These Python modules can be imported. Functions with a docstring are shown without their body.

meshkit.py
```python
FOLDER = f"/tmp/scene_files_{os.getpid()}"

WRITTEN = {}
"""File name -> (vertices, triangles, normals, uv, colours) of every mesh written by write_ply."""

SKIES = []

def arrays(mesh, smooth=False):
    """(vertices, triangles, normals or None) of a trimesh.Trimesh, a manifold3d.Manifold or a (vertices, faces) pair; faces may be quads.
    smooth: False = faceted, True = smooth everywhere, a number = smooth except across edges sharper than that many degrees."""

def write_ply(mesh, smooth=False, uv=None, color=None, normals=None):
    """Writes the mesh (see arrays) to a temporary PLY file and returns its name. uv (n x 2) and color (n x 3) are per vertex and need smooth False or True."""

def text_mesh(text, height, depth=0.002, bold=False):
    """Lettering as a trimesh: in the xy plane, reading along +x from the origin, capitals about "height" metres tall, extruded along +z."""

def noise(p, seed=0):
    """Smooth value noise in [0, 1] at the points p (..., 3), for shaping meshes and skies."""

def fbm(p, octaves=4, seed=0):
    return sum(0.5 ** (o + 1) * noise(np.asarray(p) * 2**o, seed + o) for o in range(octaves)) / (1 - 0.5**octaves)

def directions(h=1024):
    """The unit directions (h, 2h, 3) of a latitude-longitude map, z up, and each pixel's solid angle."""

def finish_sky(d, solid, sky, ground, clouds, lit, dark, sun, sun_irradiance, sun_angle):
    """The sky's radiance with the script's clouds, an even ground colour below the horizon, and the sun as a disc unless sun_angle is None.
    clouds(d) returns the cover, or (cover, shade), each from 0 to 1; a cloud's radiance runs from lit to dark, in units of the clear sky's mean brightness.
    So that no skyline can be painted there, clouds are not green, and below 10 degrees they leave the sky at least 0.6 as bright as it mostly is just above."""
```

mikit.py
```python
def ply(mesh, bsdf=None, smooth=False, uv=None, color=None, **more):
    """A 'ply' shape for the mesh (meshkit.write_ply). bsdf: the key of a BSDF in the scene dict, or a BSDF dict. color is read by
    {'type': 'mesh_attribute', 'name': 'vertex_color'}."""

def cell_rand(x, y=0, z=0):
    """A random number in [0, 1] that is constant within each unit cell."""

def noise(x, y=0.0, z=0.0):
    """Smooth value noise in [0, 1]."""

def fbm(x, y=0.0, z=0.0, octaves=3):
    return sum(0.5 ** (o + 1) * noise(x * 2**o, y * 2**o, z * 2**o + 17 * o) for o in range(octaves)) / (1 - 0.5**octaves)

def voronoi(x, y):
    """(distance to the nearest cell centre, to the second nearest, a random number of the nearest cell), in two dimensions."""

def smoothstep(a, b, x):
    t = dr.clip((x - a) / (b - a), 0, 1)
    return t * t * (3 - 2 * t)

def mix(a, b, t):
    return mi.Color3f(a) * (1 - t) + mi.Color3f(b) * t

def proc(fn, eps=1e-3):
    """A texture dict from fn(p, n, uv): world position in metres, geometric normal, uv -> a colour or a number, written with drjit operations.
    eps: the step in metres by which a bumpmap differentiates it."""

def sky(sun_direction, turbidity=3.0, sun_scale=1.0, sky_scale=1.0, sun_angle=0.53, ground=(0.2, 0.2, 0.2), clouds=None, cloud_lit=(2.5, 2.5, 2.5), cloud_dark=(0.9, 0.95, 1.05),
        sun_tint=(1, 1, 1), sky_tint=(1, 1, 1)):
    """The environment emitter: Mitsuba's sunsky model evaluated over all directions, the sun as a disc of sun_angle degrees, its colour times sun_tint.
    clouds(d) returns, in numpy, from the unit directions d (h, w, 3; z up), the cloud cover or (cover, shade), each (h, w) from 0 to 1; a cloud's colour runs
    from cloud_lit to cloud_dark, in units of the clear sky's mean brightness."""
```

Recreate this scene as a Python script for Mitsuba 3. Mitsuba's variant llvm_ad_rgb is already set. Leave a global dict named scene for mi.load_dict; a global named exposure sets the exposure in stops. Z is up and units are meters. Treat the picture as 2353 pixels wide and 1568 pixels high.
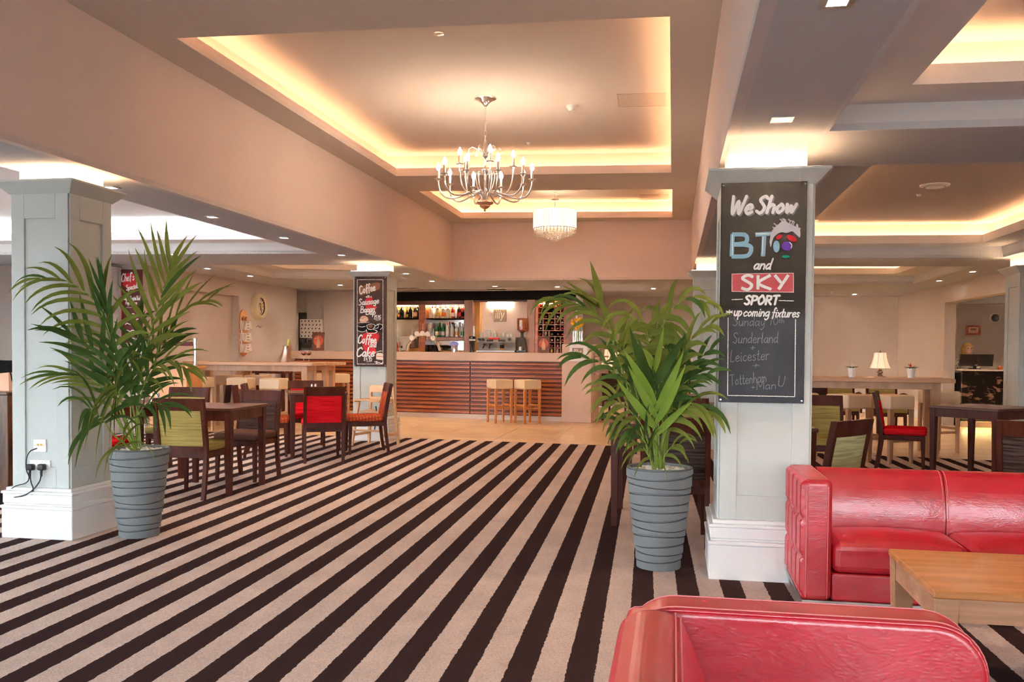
import math, random
import numpy as np, trimesh, mitsuba as mi, mikit, meshkit
import manifold3d as m3
import drjit as dr
from shapely.geometry import Polygon, box as sbox, LineString
from shapely.ops import unary_union
from mikit import noise, fbm, smoothstep, mix, cell_rand, voronoi
T = mi.ScalarTransform4f
rnd = random.Random(7)
scene, labels = {}, {}

# ------------------------------------------------------------------ camera
EYE_Z, FPX, HOR = 1.305, 2050.0, 802.0
YAW, ROLL, PITCH = math.atan(370.5 / 2050.0), 0.008, 0.0248
EYE = np.array([0, 0, EYE_Z])
_f = np.array([-math.sin(YAW) * math.cos(PITCH), math.cos(YAW) * math.cos(PITCH), -math.sin(PITCH)])
_r0 = np.array([math.cos(YAW), math.sin(YAW), 0]); _u0 = np.cross(_r0, _f)
_r = _r0 * math.cos(ROLL) + _u0 * math.sin(ROLL); _u = _u0 * math.cos(ROLL) - _r0 * math.sin(ROLL)
CX, CY = 1176.5, HOR + FPX * math.tan(PITCH)
scene['camera'] = {'type': 'perspective', 'fov_axis': 'x', 'fov': math.degrees(2 * math.atan(1176.5 / FPX)),
                   'near_clip': 0.05, 'far_clip': 200.0, 'principal_point_offset_y': -(CY - 784.0) / 1568.0,
                   'to_world': T().look_at(origin=EYE.tolist(), target=(EYE + _f).tolist(), up=_u.tolist())}
# ------------------------------------------------------------------ daylight: an overcast sky through the glazing behind and left of the camera
scene['sky'] = mikit.sky((-0.3, -0.8, 0.6), turbidity=4.0, sun_scale=0.0, sky_scale=1.0, ground=(0.25, 0.25, 0.24),
                         clouds=lambda d: 1.0, cloud_lit=(SKYL := (14.6, 15.9, 16.8)), cloud_dark=SKYL)
exposure = 3.22
# radiance of the lamps (warm strips in the coves, tubes on the column heads, downlights, bulbs, lamp shades)
E_COVE = np.array([1.0, 0.57, 0.29]) * 2.7
E_COVE_DAY = np.array([0.88, 0.94, 1.0]) * 5.0
E_COLUMN = np.array([1.0, 0.60, 0.34]) * 3.6
E_SPOT = np.array([1.0, 0.74, 0.53]) * 150.0
E_BULB = np.array([1.0, 0.76, 0.54]) * 19.0
E_SHADE = np.array([1.0, 0.66, 0.36]) * 0.080
E_SHELF = np.array([1.0, 0.80, 0.54]) * 13.0


def at(px, py, z=None, y=None, x=None):
    """The point on the level z, or on the plane y or x, that the photograph shows at a pixel."""
    d = _f * FPX + _r * (px - CX) - _u * (py - CY)
    t = (z - EYE_Z) / d[2] if z is not None else y / d[1] if y is not None else x / d[0]
    return EYE + d * t


# ------------------------------------------------------------------ scene helpers
COUNT = {}


def key_for(name):
    n = COUNT.get(name, 0)
    COUNT[name] = n + 1
    return name if n == 0 else f'{name}_{n:03d}'


def part(parent, name, mesh, mat, smooth=30, tw=None, label=None, kind=None, **kw):
    """One mesh of the scene under its holder (or at top level if parent is None). mesh may be a finished shape dict."""
    key = key_for((parent + '__' + name) if parent else name)
    d = dict(mesh) if isinstance(mesh, dict) else mikit.ply(mesh, mat, smooth=smooth, **kw)
    if isinstance(mesh, dict) and mat is not None:
        d['bsdf'] = {'type': 'ref', 'id': mat}
    if tw is not None:
        d['to_world'] = T(tw.tolist()) if isinstance(tw, np.ndarray) else tw
    scene[key] = d
    if label or kind:
        labels[key] = {}
        if label: labels[key]['label'] = label
        if kind: labels[key]['kind'] = kind
    return key


def thing(name, label, cat, group=None):
    key = key_for(name)
    labels[key] = {'label': label, 'category': cat}
    if group: labels[key]['group'] = group
    return key


def solo(name, label, cat, mesh, mat, group=None, **kw):
    key = part(None, name, mesh, mat, **kw)
    labels[key] = {'label': label, 'category': cat}
    if group: labels[key]['group'] = group
    return key


def struct(name, mesh, mat, label=None, parent=None, **kw):
    key = part(parent, name, mesh, mat, **kw)
    if not parent:
        labels[key] = {'kind': 'structure'}
    if label: labels.setdefault(key, {})['label'] = label
    return key


def emit(rgb, weight=1.0):
    return {'type': 'area', 'radiance': {'type': 'rgb', 'value': [float(v) for v in rgb]}, 'sampling_weight': float(weight)}


def glow(parent, name, mesh, rgb, weight=1.0, smooth=30, tw=None):
    key = part(parent, name, mesh, 'm_lamp', smooth=smooth, tw=tw)
    scene[key]['emitter'] = emit(rgb, weight)
    return key


# ------------------------------------------------------------------ mesh helpers
cat = trimesh.util.concatenate


def M4(x=0, y=0, z=0, rz=0, s=1.0, rx=0, ry=0):
    m = trimesh.transformations.euler_matrix(rx, ry, rz, 'sxyz')
    m[:3, :3] *= s
    m[:3, 3] = [x, y, z]
    return m


def moved(mesh, m):
    a = mesh.copy(); a.apply_transform(m); return a


def to_tri(man):
    m = man.to_mesh()
    return trimesh.Trimesh(np.array(m.vert_properties)[:, :3], np.array(m.tri_verts), process=False)


def bx(x0, x1, y0, y1, z0, z1, b=0.0):
    """A box, its edges chamfered by b."""
    x0, x1 = min(x0, x1), max(x0, x1); y0, y1 = min(y0, y1), max(y0, y1); z0, z1 = min(z0, z1), max(z0, z1)
    if b <= 0:
        m = trimesh.creation.box(extents=(x1 - x0, y1 - y0, z1 - z0))
        m.apply_translation(((x0 + x1) / 2, (y0 + y1) / 2, (z0 + z1) / 2))
        return m
    b = min(b, (x1 - x0) / 2.01, (y1 - y0) / 2.01, (z1 - z0) / 2.01)
    p = []
    for sx in (0, 1):
        for sy in (0, 1):
            for sz in (0, 1):
                c = [(x0, x1)[sx], (y0, y1)[sy], (z0, z1)[sz]]
                d = [b * (1 - 2 * sx), b * (1 - 2 * sy), b * (1 - 2 * sz)]
                for k in range(3):
                    q = [c[i] + (d[i] if i != k else 0) for i in range(3)]
                    p.append(q)
    return hull(p)


def hull(pts):
    return to_tri(m3.Manifold.hull_points(np.asarray(pts, float)))


def rbox(x0, x1, y0, y1, z0, z1, r, n=12):
    """A box with rounded edges of radius r."""
    s = m3.Manifold.sphere(r, n)
    return to_tri(m3.Manifold.batch_hull([s.translate([x, y, z]) for x in (x0 + r, x1 - r) for y in (y0 + r, y1 - r) for z in (z0 + r, z1 - r)]))


def ext(poly, z0, z1):
    return trimesh.util.concatenate([moved(trimesh.creation.extrude_polygon(g, z1 - z0, engine='earcut'), M4(z=z0)) for g in getattr(poly, 'geoms', [poly])])


def lathe(profile, n=24):
    """A surface of revolution about z from (radius, height) pairs."""
    a = np.arange(n) * 2 * np.pi / n
    v, f = [], []
    k = len(profile)
    for r, z in profile:
        v.append(np.stack([r * np.cos(a), r * np.sin(a), np.full(n, z)], 1))
    v = np.vstack(v)
    for i in range(k - 1):
        for j in range(n):
            q = (j + 1) % n
            f += [[i * n + j, i * n + q, (i + 1) * n + q], [i * n + j, (i + 1) * n + q, (i + 1) * n + j]]
    m = trimesh.Trimesh(v, f, process=False)
    m.merge_vertices()
    m.update_faces(m.nondegenerate_faces())
    return m


def cyl(p0, p1, r0, r1=None, n=12):
    r1 = r0 if r1 is None else r1
    return tube([p0, p1], [r0, r1], n)


def frames(path):
    path = np.asarray(path, float)
    t = np.gradient(path, axis=0)
    t /= np.linalg.norm(t, axis=1, keepdims=True) + 1e-12
    a = np.array([0, 0, 1.0]) if abs(t[0][2]) < 0.9 else np.array([1.0, 0, 0])
    u = np.cross(t[0], a); u /= np.linalg.norm(u)
    us = []
    for k in range(len(path)):
        u = u - t[k] * (u @ t[k]); u /= np.linalg.norm(u) + 1e-12
        us.append(u)
    us = np.array(us)
    return path, t, us, np.cross(t, us)


def tube(path, r, n=8, cap=True):
    path, t, u, w = frames(path)
    r = np.broadcast_to(np.asarray(r, float), (len(path),))
    a = np.arange(n) * 2 * np.pi / n
    v = (path[:, None] + r[:, None, None] * (np.cos(a)[None, :, None] * u[:, None] + np.sin(a)[None, :, None] * w[:, None])).reshape(-1, 3)
    f = []
    for i in range(len(path) - 1):
        for j in range(n):
            q = (j + 1) % n
            f += [[i * n + j, i * n + q, (i + 1) * n + q], [i * n + j, (i + 1) * n + q, (i + 1) * n + j]]
    if cap:
        for base, end in ((0, False), ((len(path) - 1) * n, True)):
            for j in range(1, n - 1):
                f.append([base, base + j, base + j + 1] if end else [base, base + j + 1, base + j])
    return trimesh.Trimesh(v, f, process=False)


def beam(p0, p1, w, d, w1=None, d1=None, b=0.003, up=(0, 1, 0)):
    """A tapering square bar from p0 to p1 (w across, d along 'up')."""
    p0, p1 = np.array(p0, float), np.array(p1, float)
    t = (p1 - p0) / np.linalg.norm(p1 - p0)
    upv = np.array(up, float) - t * (np.array(up, float) @ t); upv /= np.linalg.norm(upv)
    s = np.cross(upv, t)
    w1 = w if w1 is None else w1; d1 = d if d1 is None else d1
    pts = []
    for p, ww, dd in ((p0, w, d), (p1, w1, d1)):
        for a, c in ((1, 1), (1, -1), (-1, 1), (-1, -1)):
            pts.append(p + s * a * (ww / 2 - b) + upv * c * dd / 2)
            pts.append(p + s * a * ww / 2 + upv * c * (dd / 2 - b))
    return hull(pts)


def bez(p, n=12):
    p = np.asarray(p, float); k = len(p) - 1
    t = np.linspace(0, 1, n)[:, None]
    return sum(math.comb(k, i) * (1 - t) ** (k - i) * t ** i * p[i] for i in range(k + 1))


def text(s, h, depth=0.002, bold=False, slant=0.0, width=1.0):
    m = meshkit.text_mesh(s, h, depth, bold)
    v = m.vertices.copy()
    v[:, 0] = v[:, 0] * width + v[:, 1] * slant
    m.vertices = v
    return m


def fit_text(s, x0, x1, y0, h, depth=0.002, bold=True, slant=0.0, rot=0.0):
    """Lettering in a board's own plane from x0 to x1, its baseline at y0."""
    m = text(s, h, depth, bold, slant)
    b = m.bounds
    v = m.vertices.copy()
    v[:, 0] = (v[:, 0] - b[0, 0]) * (x1 - x0) / (b[1, 0] - b[0, 0])
    m.vertices = v
    if rot: m.apply_transform(M4(rz=rot))
    m.apply_translation([x0, y0, 0])
    return m


def upright(x, y, z, rz=0.0):
    """Puts a board's own plane (x right, y up, z out) upright in the room, facing -y, turned by rz."""
    return M4(x, y, z, rz) @ trimesh.transformations.rotation_matrix(math.pi / 2, [1, 0, 0])


def strokes(lines, r, n=5):
    """Chalk lines: each a list of (x, y) in a board's plane."""
    out = []
    for ln in lines:
        p = np.array([[a, c, 0.0] for a, c in ln], float)
        if len(p) < 2: continue
        out.append(tube(p, r, n))
    m = cat(out)
    v = m.vertices.copy(); v[:, 2] *= 0.5; m.vertices = v
    return m


# ------------------------------------------------------------------ materials
def rgb(*c):
    return {'type': 'rgb', 'value': [float(v) for v in c]}


def srgb(r, g, b):
    return [((v / 255 + 0.055) / 1.055) ** 2.4 if v > 10.3 else v / 255 / 12.92 for v in (r, g, b)]


def mat(name, color, rough=0.5, metal=0.0, spec=0.5, bump=None, bump_scale=1.0, two=True, **kw):
    d = {'type': 'principled', 'base_color': color if isinstance(color, dict) else rgb(*color), 'roughness': rough if isinstance(rough, dict) else float(rough),
         'metallic': float(metal), 'specular': float(spec), **kw}
    if bump:
        d = {'type': 'bumpmap', 'arbitrary': bump, 'scale': float(bump_scale), 'bsdf': d}
    scene[name] = {'type': 'twosided', 'bsdf': d} if two else d


def matte(name, color):
    scene[name] = {'type': 'twosided', 'bsdf': {'type': 'diffuse', 'reflectance': color if isinstance(color, dict) else rgb(*color)}}


scene['m_lamp'] = {'type': 'diffuse', 'reflectance': rgb(0.8, 0.8, 0.8)}
matte('m_wall', (0.56, 0.475, 0.415))
matte('m_wall_grey', (0.48, 0.42, 0.385))
matte('m_bulkhead', (0.69, 0.575, 0.53))
matte('m_ceiling', (0.60, 0.545, 0.505))
matte('m_tray', (0.66, 0.585, 0.53))
matte('m_tray_white', (0.82, 0.82, 0.82))
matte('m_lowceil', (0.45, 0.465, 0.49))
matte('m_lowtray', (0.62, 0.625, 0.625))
mat('m_column', (0.455, 0.49, 0.475), 0.5, spec=0.3)
mat('m_white', (0.69, 0.70, 0.70), 0.45, spec=0.3)
matte('m_block', (0.85, 0.82, 0.76))
matte('m_joint', (0.03, 0.03, 0.03))
matte('m_dark', (0.012, 0.011, 0.011))
mat('m_black_gloss', (0.012, 0.012, 0.013), 0.15)
mat('m_black', (0.015, 0.015, 0.016), 0.45)
mat('m_chrome', (0.86, 0.85, 0.84), 0.08, metal=1.0)
mat('m_steel', (0.55, 0.54, 0.53), 0.36, metal=1.0)
mat('m_kick', (0.62, 0.53, 0.46), 0.5, metal=0.3)
mat('m_copper', (0.80, 0.52, 0.38), 0.22, metal=1.0)
mat('m_plastic_white', (0.80, 0.80, 0.78), 0.3)
mat('m_plastic_grey', (0.25, 0.25, 0.26), 0.4)

# striped carpet: bands 12 cm wide that run the length of the room, with a short woven pile
SN, SW, SP = (math.cos(math.radians(1.6)), math.sin(math.radians(1.6))), 0.242, -0.295


def carpet_color(p, n, uv):
    wob = (noise(p.x * 60, p.y * 60) - 0.5) * 0.006
    s = (p.x * SN[0] + p.y * SN[1] + wob) / SW - SP
    fr = s - dr.floor(s)
    black = smoothstep(0.0, 0.012, fr) * (1 - smoothstep(0.478, 0.49, fr))
    g = 0.80 + 0.40 * noise(p.x * 260, p.y * 260)
    w = 0.88 + 0.24 * fbm(p.x * 5, p.y * 5)
    light = mi.Color3f(0.56, 0.455, 0.41) * (g * w)
    dark = mi.Color3f(0.044, 0.027, 0.027) * (0.5 + g * 0.5)
    return light * (1 - black) + dark * black


matte('m_carpet', mikit.proc(carpet_color))


def tile_color(p, n, uv):
    c = cell_rand(dr.floor((p.x + 1.665) / 0.845), dr.floor(p.y / 0.845))
    v = fbm(p.x * 3.0, p.y * 9.0) * 0.22 + c * 0.10 + 0.80
    return mi.Color3f(0.60, 0.43, 0.26) * v


mat('m_tile', mikit.proc(tile_color), 0.27, spec=0.32)


def wood(c0, c1, axis=0, f=1.0):
    """Straight-grained timber, the grain along the axis."""
    k = [14 * f, 14 * f, 14 * f]; k[axis] = 0.9 * f

    def fn(p, n, uv):
        w = fbm(p.x * k[0], p.y * k[1], p.z * k[2], 3)
        fine = noise(p.x * k[0] * 9, p.y * k[1] * 9, p.z * k[2] * 9)
        t = dr.clip((w - 0.3) * 1.6 + (fine - 0.5) * 0.35, 0, 1)
        return mix(c0, c1, t)
    return mikit.proc(fn)


mat('m_mahogany', wood((0.052, 0.0125, 0.0075), (0.105, 0.027, 0.015), 2), 0.36, spec=0.2)
mat('m_mahogany_top', wood((0.070, 0.021, 0.013), (0.125, 0.042, 0.025), 0), 0.36, spec=0.35)
mat('m_oak', wood((0.42, 0.235, 0.125), (0.56, 0.34, 0.20), 0), 0.38)
mat('m_oak_leg', wood((0.44, 0.25, 0.13), (0.56, 0.345, 0.205), 2), 0.38)
mat('m_beech', wood((0.50, 0.20, 0.055), (0.62, 0.27, 0.085), 2), 0.32)
mat('m_beech_light', wood((0.66, 0.42, 0.22), (0.74, 0.50, 0.29), 2), 0.4)
mat('m_redwood', wood((0.26, 0.062, 0.020), (0.50, 0.150, 0.052), 0, 1.4), 0.25, spec=0.55)
mat('m_redwood_dark', wood((0.075, 0.016, 0.008), (0.14, 0.034, 0.016), 0), 0.3)
mat('m_post', wood((0.23, 0.115, 0.085), (0.33, 0.18, 0.135), 2), 0.35)
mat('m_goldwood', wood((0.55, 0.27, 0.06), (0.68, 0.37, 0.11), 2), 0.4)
mat('m_rack', wood((0.34, 0.17, 0.11), (0.44, 0.24, 0.16), 2), 0.4)
mat('m_table', wood((0.32, 0.125, 0.036), (0.45, 0.19, 0.060), 0, 1.2), 0.30, spec=0.5)
mat('m_table_edge', wood((0.30, 0.15, 0.08), (0.44, 0.24, 0.13), 0, 0.8), 0.35)
mat('m_zebrano', wood((0.030, 0.012, 0.007), (0.14, 0.06, 0.025), 2, 2.5), 0.3)


def rib(c0, c1):
    """Upholstery with thin horizontal ribs."""
    def fn(p, n, uv):
        h = noise(p.z * 130, p.x * 6, p.y * 6) * 0.65 + noise(p.z * 300, p.x * 14, p.y * 14) * 0.35
        return mix(c0, c1, dr.clip((h - 0.22) * 1.8, 0, 1))
    return mikit.proc(fn)


matte('m_olive', rib((0.25, 0.20, 0.055), (0.44, 0.36, 0.135)))
matte('m_green', rib((0.34, 0.345, 0.155), (0.56, 0.56, 0.30)))
matte('m_red_fabric', rib((0.50, 0.008, 0.015), (0.74, 0.022, 0.035)))
matte('m_brown_fabric', rib((0.022, 0.014, 0.013), (0.115, 0.075, 0.065)))
matte('m_brown_seat', (0.12, 0.065, 0.05))


def dotty(p, n, uv):
    u, v = (p.x + p.y) * 19, (p.z + 0.35 * (p.y - p.x)) * 23
    a, b = u - dr.floor(u) - 0.5, v - dr.floor(v) - 0.5
    r = dr.sqrt(a * a * 1.7 + b * b)
    ring = smoothstep(0.14, 0.19, r) * (1 - smoothstep(0.30, 0.36, r))
    return mix((0.42, 0.055, 0.03), (0.62, 0.27, 0.10), ring)


matte('m_pattern', mikit.proc(dotty))
mat('m_cream', (0.70, 0.545, 0.36), 0.42)
mat('m_counter', (0.62, 0.455, 0.35), 0.40)


def leather_rough(p, n, uv):
    return 0.20 + 0.22 * fbm(p.x * 11, p.y * 11, p.z * 11)


def leather_bump(p, n, uv):
    return (noise(p.x * 210, p.y * 210, p.z * 210) * 0.55 + fbm(p.x * 40, p.y * 40, p.z * 40) * 1.2) * 0.0008


def leather_color(p, n, uv):
    w = fbm(p.x * 7, p.y * 7, p.z * 7)
    return mix((0.29, 0.003, 0.011), (0.46, 0.008, 0.022), w)


mat('m_leather', mikit.proc(leather_color), mikit.proc(leather_rough), spec=0.9, clearcoat=1.0, clearcoat_gloss=0.6, bump=mikit.proc(leather_bump, eps=2e-3), bump_scale=1.0)
mat('m_stitch', (0.55, 0.16, 0.16), 0.6)


def planter(p, n, uv):
    g = noise(p.x * 330, p.y * 330, p.z * 330)
    s = smoothstep(0.80, 0.92, g)
    w = 0.85 + 0.3 * fbm(p.x * 6, p.y * 6, p.z * 6)
    return mix((0.135, 0.15, 0.155), (0.42, 0.44, 0.44), s * 0.6) * w


mat('m_planter', mikit.proc(planter), 0.65)
matte('m_pebble', (0.74, 0.70, 0.65))


def leaf(c0, c1):
    def fn(p, n, uv):
        return mix(c0, c1, dr.clip(fbm(p.x * 7, p.y * 7, p.z * 7) * 1.3 - 0.1, 0, 1))
    return mikit.proc(fn)


for nm, c0, c1 in (('m_leaf', (0.085, 0.125, 0.020), (0.21, 0.24, 0.055)), ('m_leaf_dark', (0.030, 0.075, 0.022), (0.085, 0.145, 0.038)), ('m_leaf_fresh', (0.16, 0.29, 0.035), (0.28, 0.42, 0.08))):
    scene[nm] = {'type': 'principledthin', 'base_color': leaf(c0, c1), 'roughness': 0.38, 'diff_trans': 0.5, 'spec_trans': 0.0}
mat('m_stem', (0.20, 0.30, 0.05), 0.4)
mat('m_leaf_dry', (0.35, 0.22, 0.08), 0.6)


def chalk(p, n, uv):
    w = fbm(p.x * 4, p.y * 4, p.z * 4) * 0.6 + fbm(p.x * 17, p.z * 9, p.y * 3) * 0.4
    low = smoothstep(1.56, 1.46, p.z)
    return mi.Color3f(0.030, 0.028, 0.026) * (0.75 + 0.6 * w) * (1 - low) + mi.Color3f(0.052, 0.058, 0.068) * (0.75 + 0.7 * w) * low


matte('m_chalkboard', mikit.proc(chalk))
mat('m_board_brown', (0.040, 0.017, 0.012), 0.5, spec=0.2)
mat('m_board_red', (0.095, 0.016, 0.013), 0.5, spec=0.2)
for nm, c in (('m_ink_white', (0.78, 0.77, 0.74)), ('m_ink_grey', (0.20, 0.21, 0.22)), ('m_ink_blue', (0.26, 0.46, 0.58)), ('m_ink_red', (0.60, 0.045, 0.055)), ('m_ink_purple', (0.13, 0.055, 0.36)),
              ('m_ink_green', (0.02, 0.28, 0.18)), ('m_ink_tan', (0.62, 0.38, 0.27)), ('m_ink_brown', (0.20, 0.09, 0.055)), ('m_ink_black', (0.01, 0.01, 0.01)), ('m_gold', (0.55, 0.38, 0.09)),
              ('m_paper', (0.70, 0.62, 0.56)), ('m_news', (0.60, 0.53, 0.48)), ('m_orange_ink', (0.62, 0.16, 0.04)), ('m_skin', (0.60, 0.36, 0.27)), ('m_hair', (0.50, 0.30, 0.10)), ('m_blouse', (0.55, 0.52, 0.46)), ('m_ink_pink', (0.50, 0.10, 0.10))):
    matte(nm, c)


def marble(p, n, uv):
    wx = p.x * 3.2 + 1.6 * fbm(p.x * 4, p.z * 4, p.y * 4)
    w = fbm(wx * 1.7, p.z * 5.5 + 1.2 * noise(p.x * 5, p.z * 3), p.y * 3, 5)
    v = smoothstep(0.022, 0.0, dr.abs(w - 0.56)) * smoothstep(0.45, 0.75, noise(p.x * 7 + 3, p.z * 9))
    v = v + 0.8 * smoothstep(0.60, 0.74, fbm(p.x * 9, p.z * 14, 0.0, 4))
    return mix((0.010, 0.008, 0.007), (0.36, 0.22, 0.16), dr.clip(v, 0, 1) * 0.8)


mat('m_marble', mikit.proc(marble), 0.12)
scene['m_glass'] = {'type': 'thindielectric', 'int_ior': 1.5}
scene['m_mirror'] = {'type': 'twosided', 'bsdf': {'type': 'roughconductor', 'alpha': 0.03, 'specular_reflectance': rgb(0.78, 0.80, 0.78)}}
for nm, c, r in (('m_bottle_dark', (0.012, 0.010, 0.008), 0.08), ('m_bottle_green', (0.02, 0.14, 0.035), 0.08), ('m_bottle_olive', (0.030, 0.045, 0.010), 0.08), ('m_bottle_clear', (0.55, 0.55, 0.52), 0.08),
                 ('m_bottle_amber', (0.42, 0.17, 0.03), 0.08), ('m_bottle_cream', (0.72, 0.58, 0.42), 0.2), ('m_bottle_red', (0.30, 0.02, 0.015), 0.08), ('m_bottle_blue', (0.02, 0.035, 0.16), 0.08), ('m_bottle_frost', (0.62, 0.60, 0.60), 0.3),
                 ('m_yellow', (0.82, 0.50, 0.02), 0.5), ('m_wine_yellow', (0.55, 0.55, 0.10), 0.3)):
    mat(nm, c, r)


# ================================================================== the setting
ZL, ZC, XL, XR, YB, Y0 = 2.505, 3.51, -3.86, 0.277, 15.4, -2.6
XW0, XW1, YBACK = -10.6, 4.94, 20.4


def quad(*p):
    return Polygon([(float(a[0]), float(a[1])) for a in p])


def off(poly, d):
    return poly.buffer(d, join_style=2)


def ring(outer, inner, z0, z1):
    return ext(outer.difference(inner), z0, z1)


T_M1 = quad((-3.53, 5.91), (-0.05, 6.04), (-0.055, 11.31), (-3.53, 11.06))
T_M2 = quad((-3.55, 12.17), (-0.042, 12.47), (-0.045, 15.1), (-3.56, 14.78))
T_R1 = quad((0.82, -1.2), (4.3, -1.2), (4.3, 5.22), (0.82, 5.12))
T_R2 = quad((1.02, 6.08), (4.07, 6.2), (4.07, 12.18), (1.02, 11.98))
T_R3 = quad((1.05, 13.12), (4.1, 13.42), (4.12, 16.67), (1.05, 16.47))
T_L1 = quad((-9.9, 0.6), (-4.44, 0.6), (-4.5, 10.82), (-9.9, 10.45))
T_L2 = quad((-7.2, 12.1), (-4.5, 12.38), (-4.5, 15.4), (-6.83, 14.12))
T_L2 = quad((-6.75, 12.16), (-4.5, 12.38), (-4.55, 15.42), (-6.82, 14.5))

floor_all = sbox(XW0, Y0, XW1, YBACK)
carpet = Polygon([(XW0, Y0), (XW1, Y0), (XW1, 11.5), (3.9, 11.64), (1.74, 11.95), (-0.43, 12.1), (-4.0, 12.45), (XW0, 12.7)])
struct('floor', ext(sbox(XW0, Y0, 9.2, YBACK), -0.08, -0.012), 'm_joint', 'tiled and carpeted floor of the bar lounge')
struct('carpet', ext(carpet, -0.012, 0.0), 'm_carpet', 'carpet with black and beige stripes', parent='floor')
tiles_ply = {}
for i in range(-12, 14):
    for j in range(13, 26):
        x0, y0 = -1.665 + i * 0.845, j * 0.845 + 0.10
        cell = sbox(x0 + 0.002, y0 + 0.002, x0 + 0.843, y0 + 0.843)
        inside = cell.difference(carpet).intersection(sbox(XW0, Y0, 9.1, YBACK))
        if inside.is_empty or inside.area < 0.02 or x0 < -8.6:
            continue
        part('floor', 'tile', ext(inside, -0.012, -0.001), 'm_tile')

# ceilings
well = sbox(XL, Y0, XR, YB)
trays = [T_R1, T_R2, T_R3, T_L1, T_L2]
low = sbox(XW0, Y0, XW1, YBACK + 0.1).difference(unary_union([well.buffer(0.0)] + trays))
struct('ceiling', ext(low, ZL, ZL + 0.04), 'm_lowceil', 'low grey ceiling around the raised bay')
main = sbox(XL - 0.05, Y0, XR + 0.05, YB + 0.05).difference(unary_union([T_M1, T_M2]))
struct('ceiling_raised', ext(main, ZC, ZC + 0.04), 'm_ceiling', 'flat ceiling of the raised bay')


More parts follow.
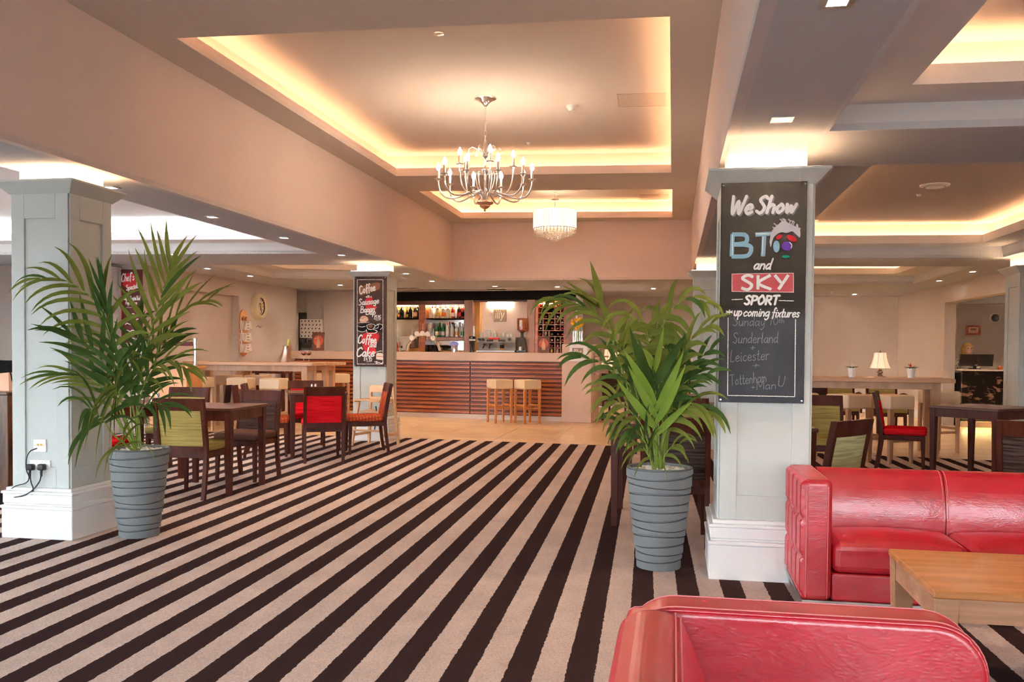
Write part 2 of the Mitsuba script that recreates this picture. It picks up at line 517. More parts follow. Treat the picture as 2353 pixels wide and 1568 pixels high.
def tray(name, outer, z0, step, ledge, lip, setback, top, m_step, m_lip, m_top, strip=None, label=None, gap=0.10):
    z1 = z0 + step
    inner = off(outer, -ledge) if ledge > 0 else outer
    if step > 0:
        root = struct(name, ring(off(outer, 0.03), outer, z0 + 0.0, z1 + 0.03), m_step, label)
        struct('ledge', ring(off(outer, 0.03), inner, z1, z1 + 0.03), m_lip, parent=root)
    else:
        root = struct(name, ring(off(inner, 0.03), inner, z0 + 0.001, z1 + lip), m_lip, label)
    if step > 0:
        struct('lip', ring(off(inner, 0.03), inner, z1 + 0.0, z1 + lip), m_lip, parent=root)
    back = off(inner, setback)
    struct('upper_wall', ring(off(back, 0.03), back, z1 + 0.03, top + 0.03), m_top, parent=root)
    struct('upper_panel', ext(off(back, 0.03), top, top + 0.03), m_top, parent=root)
    if ledge < setback + 0.03:
        struct('cove_shelf', ring(off(back, 0.03), off(inner, 0.03), z1 + 0.035, z1 + 0.05), m_top, parent=root)
    if strip is not None:
        a = off(inner, 0.03 + gap * 0.55); c = off(inner, 0.03 + gap * 0.85)
        g = glow(root, 'cove_light', ring(c, a, z1 + 0.052, z1 + 0.066), strip, smooth=False)
    return root


tray('ceiling_tray', T_M1, ZC, 0, 0, 0.10, 0.17, 3.80, 'm_ceiling', 'm_bulkhead', 'm_tray', E_COVE, 'large lit ceiling tray above the chandelier')
tray('ceiling_tray_drum', T_M2, ZC, 0, 0, 0.10, 0.17, 3.80, 'm_ceiling', 'm_bulkhead', 'm_tray', E_COVE * 1.3, 'smaller lit ceiling tray above the drum pendant')
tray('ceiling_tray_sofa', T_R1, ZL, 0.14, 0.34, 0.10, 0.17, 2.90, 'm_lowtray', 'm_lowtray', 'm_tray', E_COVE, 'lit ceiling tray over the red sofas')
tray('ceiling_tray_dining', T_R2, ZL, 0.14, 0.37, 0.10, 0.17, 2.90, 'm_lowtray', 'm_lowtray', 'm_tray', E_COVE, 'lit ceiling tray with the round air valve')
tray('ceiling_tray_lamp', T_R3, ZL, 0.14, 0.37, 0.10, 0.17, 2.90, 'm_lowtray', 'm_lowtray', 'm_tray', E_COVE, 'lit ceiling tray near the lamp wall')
tray('ceiling_tray_window', T_L1, ZL, 0.14, 0.37, 0.10, 0.17, 2.90, 'm_tray_white', 'm_tray_white', 'm_tray_white', E_COVE_DAY, 'white daylit ceiling tray behind the left column')
tray('ceiling_tray_stools', T_L2, ZL, 0.14, 0.30, 0.10, 0.17, 2.90, 'm_lowtray', 'm_lowtray', 'm_tray', E_COVE, 'lit ceiling tray over the high table')

# bulkheads of the raised bay
struct('bulkhead_left', bx(XL - 0.06, XL, Y0, YB + 0.06, ZL, ZC + 0.02), 'm_bulkhead', 'plain wall band on the left of the raised bay')
struct('bulkhead_right', bx(XR, XR + 0.06, Y0, YB + 0.06, ZL, ZC + 0.02), 'm_bulkhead', 'plain wall band on the right of the raised bay')
struct('bulkhead_back', bx(XL - 0.06, XR + 0.06, YB, YB + 0.06, ZL, ZC + 0.02), 'm_bulkhead', 'plain wall band above the bar')

# walls
struct('wall_left', cat([bx(-7.83, -7.71, 12.0, 12.3, 0, ZL), bx(-7.83, -7.71, 14.95, 17.45, 0, ZL), bx(-7.83, -7.71, 12.3, 14.95, 2.21, ZL), bx(-7.96, -7.83, 12.25, 15.0, 0, 2.25)]), 'm_wall_grey', 'grey wall with a shallow recess, clock and newspaper rack')
struct('wall_stub', bx(-8.45, -7.83, 12.0, 12.12, 0, ZL), 'm_wall_grey', 'short wall that carries the chef\'s board')
struct('wall_window_side', cat([bx(XW0, -8.45, 12.0, 12.12, 0, ZL), bx(XW0 - 0.1, XW0, 9.4, 12.1, 0, ZL + 0.5), bx(XW0 - 0.1, XW0, Y0, 9.4, 2.2, ZL + 0.5), bx(XW0 - 0.1, XW0, Y0, 9.4, 0, 0.5), bx(XW0 - 0.1, XW0, 12.0, YBACK + 0.1, 0, ZL), bx(XW0 - 0.1, XW0, 6.4, 6.7, 0.5, 2.2), bx(XW0 - 0.1, XW0, 2.6, 2.9, 0.5, 2.2)]), 'm_wall_grey', 'window wall at the far left')
struct('wall_doorway', cat([bx(-8.05, -7.95, 17.45, 18.1, 0, ZL), bx(-8.05, -7.7, 18.05, 18.15, 2.05, ZL), bx(-7.72, -7.3, 18.0, 18.1, 0, ZL), bx(-7.3, -6.5, 17.9, 18.0, 0, ZL), bx(-8.3, -7.6, 19.0, 19.1, 0, ZL)]), 'm_wall_grey', 'wall with a dark doorway left of the bar')
struct('wall_back', bx(XW0, XW1 + 0.1, YBACK, YBACK + 0.1, 0, ZL), 'm_wall_grey', 'back wall behind the bar and the lamp tables')
struct('wall_right', cat([bx(4.75, 4.94, 17.05, YBACK, 0, ZL), bx(4.75, 4.94, 13.95, 17.05, 2.19, ZL), bx(4.75, 4.94, 12.3, 13.95, 0, ZL), bx(4.94, 5.04, Y0, 12.4, 0, ZL + 0.5)]), 'm_wall', 'right wall with the opening to reception')
struct('wall_reception', cat([bx(4.94, 9.2, 19.2, 19.3, 0, 2.6), bx(9.1, 9.2, 12.2, 19.3, 0, 2.6), bx(4.94, 9.2, 12.2, 12.3, 0, 2.6)]), 'm_wall_grey', 'reception room walls')
struct('ceiling_reception', bx(4.94, 9.2, 12.2, 19.3, 2.45, 2.5), 'm_lowceil', 'reception ceiling')
struct('trim_reception', bx(4.94, 9.1, 19.1, 19.2, 2.28, 2.45, 0.01), 'm_white', 'white cornice in reception')
struct('baseboard_right', cat([bx(4.72, 4.75, 17.1, YBACK, 0, 0.16, 0.004), bx(XR, 4.75, YBACK - 0.03, YBACK, 0, 0.16, 0.004)]), 'm_white')
struct('baseboard_left', bx(-7.71, -7.685, 12.0, 17.4, 0, 0.16, 0.004), 'm_white')
# glazed front behind the camera: posts and a header only, the sky beyond
struct('window_front', cat([bx(x - w, x + w, Y0 - 0.12, Y0, 0, ZL) for x, w in ((-10.5, 0.15), (-8.4, 0.35), (-6.2, 0.35), (-3.95, 0.35), (-1.8, 0.35), (0.35, 0.35), (2.65, 0.35), (4.85, 0.2))] + [bx(XW0, XW1, Y0 - 0.12, Y0, 2.12, ZC + 0.5), bx(XW0, XW1, Y0 - 0.12, Y0, 0, 0.42)]), 'm_white', 'windowed front of the lounge')


# columns
def column(name, x0, x1, y0, y1, zcap, label, block_dx=0.03):
    c = struct(name, bx(x0, x1, y0, y1, 0.2, zcap - 0.07, 0.004), 'm_column', label)
    # recessed panels: a raised frame on each shown face
    e, t = 0.10, 0.012
    for (a, b, flip) in ((x0, x1, 'f'), (y0, y1, 'l'), (y0, y1, 'r')):
        w = b - a
        strips = [(a, a + e * 0.95, 0.34, zcap - 0.07), (b - e * 0.95, b, 0.34, zcap - 0.07), (a + e * 0.95, b - e * 0.95, 0.34, 0.48), (a + e * 0.95, b - e * 0.95, zcap - 0.25, zcap - 0.07)]
        parts = []
        for (u0, u1, z0, z1) in strips:
            if flip == 'f': parts.append(bx(u0, u1, y0 - t, y0, z0, z1, 0.002))
            elif flip == 'l': parts.append(bx(x0 - t, x0, u0, u1, z0, z1, 0.002))
            else: parts.append(bx(x1, x1 + t, u0, u1, z0, z1, 0.002))
        struct('panel_frame', cat(parts), 'm_column', parent=c)
    # plinth with its mouldings
    pl = []
    for o, z0, z1 in ((0.055, 0, 0.20), (0.062, 0.20, 0.222), (0.045, 0.222, 0.235), (0.050, 0.235, 0.30), (0.058, 0.30, 0.318), (0.035, 0.318, 0.34)):
        pl.append(bx(x0 - o, x1 + o, y0 - o, y1 + o, z0, z1, 0.004))
    struct('plinth', cat(pl), 'm_white', parent=c)
    o0, o1, zb = 0.014, 0.085, zcap - 0.085
    cap = hull([(x, y, z) for z, o in ((zb, o0), (zcap - 0.012, o1), (zcap, o1)) for x in (x0 - o, x1 + o) for y in (y0 - o, y1 + o)])
    struct('capital', cap, 'm_column', parent=c)
    bl = block_dx
    struct('head_block', bx(x0 + bl, x1 - bl, y0 + bl, y1 - bl, zcap, ZL), 'm_block', parent=c)
    o = 0.035
    ringp = sbox(x0 - o, y0 - o, x1 + o, y1 + o).difference(sbox(x0 - o + 0.02, y0 - o + 0.02, x1 + o - 0.02, y1 + o - 0.02))
    glow(c, 'uplight_tube', ext(ringp, zcap + 0.002, zcap + 0.010), E_COLUMN, smooth=False)
    return c


COL_L = column('column', -4.41, -3.985, 5.36, 5.80, 2.405, 'pale grey panelled column with sockets left of the potted palm')
COL_M = column('column', -4.42, -3.95, 11.95, 12.40, 2.37, 'pale grey panelled column that carries the coffee board')
COL_R = column('column', 0.268, 0.758, 5.23, 5.70, 2.325, 'pale grey panelled column that carries the sport chalkboard')
COL_B = column('column', 0.262, 0.74, 12.0, 12.45, 2.35, 'pale grey panelled column behind the right palm')
COL_W = column('column', 4.12, 4.55, 11.72, 12.2, 2.36, 'pale grey column at the right edge by the reception opening')
struct('pilaster', cat([bx(-8.55, -8.10, 11.72, 12.0, 0, 2.46, 0.004), bx(-8.6, -8.05, 11.66, 12.0, 2.40, 2.46, 0.004)]), 'm_white', 'white pilaster beside the chef\'s board')


# ================================================================== furniture
def yz_plate(poly, x0, x1):
    """A plate cut in the (y, z) plane, from x0 to x1."""
    m = trimesh.creation.extrude_polygon(poly, x1 - x0, engine='earcut')
    v = m.vertices.copy()
    m.vertices = np.stack([v[:, 2] + x0, v[:, 0], v[:, 1]], 1)
    return m


def bowed(x0, x1, z0, z1, yl, thick, bow, n=8, puff=0.0):
    """A panel between two stiles that bows backwards; yl(z) is its front face."""
    v, f = [], []
    us = np.linspace(-1, 1, n + 1)
    zs = np.linspace(z0, z1, 4 if puff else 2)
    for z in zs:
        w = 1 - ((z - z0) / (z1 - z0) * 2 - 1) ** 2
        for u in us:
            x = x0 + (x1 - x0) * (u + 1) / 2
            y = yl(z) + bow * (1 - u * u)
            p = puff * w * (1 - u ** 4)
            v += [[x, y - p, z], [x, y + thick + p, z]]
    k = 2 * (n + 1)
    for a in range(len(zs) - 1):
        for i in range(n):
            b = a * k + 2 * i
            f += [[b, b + 2, b + k + 2], [b, b + k + 2, b + k], [b + 1, b + k + 3, b + 3], [b + 1, b + k + 1, b + k + 3]]
        b = a * k; e = a * k + 2 * n
        f += [[b, b + k, b + k + 1], [b, b + k + 1, b + 1], [e, e + 1, e + k + 1], [e, e + k + 1, e + k]]
    for i in range(n):
        b = 2 * i; c = (len(zs) - 1) * k + 2 * i
        f += [[b, b + 1, b + 3], [b, b + 3, b + 2], [c, c + 3, c + 1], [c, c + 2, c + 3]]
    return trimesh.Trimesh(v, f, process=False)


def stile_y(z):
    return 0.190 + 0.075 * max(0.0, (z - 0.42) / 0.44) ** 1.3 if z > 0.42 else 0.190 + 0.055 * (1 - z / 0.42) ** 1.5


def stile(x0, x1):
    zs = np.linspace(0, 0.86, 15)
    front = [(stile_y(z), z) for z in zs]
    back = [(stile_y(z) + 0.034 + 0.010 * min(z, 0.5) / 0.5, z) for z in zs[::-1]]
    return yz_plate(Polygon(front + back), x0, x1)


CHAIR = {
    'leg': [mikit.ply(beam((sx * 0.195, -0.205, 0.36), (sx * 0.200, -0.215, 0.0), 0.042, 0.042, 0.028, 0.028), None, smooth=False) for sx in (-1, 1)],
    'stile': [mikit.ply(stile(-0.228, -0.195), None, smooth=30), mikit.ply(stile(0.195, 0.228), None, smooth=30)],
    'seat_frame': mikit.ply(cat([bx(-0.215, 0.215, -0.225, 0.20, 0.345, 0.402, 0.004)]), None, smooth=False),
    'top_rail': mikit.ply(bowed(-0.228, 0.228, 0.757, 0.862, stile_y, 0.028, 0.022), None, smooth=40),
    'lower_rail': mikit.ply(bowed(-0.20, 0.20, 0.395, 0.452, stile_y, 0.030, 0.010), None, smooth=40),
    'backrest': mikit.ply(bowed(-0.194, 0.194, 0.452, 0.757, lambda z: stile_y(z) - 0.004, 0.036, 0.018, puff=0.004), None, smooth=60),
    'seat': mikit.ply(rbox(-0.228, 0.228, -0.245, 0.19, 0.400, 0.475, 0.026, 8), None, smooth=50),
}


def chair(x, y, face, fabric, seat, label, z=1.0, group='dining chairs around the tables', arms=False):
    """A mahogany dining chair whose front looks along the direction 'face' (degrees, 0 = +x, 90 = away from the camera)."""
    tw = M4(x, y, 0, math.radians(face + 90)) @ np.diag([1, 1, z, 1.0])
    c = thing('dining_chair' if not arms else 'armchair', label, 'chair', group)
    part(c, 'seat', CHAIR['seat'], seat, tw=tw)
    part(c, 'seat_frame', CHAIR['seat_frame'], 'm_mahogany', tw=tw)
    part(c, 'backrest', CHAIR['backrest'], fabric, tw=tw)
    part(c, 'top_rail', CHAIR['top_rail'], 'm_mahogany', tw=tw)
    part(c, 'lower_rail', CHAIR['lower_rail'], 'm_mahogany', tw=tw)
    for d in CHAIR['leg'] + CHAIR['stile']:
        part(c, 'leg', d, 'm_mahogany', tw=tw)
    if arms:
        for s in (-1, 1):
            a = tube(bez([(s * 0.235, 0.215, 0.64), (s * 0.26, 0.0, 0.70), (s * 0.265, -0.20, 0.70), (s * 0.25, -0.23, 0.55), (s * 0.24, -0.20, 0.38)], 14), 0.017, 8)
            part(c, 'arm', a, 'm_mahogany', tw=tw)
    return c


def table(name, x, y, rz, w, d, h, label, group=None, leg=0.062, top=0.028, apron=0.085, mats=('m_mahogany_top', 'm_mahogany'), inset=0.012, cat_='table'):
    tw = M4(x, y, 0, math.radians(rz))
    t = thing(name, label, cat_, group)
    part(t, 'tabletop', bx(-w / 2, w / 2, -d / 2, d / 2, h - top, h, 0.005), mats[0], tw=tw, smooth=False)
    a = inset + leg
    z0, z1 = h - top - apron, h - top
    i = inset + 0.008
    part(t, 'apron', cat([bx(-w / 2 + a, w / 2 - a, -d / 2 + i, -d / 2 + i + 0.022, z0, z1), bx(-w / 2 + a, w / 2 - a, d / 2 - i - 0.022, d / 2 - i, z0, z1),
                          bx(-w / 2 + i, -w / 2 + i + 0.022, -d / 2 + a, d / 2 - a, z0, z1), bx(w / 2 - i - 0.022, w / 2 - i, -d / 2 + a, d / 2 - a, z0, z1)]), mats[1], tw=tw, smooth=False)
    for sx in (-1, 1):
        for sy in (-1, 1):
            px, py = sx * (w / 2 - inset - leg / 2), sy * (d / 2 - inset - leg / 2)
            part(t, 'leg', beam((px, py, z1), (px, py, 0), leg, leg, leg * 0.72, leg * 0.72), mats[1], tw=tw, smooth=False)
    return t


def stool(x, y, rz, h, label, group, w=0.36, wood_='m_oak_leg'):
    tw = M4(x, y, 0, math.radians(rz))
    t = thing('bar_stool', label, 'stool', group)
    part(t, 'seat', rbox(-w / 2, w / 2, -w / 2, w / 2, h - 0.165, h, 0.022, 8), 'm_cream', tw=tw, smooth=50)
    p = w / 2 - 0.03
    for sx in (-1, 1):
        for sy in (-1, 1):
            part(t, 'leg', beam((sx * p, sy * p, h - 0.165), (sx * (p + 0.004), sy * (p + 0.004), 0), 0.046, 0.046, 0.034, 0.034), wood_, tw=tw, smooth=False)
    for k, (dx, dy) in enumerate(((1, 0), (-1, 0), (0, 1), (0, -1))):
        z = 0.30 if dx else 0.25
        m = bx(-0.011, 0.011, -p, p, z, z + 0.035, 0.002) if dx else bx(-p, p, -0.011, 0.011, z, z + 0.035, 0.002)
        part(t, 'stretcher', moved(m, M4(dx * p, dy * p, 0)), wood_, tw=tw, smooth=False)
    return t


# --- the tables and chairs on the left
GT = 'dark wooden tables of the dining area'
table('dining_table', -4.15, 7.53, 1, 0.76, 0.74, 0.768, 'dark square dining table beside the green chair nearest the camera', GT)
table('dining_table', -5.22, 7.72, 0, 0.98, 0.78, 0.766, 'dark dining table half hidden behind the left palm, with salt and pepper on it', GT)
table('dining_table', -4.28, 10.28, 27, 0.68, 0.68, 0.766, 'dark square table in front of the red-backed chair on the left', GT)
chair(-4.13, 7.21, 92, 'm_olive', 'm_olive', 'dark chair with olive ribbed back, seen from behind beside the left planter')
chair(-4.14, 8.20, -92, 'm_brown_fabric', 'm_brown_seat', 'dark chair with brown ribbed back, facing the camera across the nearest table')
chair(-5.13, 8.58, -88, 'm_olive', 'm_olive', 'chair with plain wooden top rail, far side of the table behind the left palm')
chair(-5.12, 7.20, 92, 'm_red_fabric', 'm_red_fabric', 'dark chair almost hidden behind the left planter and palm stems')
chair(-4.78, 10.02, 22, 'm_pattern', 'm_pattern', 'chair with red and gold ringed seat left of the second table')
chair(-3.98, 9.73, 117, 'm_red_fabric', 'm_red_fabric', 'dark chair with bright red back, seen from behind in front of the coffee board column')
chair(-4.66, 10.88, -63, 'm_red_fabric', 'm_red_fabric', 'red chair on the far side of the second table, below the cream stools')
chair(-3.76, 10.58, 207, 'm_pattern', 'm_pattern', 'chair with red and gold ringed fabric, turned sideways at the edge of the carpet')

# --- the tables and chairs on the right
table('dining_table', -0.09, 6.98, 0, 0.74, 0.80, 0.762, 'dark table mostly hidden behind the right palm and brown chair', GT)
table('dining_table', 0.66, 6.90, 0, 0.70, 0.74, 0.762, 'dark table behind the chalkboard column with one corner showing', GT)
table('dining_table', 3.19, 10.02, 41, 0.76, 0.76, 0.745, 'dark square table right of the red chair, before the reception opening', GT)
table('dining_table', -0.10, 10.55, 0, 0.80, 1.50, 0.764, 'long red-brown table glimpsed between the right palm and the chalkboard column', GT)
table('dining_table', 0.66, 9.2, 0, 0.74, 0.62, 0.764, 'dark table just left of the chalkboard column, below the long red-brown one', GT)
chair(0.02, 6.22, 90, 'm_brown_fabric', 'm_brown_seat', 'dark chair with brown ribbed back, seen from behind beside the right planter')
chair(0.93, 6.25, 140, 'm_green', 'm_green', 'chair with pale green back rising behind the red sofa')
chair(1.46, 9.12, -88, 'm_olive', 'm_olive', 'olive chair facing the camera just right of the chalkboard')
chair(2.50, 10.44, -15, 'm_red_fabric', 'm_red_fabric', 'bright red chair seen from the side before the tall oak table on the right')
chair(2.44, 6.50, 62, 'm_brown_fabric', 'm_brown_seat', 'dark chair cut off by the right edge of the photo')
chair(2.55, 14.35, -90, 'm_olive', 'm_olive', 'olive armchair behind the right tall table, under the white potted plant', arms=True, group='armchairs by the lamp wall')
chair(3.16, 14.15, -84, 'm_olive', 'm_olive', 'olive armchair behind the right tall table, under the table lamp', arms=True, group='armchairs by the lamp wall')
chair(2.02, 14.2, 95, 'm_brown_fabric', 'm_brown_seat', 'dark red wooden chair back just right of the chalkboard, behind the stools')
chair(0.10, 8.12, -90, 'm_olive', 'm_olive', 'olive chair glimpsed behind the right palm, left of the chalkboard column')
chair(0.09, 16.5, -90, 'm_olive', 'm_olive', 'yellow-green chair far behind the right palm, near the back wall')
chair(-1.02, 16.7, 80, 'm_brown_fabric', 'm_dark', 'dark chair at the lamp desk, nearest the bar end panel')
chair(-0.50, 16.75, 100, 'm_brown_fabric', 'm_dark', 'dark chair at the lamp desk, seen through the right palm')

# --- tall oak tables and stools
GS = 'cream topped bar stools at the tall tables'
OAK = ('m_oak', 'm_oak_leg')
table('tall_table', -6.52, 13.22, 0, 2.16, 0.66, 1.066, 'tall oak table on the left that holds the wine bucket', 'tall oak tables', leg=0.10, top=0.05, apron=0.09, mats=OAK, inset=0.14)
table('tall_table', -6.55, 14.40, 0, 1.92, 0.66, 1.05, 'second tall oak table on the left, its end showing beside the column', 'tall oak tables', leg=0.10, top=0.05, apron=0.09, mats=OAK, inset=0.14)
table('tall_table', 2.15, 11.80, -1, 2.36, 0.72, 0.985, 'tall oak table on the right with a lamp and two potted plants', 'tall oak tables', leg=0.10, top=0.05, apron=0.085, mats=OAK, inset=0.13)


def px_x(px, y):
    return float(at(px, 800, y=y)[0])


for px, y, rz, lab in ((390, 12.33, 2, 'leftmost cream stool at the near side of the left tall table'), (457, 12.60, -3, 'second cream stool from the left at the near side of the left tall table'),
                       (554, 12.62, 3, 'third cream stool from the left at the near side of the left tall table'), (630, 12.55, -2, 'cream stool nearest the column at the near side of the left tall table'),
                       (527, 13.80, 4, 'cream stool between the two left tall tables, left of its pair'), (592, 13.82, -3, 'cream stool between the two left tall tables, right of its pair'),
                       (722, 15.25, 20, 'cream stool beyond the left tall tables, beside the coffee board column'), (778, 15.2, 38, 'cream stool turned cornerwise just left of the coffee board column')):
    stool(px_x(px, y), y, rz, 0.835, lab, GS, 0.335)
for px, y, rz, lab in ((1952, 11.12, 33, 'cream stool with pale legs left of the red chair on the right'), (2050, 11.15, 30, 'cream stool right behind the back of the red chair'),
                       (1833, 11.3, 35, 'cream stool mostly hidden by the chalkboard on the right'), (2160, 12.45, 28, 'cream stool at the far right end of the right tall table')):
    stool(px_x(px, y), y, rz, 0.80, lab, GS, 0.37)
for px, rz, lab in ((1149, 38, 'left one of the two orange-legged stools at the bar'), (1213, 42, 'right one of the two orange-legged stools at the bar')):
    stool(px_x(px, 15.46), 15.46, rz, 0.765, lab, 'stools at the bar front', 0.36, 'm_beech')

# --- a child's high chair of pale wood
hx, hy = -3.92, 11.42
tw = M4(hx, hy, 0, math.radians(-12))
hc = thing('high_chair', "pale wooden child's high chair before the coffee board column", 'high chair')
for sx in (-1, 1):
    for sy in (-1, 1):
        part(hc, 'leg', beam((sx * 0.17, sy * 0.15 + 0.02, 0.78 if sy > 0 else 0.62), (sx * 0.23, sy * 0.22, 0), 0.032, 0.04), 'm_beech_light', tw=tw, smooth=False)
part(hc, 'backrest', cat([bx(-0.17, 0.17, 0.15, 0.17, 0.70, 0.80, 0.004), bx(-0.17, 0.17, 0.15, 0.17, 0.56, 0.64, 0.004)]), 'm_beech_light', tw=tw, smooth=False)
part(hc, 'seat', bx(-0.16, 0.16, -0.13, 0.16, 0.44, 0.465, 0.004), 'm_beech_light', tw=tw, smooth=False)
part(hc, 'tray', cat([bx(-0.19, 0.19, -0.24, -0.06, 0.60, 0.615, 0.004), bx(-0.20, -0.17, -0.24, 0.14, 0.585, 0.62, 0.004), bx(0.17, 0.20, -0.24, 0.14, 0.585, 0.62, 0.004)]), 'm_beech_light', tw=tw, smooth=False)
part(hc, 'footrest', bx(-0.21, 0.21, -0.24, -0.17, 0.20, 0.22, 0.004), 'm_beech_light', tw=tw, smooth=False)
for s in (-1, 1):
    part(hc, 'stretcher', bx(s * 0.22 - 0.015, s * 0.22 + 0.015, -0.22, 0.22, 0.13, 0.165), 'm_beech_light', tw=tw, smooth=False)
part(hc, 'strap', tube(bez([(0.02, -0.02, 0.52), (0.10, -0.1, 0.40), (0.06, -0.12, 0.22)], 8), 0.008, 6), 'm_black', tw=tw)


# --- red leather sofa
def cushion(x0, x1, y0, y1, z0, z1, r, crown=0.0, nx=14, ny=10):
    """A stuffed cushion: a rounded box whose top swells."""
    m = rbox(x0, x1, y0, y1, z0, z1, r, 12)
    m = trimesh.Trimesh(*trimesh.remesh.subdivide_to_size(m.vertices, m.faces, max(0.05, (x1 - x0) / 12)), process=True)
    v = m.vertices.copy()
    u, w = (v[:, 0] - x0) / (x1 - x0) * 2 - 1, (v[:, 1] - y0) / (y1 - y0) * 2 - 1
    t = np.clip((v[:, 2] - z0) / (z1 - z0), 0, 1)
    v[:, 2] += crown * (1 - np.abs(u) ** 2.4) * (1 - np.abs(w) ** 2.4) * t
    m.vertices = v
    return m


def stitched(path, r=0.0022):
    return tube(path, r, 5)


sf = thing('sofa', 'red leather two-seat sofa behind the coffee table, beside the chalkboard column', 'sofa')
SX0, SX1, SY0, SY1, SZ = 0.628, 2.20, 4.56, 5.13, 0.672
for x0, x1 in ((SX0, SX0 + 0.15), (SX1 - 0.15, SX1)):
    # arm: a rounded slab, its outer side tufted in squares
    arm = rbox(x0 + 0.008, x1, SY0, SY1 + 0.06, 0.075, SZ, 0.028, 16)
    arm = trimesh.Trimesh(*trimesh.remesh.subdivide_to_size(arm.vertices, arm.faces, 0.022, max_iter=14), process=True)
    v = arm.vertices.copy()
    if x0 < 1:
        side = np.clip((x0 + 0.05 - v[:, 0]) / 0.042, 0, 1)
        gy, gz = (v[:, 1] - SY0) / 0.157, (v[:, 2] - 0.10) / 0.19
        seam = np.minimum(np.abs(gy - np.round(gy)) * 0.157, np.abs(gz - np.round(gz)) * 0.19)
        v[:, 0] += side * 0.013 * np.exp(-(seam / 0.013) ** 2) - side * 0.010
    arm.vertices = v
    part(sf, 'arm', arm, 'm_leather', smooth=40)
    fr = [stitched([(x, SY0 - 0.001 + 0.004, 0.09), (x, SY0 - 0.001, 0.30), (x, SY0 - 0.001, SZ - 0.04), (x, SY0 + 0.012, SZ - 0.012), (x, SY0 + 0.04, SZ + 0.0005), (x, SY1, SZ + 0.0005)], 0.0022) for x in (x0 + 0.027, x1 - 0.022)]
    fr.append(stitched([(x0 + 0.03, SY0 - 0.001, SZ - 0.075), (x1 - 0.025, SY0 - 0.001, SZ - 0.075)], 0.0025))
    part(sf, 'seam', cat(fr), 'm_stitch', smooth=True)
xa, xb = SX0 + 0.152, SX1 - 0.152
xm = (xa + xb) / 2
# back: leaning, with a rounded top
_fp = [(SY1 - 0.152, 0.30), (SY1 - 0.153, 0.37), (SY1 - 0.152, 0.43), (SY1 - 0.147, 0.48), (SY1 - 0.137, 0.53), (SY1 - 0.122, 0.575), (SY1 - 0.103, 0.615), (SY1 - 0.080, 0.645), (SY1 - 0.050, 0.664), (SY1 - 0.01, SZ), (SY1 + 0.03, SZ - 0.008), (SY1 + 0.055, SZ - 0.035), (SY1 + 0.06, SZ - 0.08)]
_t = np.array(_fp); _k = np.linspace(0, len(_t) - 1, 40)
_fp = [(float(np.interp(q, range(len(_t)), _t[:, 0])), float(np.interp(q, range(len(_t)), _t[:, 1]))) for q in _k]
for _ in range(3):
    _fp = [_fp[0]] + [((a[0] + 2 * b[0] + c[0]) / 4, (a[1] + 2 * b[1] + c[1]) / 4) for a, b, c in zip(_fp, _fp[1:], _fp[2:])] + [_fp[-1]]
bp = Polygon([(SY1 - 0.152, 0.10)] + _fp + [(SY1 + 0.06, 0.10)])
for a, b in ((xa, xm - 0.002), (xm + 0.002, xb)):
    m = yz_plate(bp, a, b)
    m = trimesh.Trimesh(*trimesh.remesh.subdivide_to_size(m.vertices, m.faces, 0.05, max_iter=12), process=True)
    v = m.vertices.copy(); u = (v[:, 0] - a) / (b - a) * 2 - 1
    v[:, 1] -= np.where(v[:, 1] < SY1 - 0.04, 0.014 * (1 - np.abs(u) ** 3) * np.clip((SZ - v[:, 2]) / 0.1, 0, 1), 0)
    v[:, 1] -= np.where(v[:, 1] < SY1 - 0.04, 0.005 * np.sin(v[:, 0] * 70 + 9 * v[:, 2]) * (meshkit.noise(v * 9) - 0.2) * np.clip((0.62 - v[:, 2]) / 0.2, 0, 1), 0)
    m.vertices = v
    part(sf, 'back_cushion', m, 'm_leather', smooth=50)
    seat = cushion(a + 0.003, b - 0.003, SY0 + 0.005, SY1 - 0.14, 0.215, 0.365, 0.035, 0.035)
    part(sf, 'seat_cushion', seat, 'm_leather', smooth=50)
part(sf, 'base', rbox(xa, xb, SY0 + 0.02, SY1 + 0.05, 0.075, 0.212, 0.012, 8), 'm_leather', smooth=40)
part(sf, 'back_seam', cat([stitched([(xm + dx, y_ - 0.002, z_ + 0.001) for y_, z_ in _fp[6:30]]) for dx in (-0.012, 0.012)]), 'm_stitch', smooth=True)
part(sf, 'base_rail', cat([bx(SX0 + 0.012, SX1 - 0.012, SY0 + 0.012, SY0 + 0.03, 0.056, 0.075), bx(SX0 + 0.012, SX0 + 0.03, SY0 + 0.012, SY1 + 0.05, 0.056, 0.075), bx(SX1 - 0.03, SX1 - 0.012, SY0 + 0.012, SY1 + 0.05, 0.056, 0.075)]), 'm_steel', smooth=False)
for x in (SX0 + 0.02, SX1 - 0.05):
    for y in (SY0 + 0.06, SY1 + 0.005):
        part(sf, 'leg', bx(x, x + 0.03, y, y + 0.03, 0, 0.057, 0.003), 'm_steel', smooth=False)

# --- red leather armchair in the foreground: it faces right, its far arm runs across the picture
ac = thing('leather_armchair', 'red leather armchair in the foreground, cut off by the lower edge', 'armchair')
AX0, AX1, AY1, AZ = -0.115, 0.742, 2.375, 0.662
pa = Polygon([(AX0, 0.09), (AX1, 0.09), (AX1, AZ)] + [(AX0, AZ)])
pa = pa.buffer(-0.13).buffer(0.13, 16).union(sbox(AX0, 0.09, AX1, 0.4)).union(sbox(AX0, 0.3, AX0 + 0.3, AZ - 0.035)).buffer(-0.03).buffer(0.03, 8)


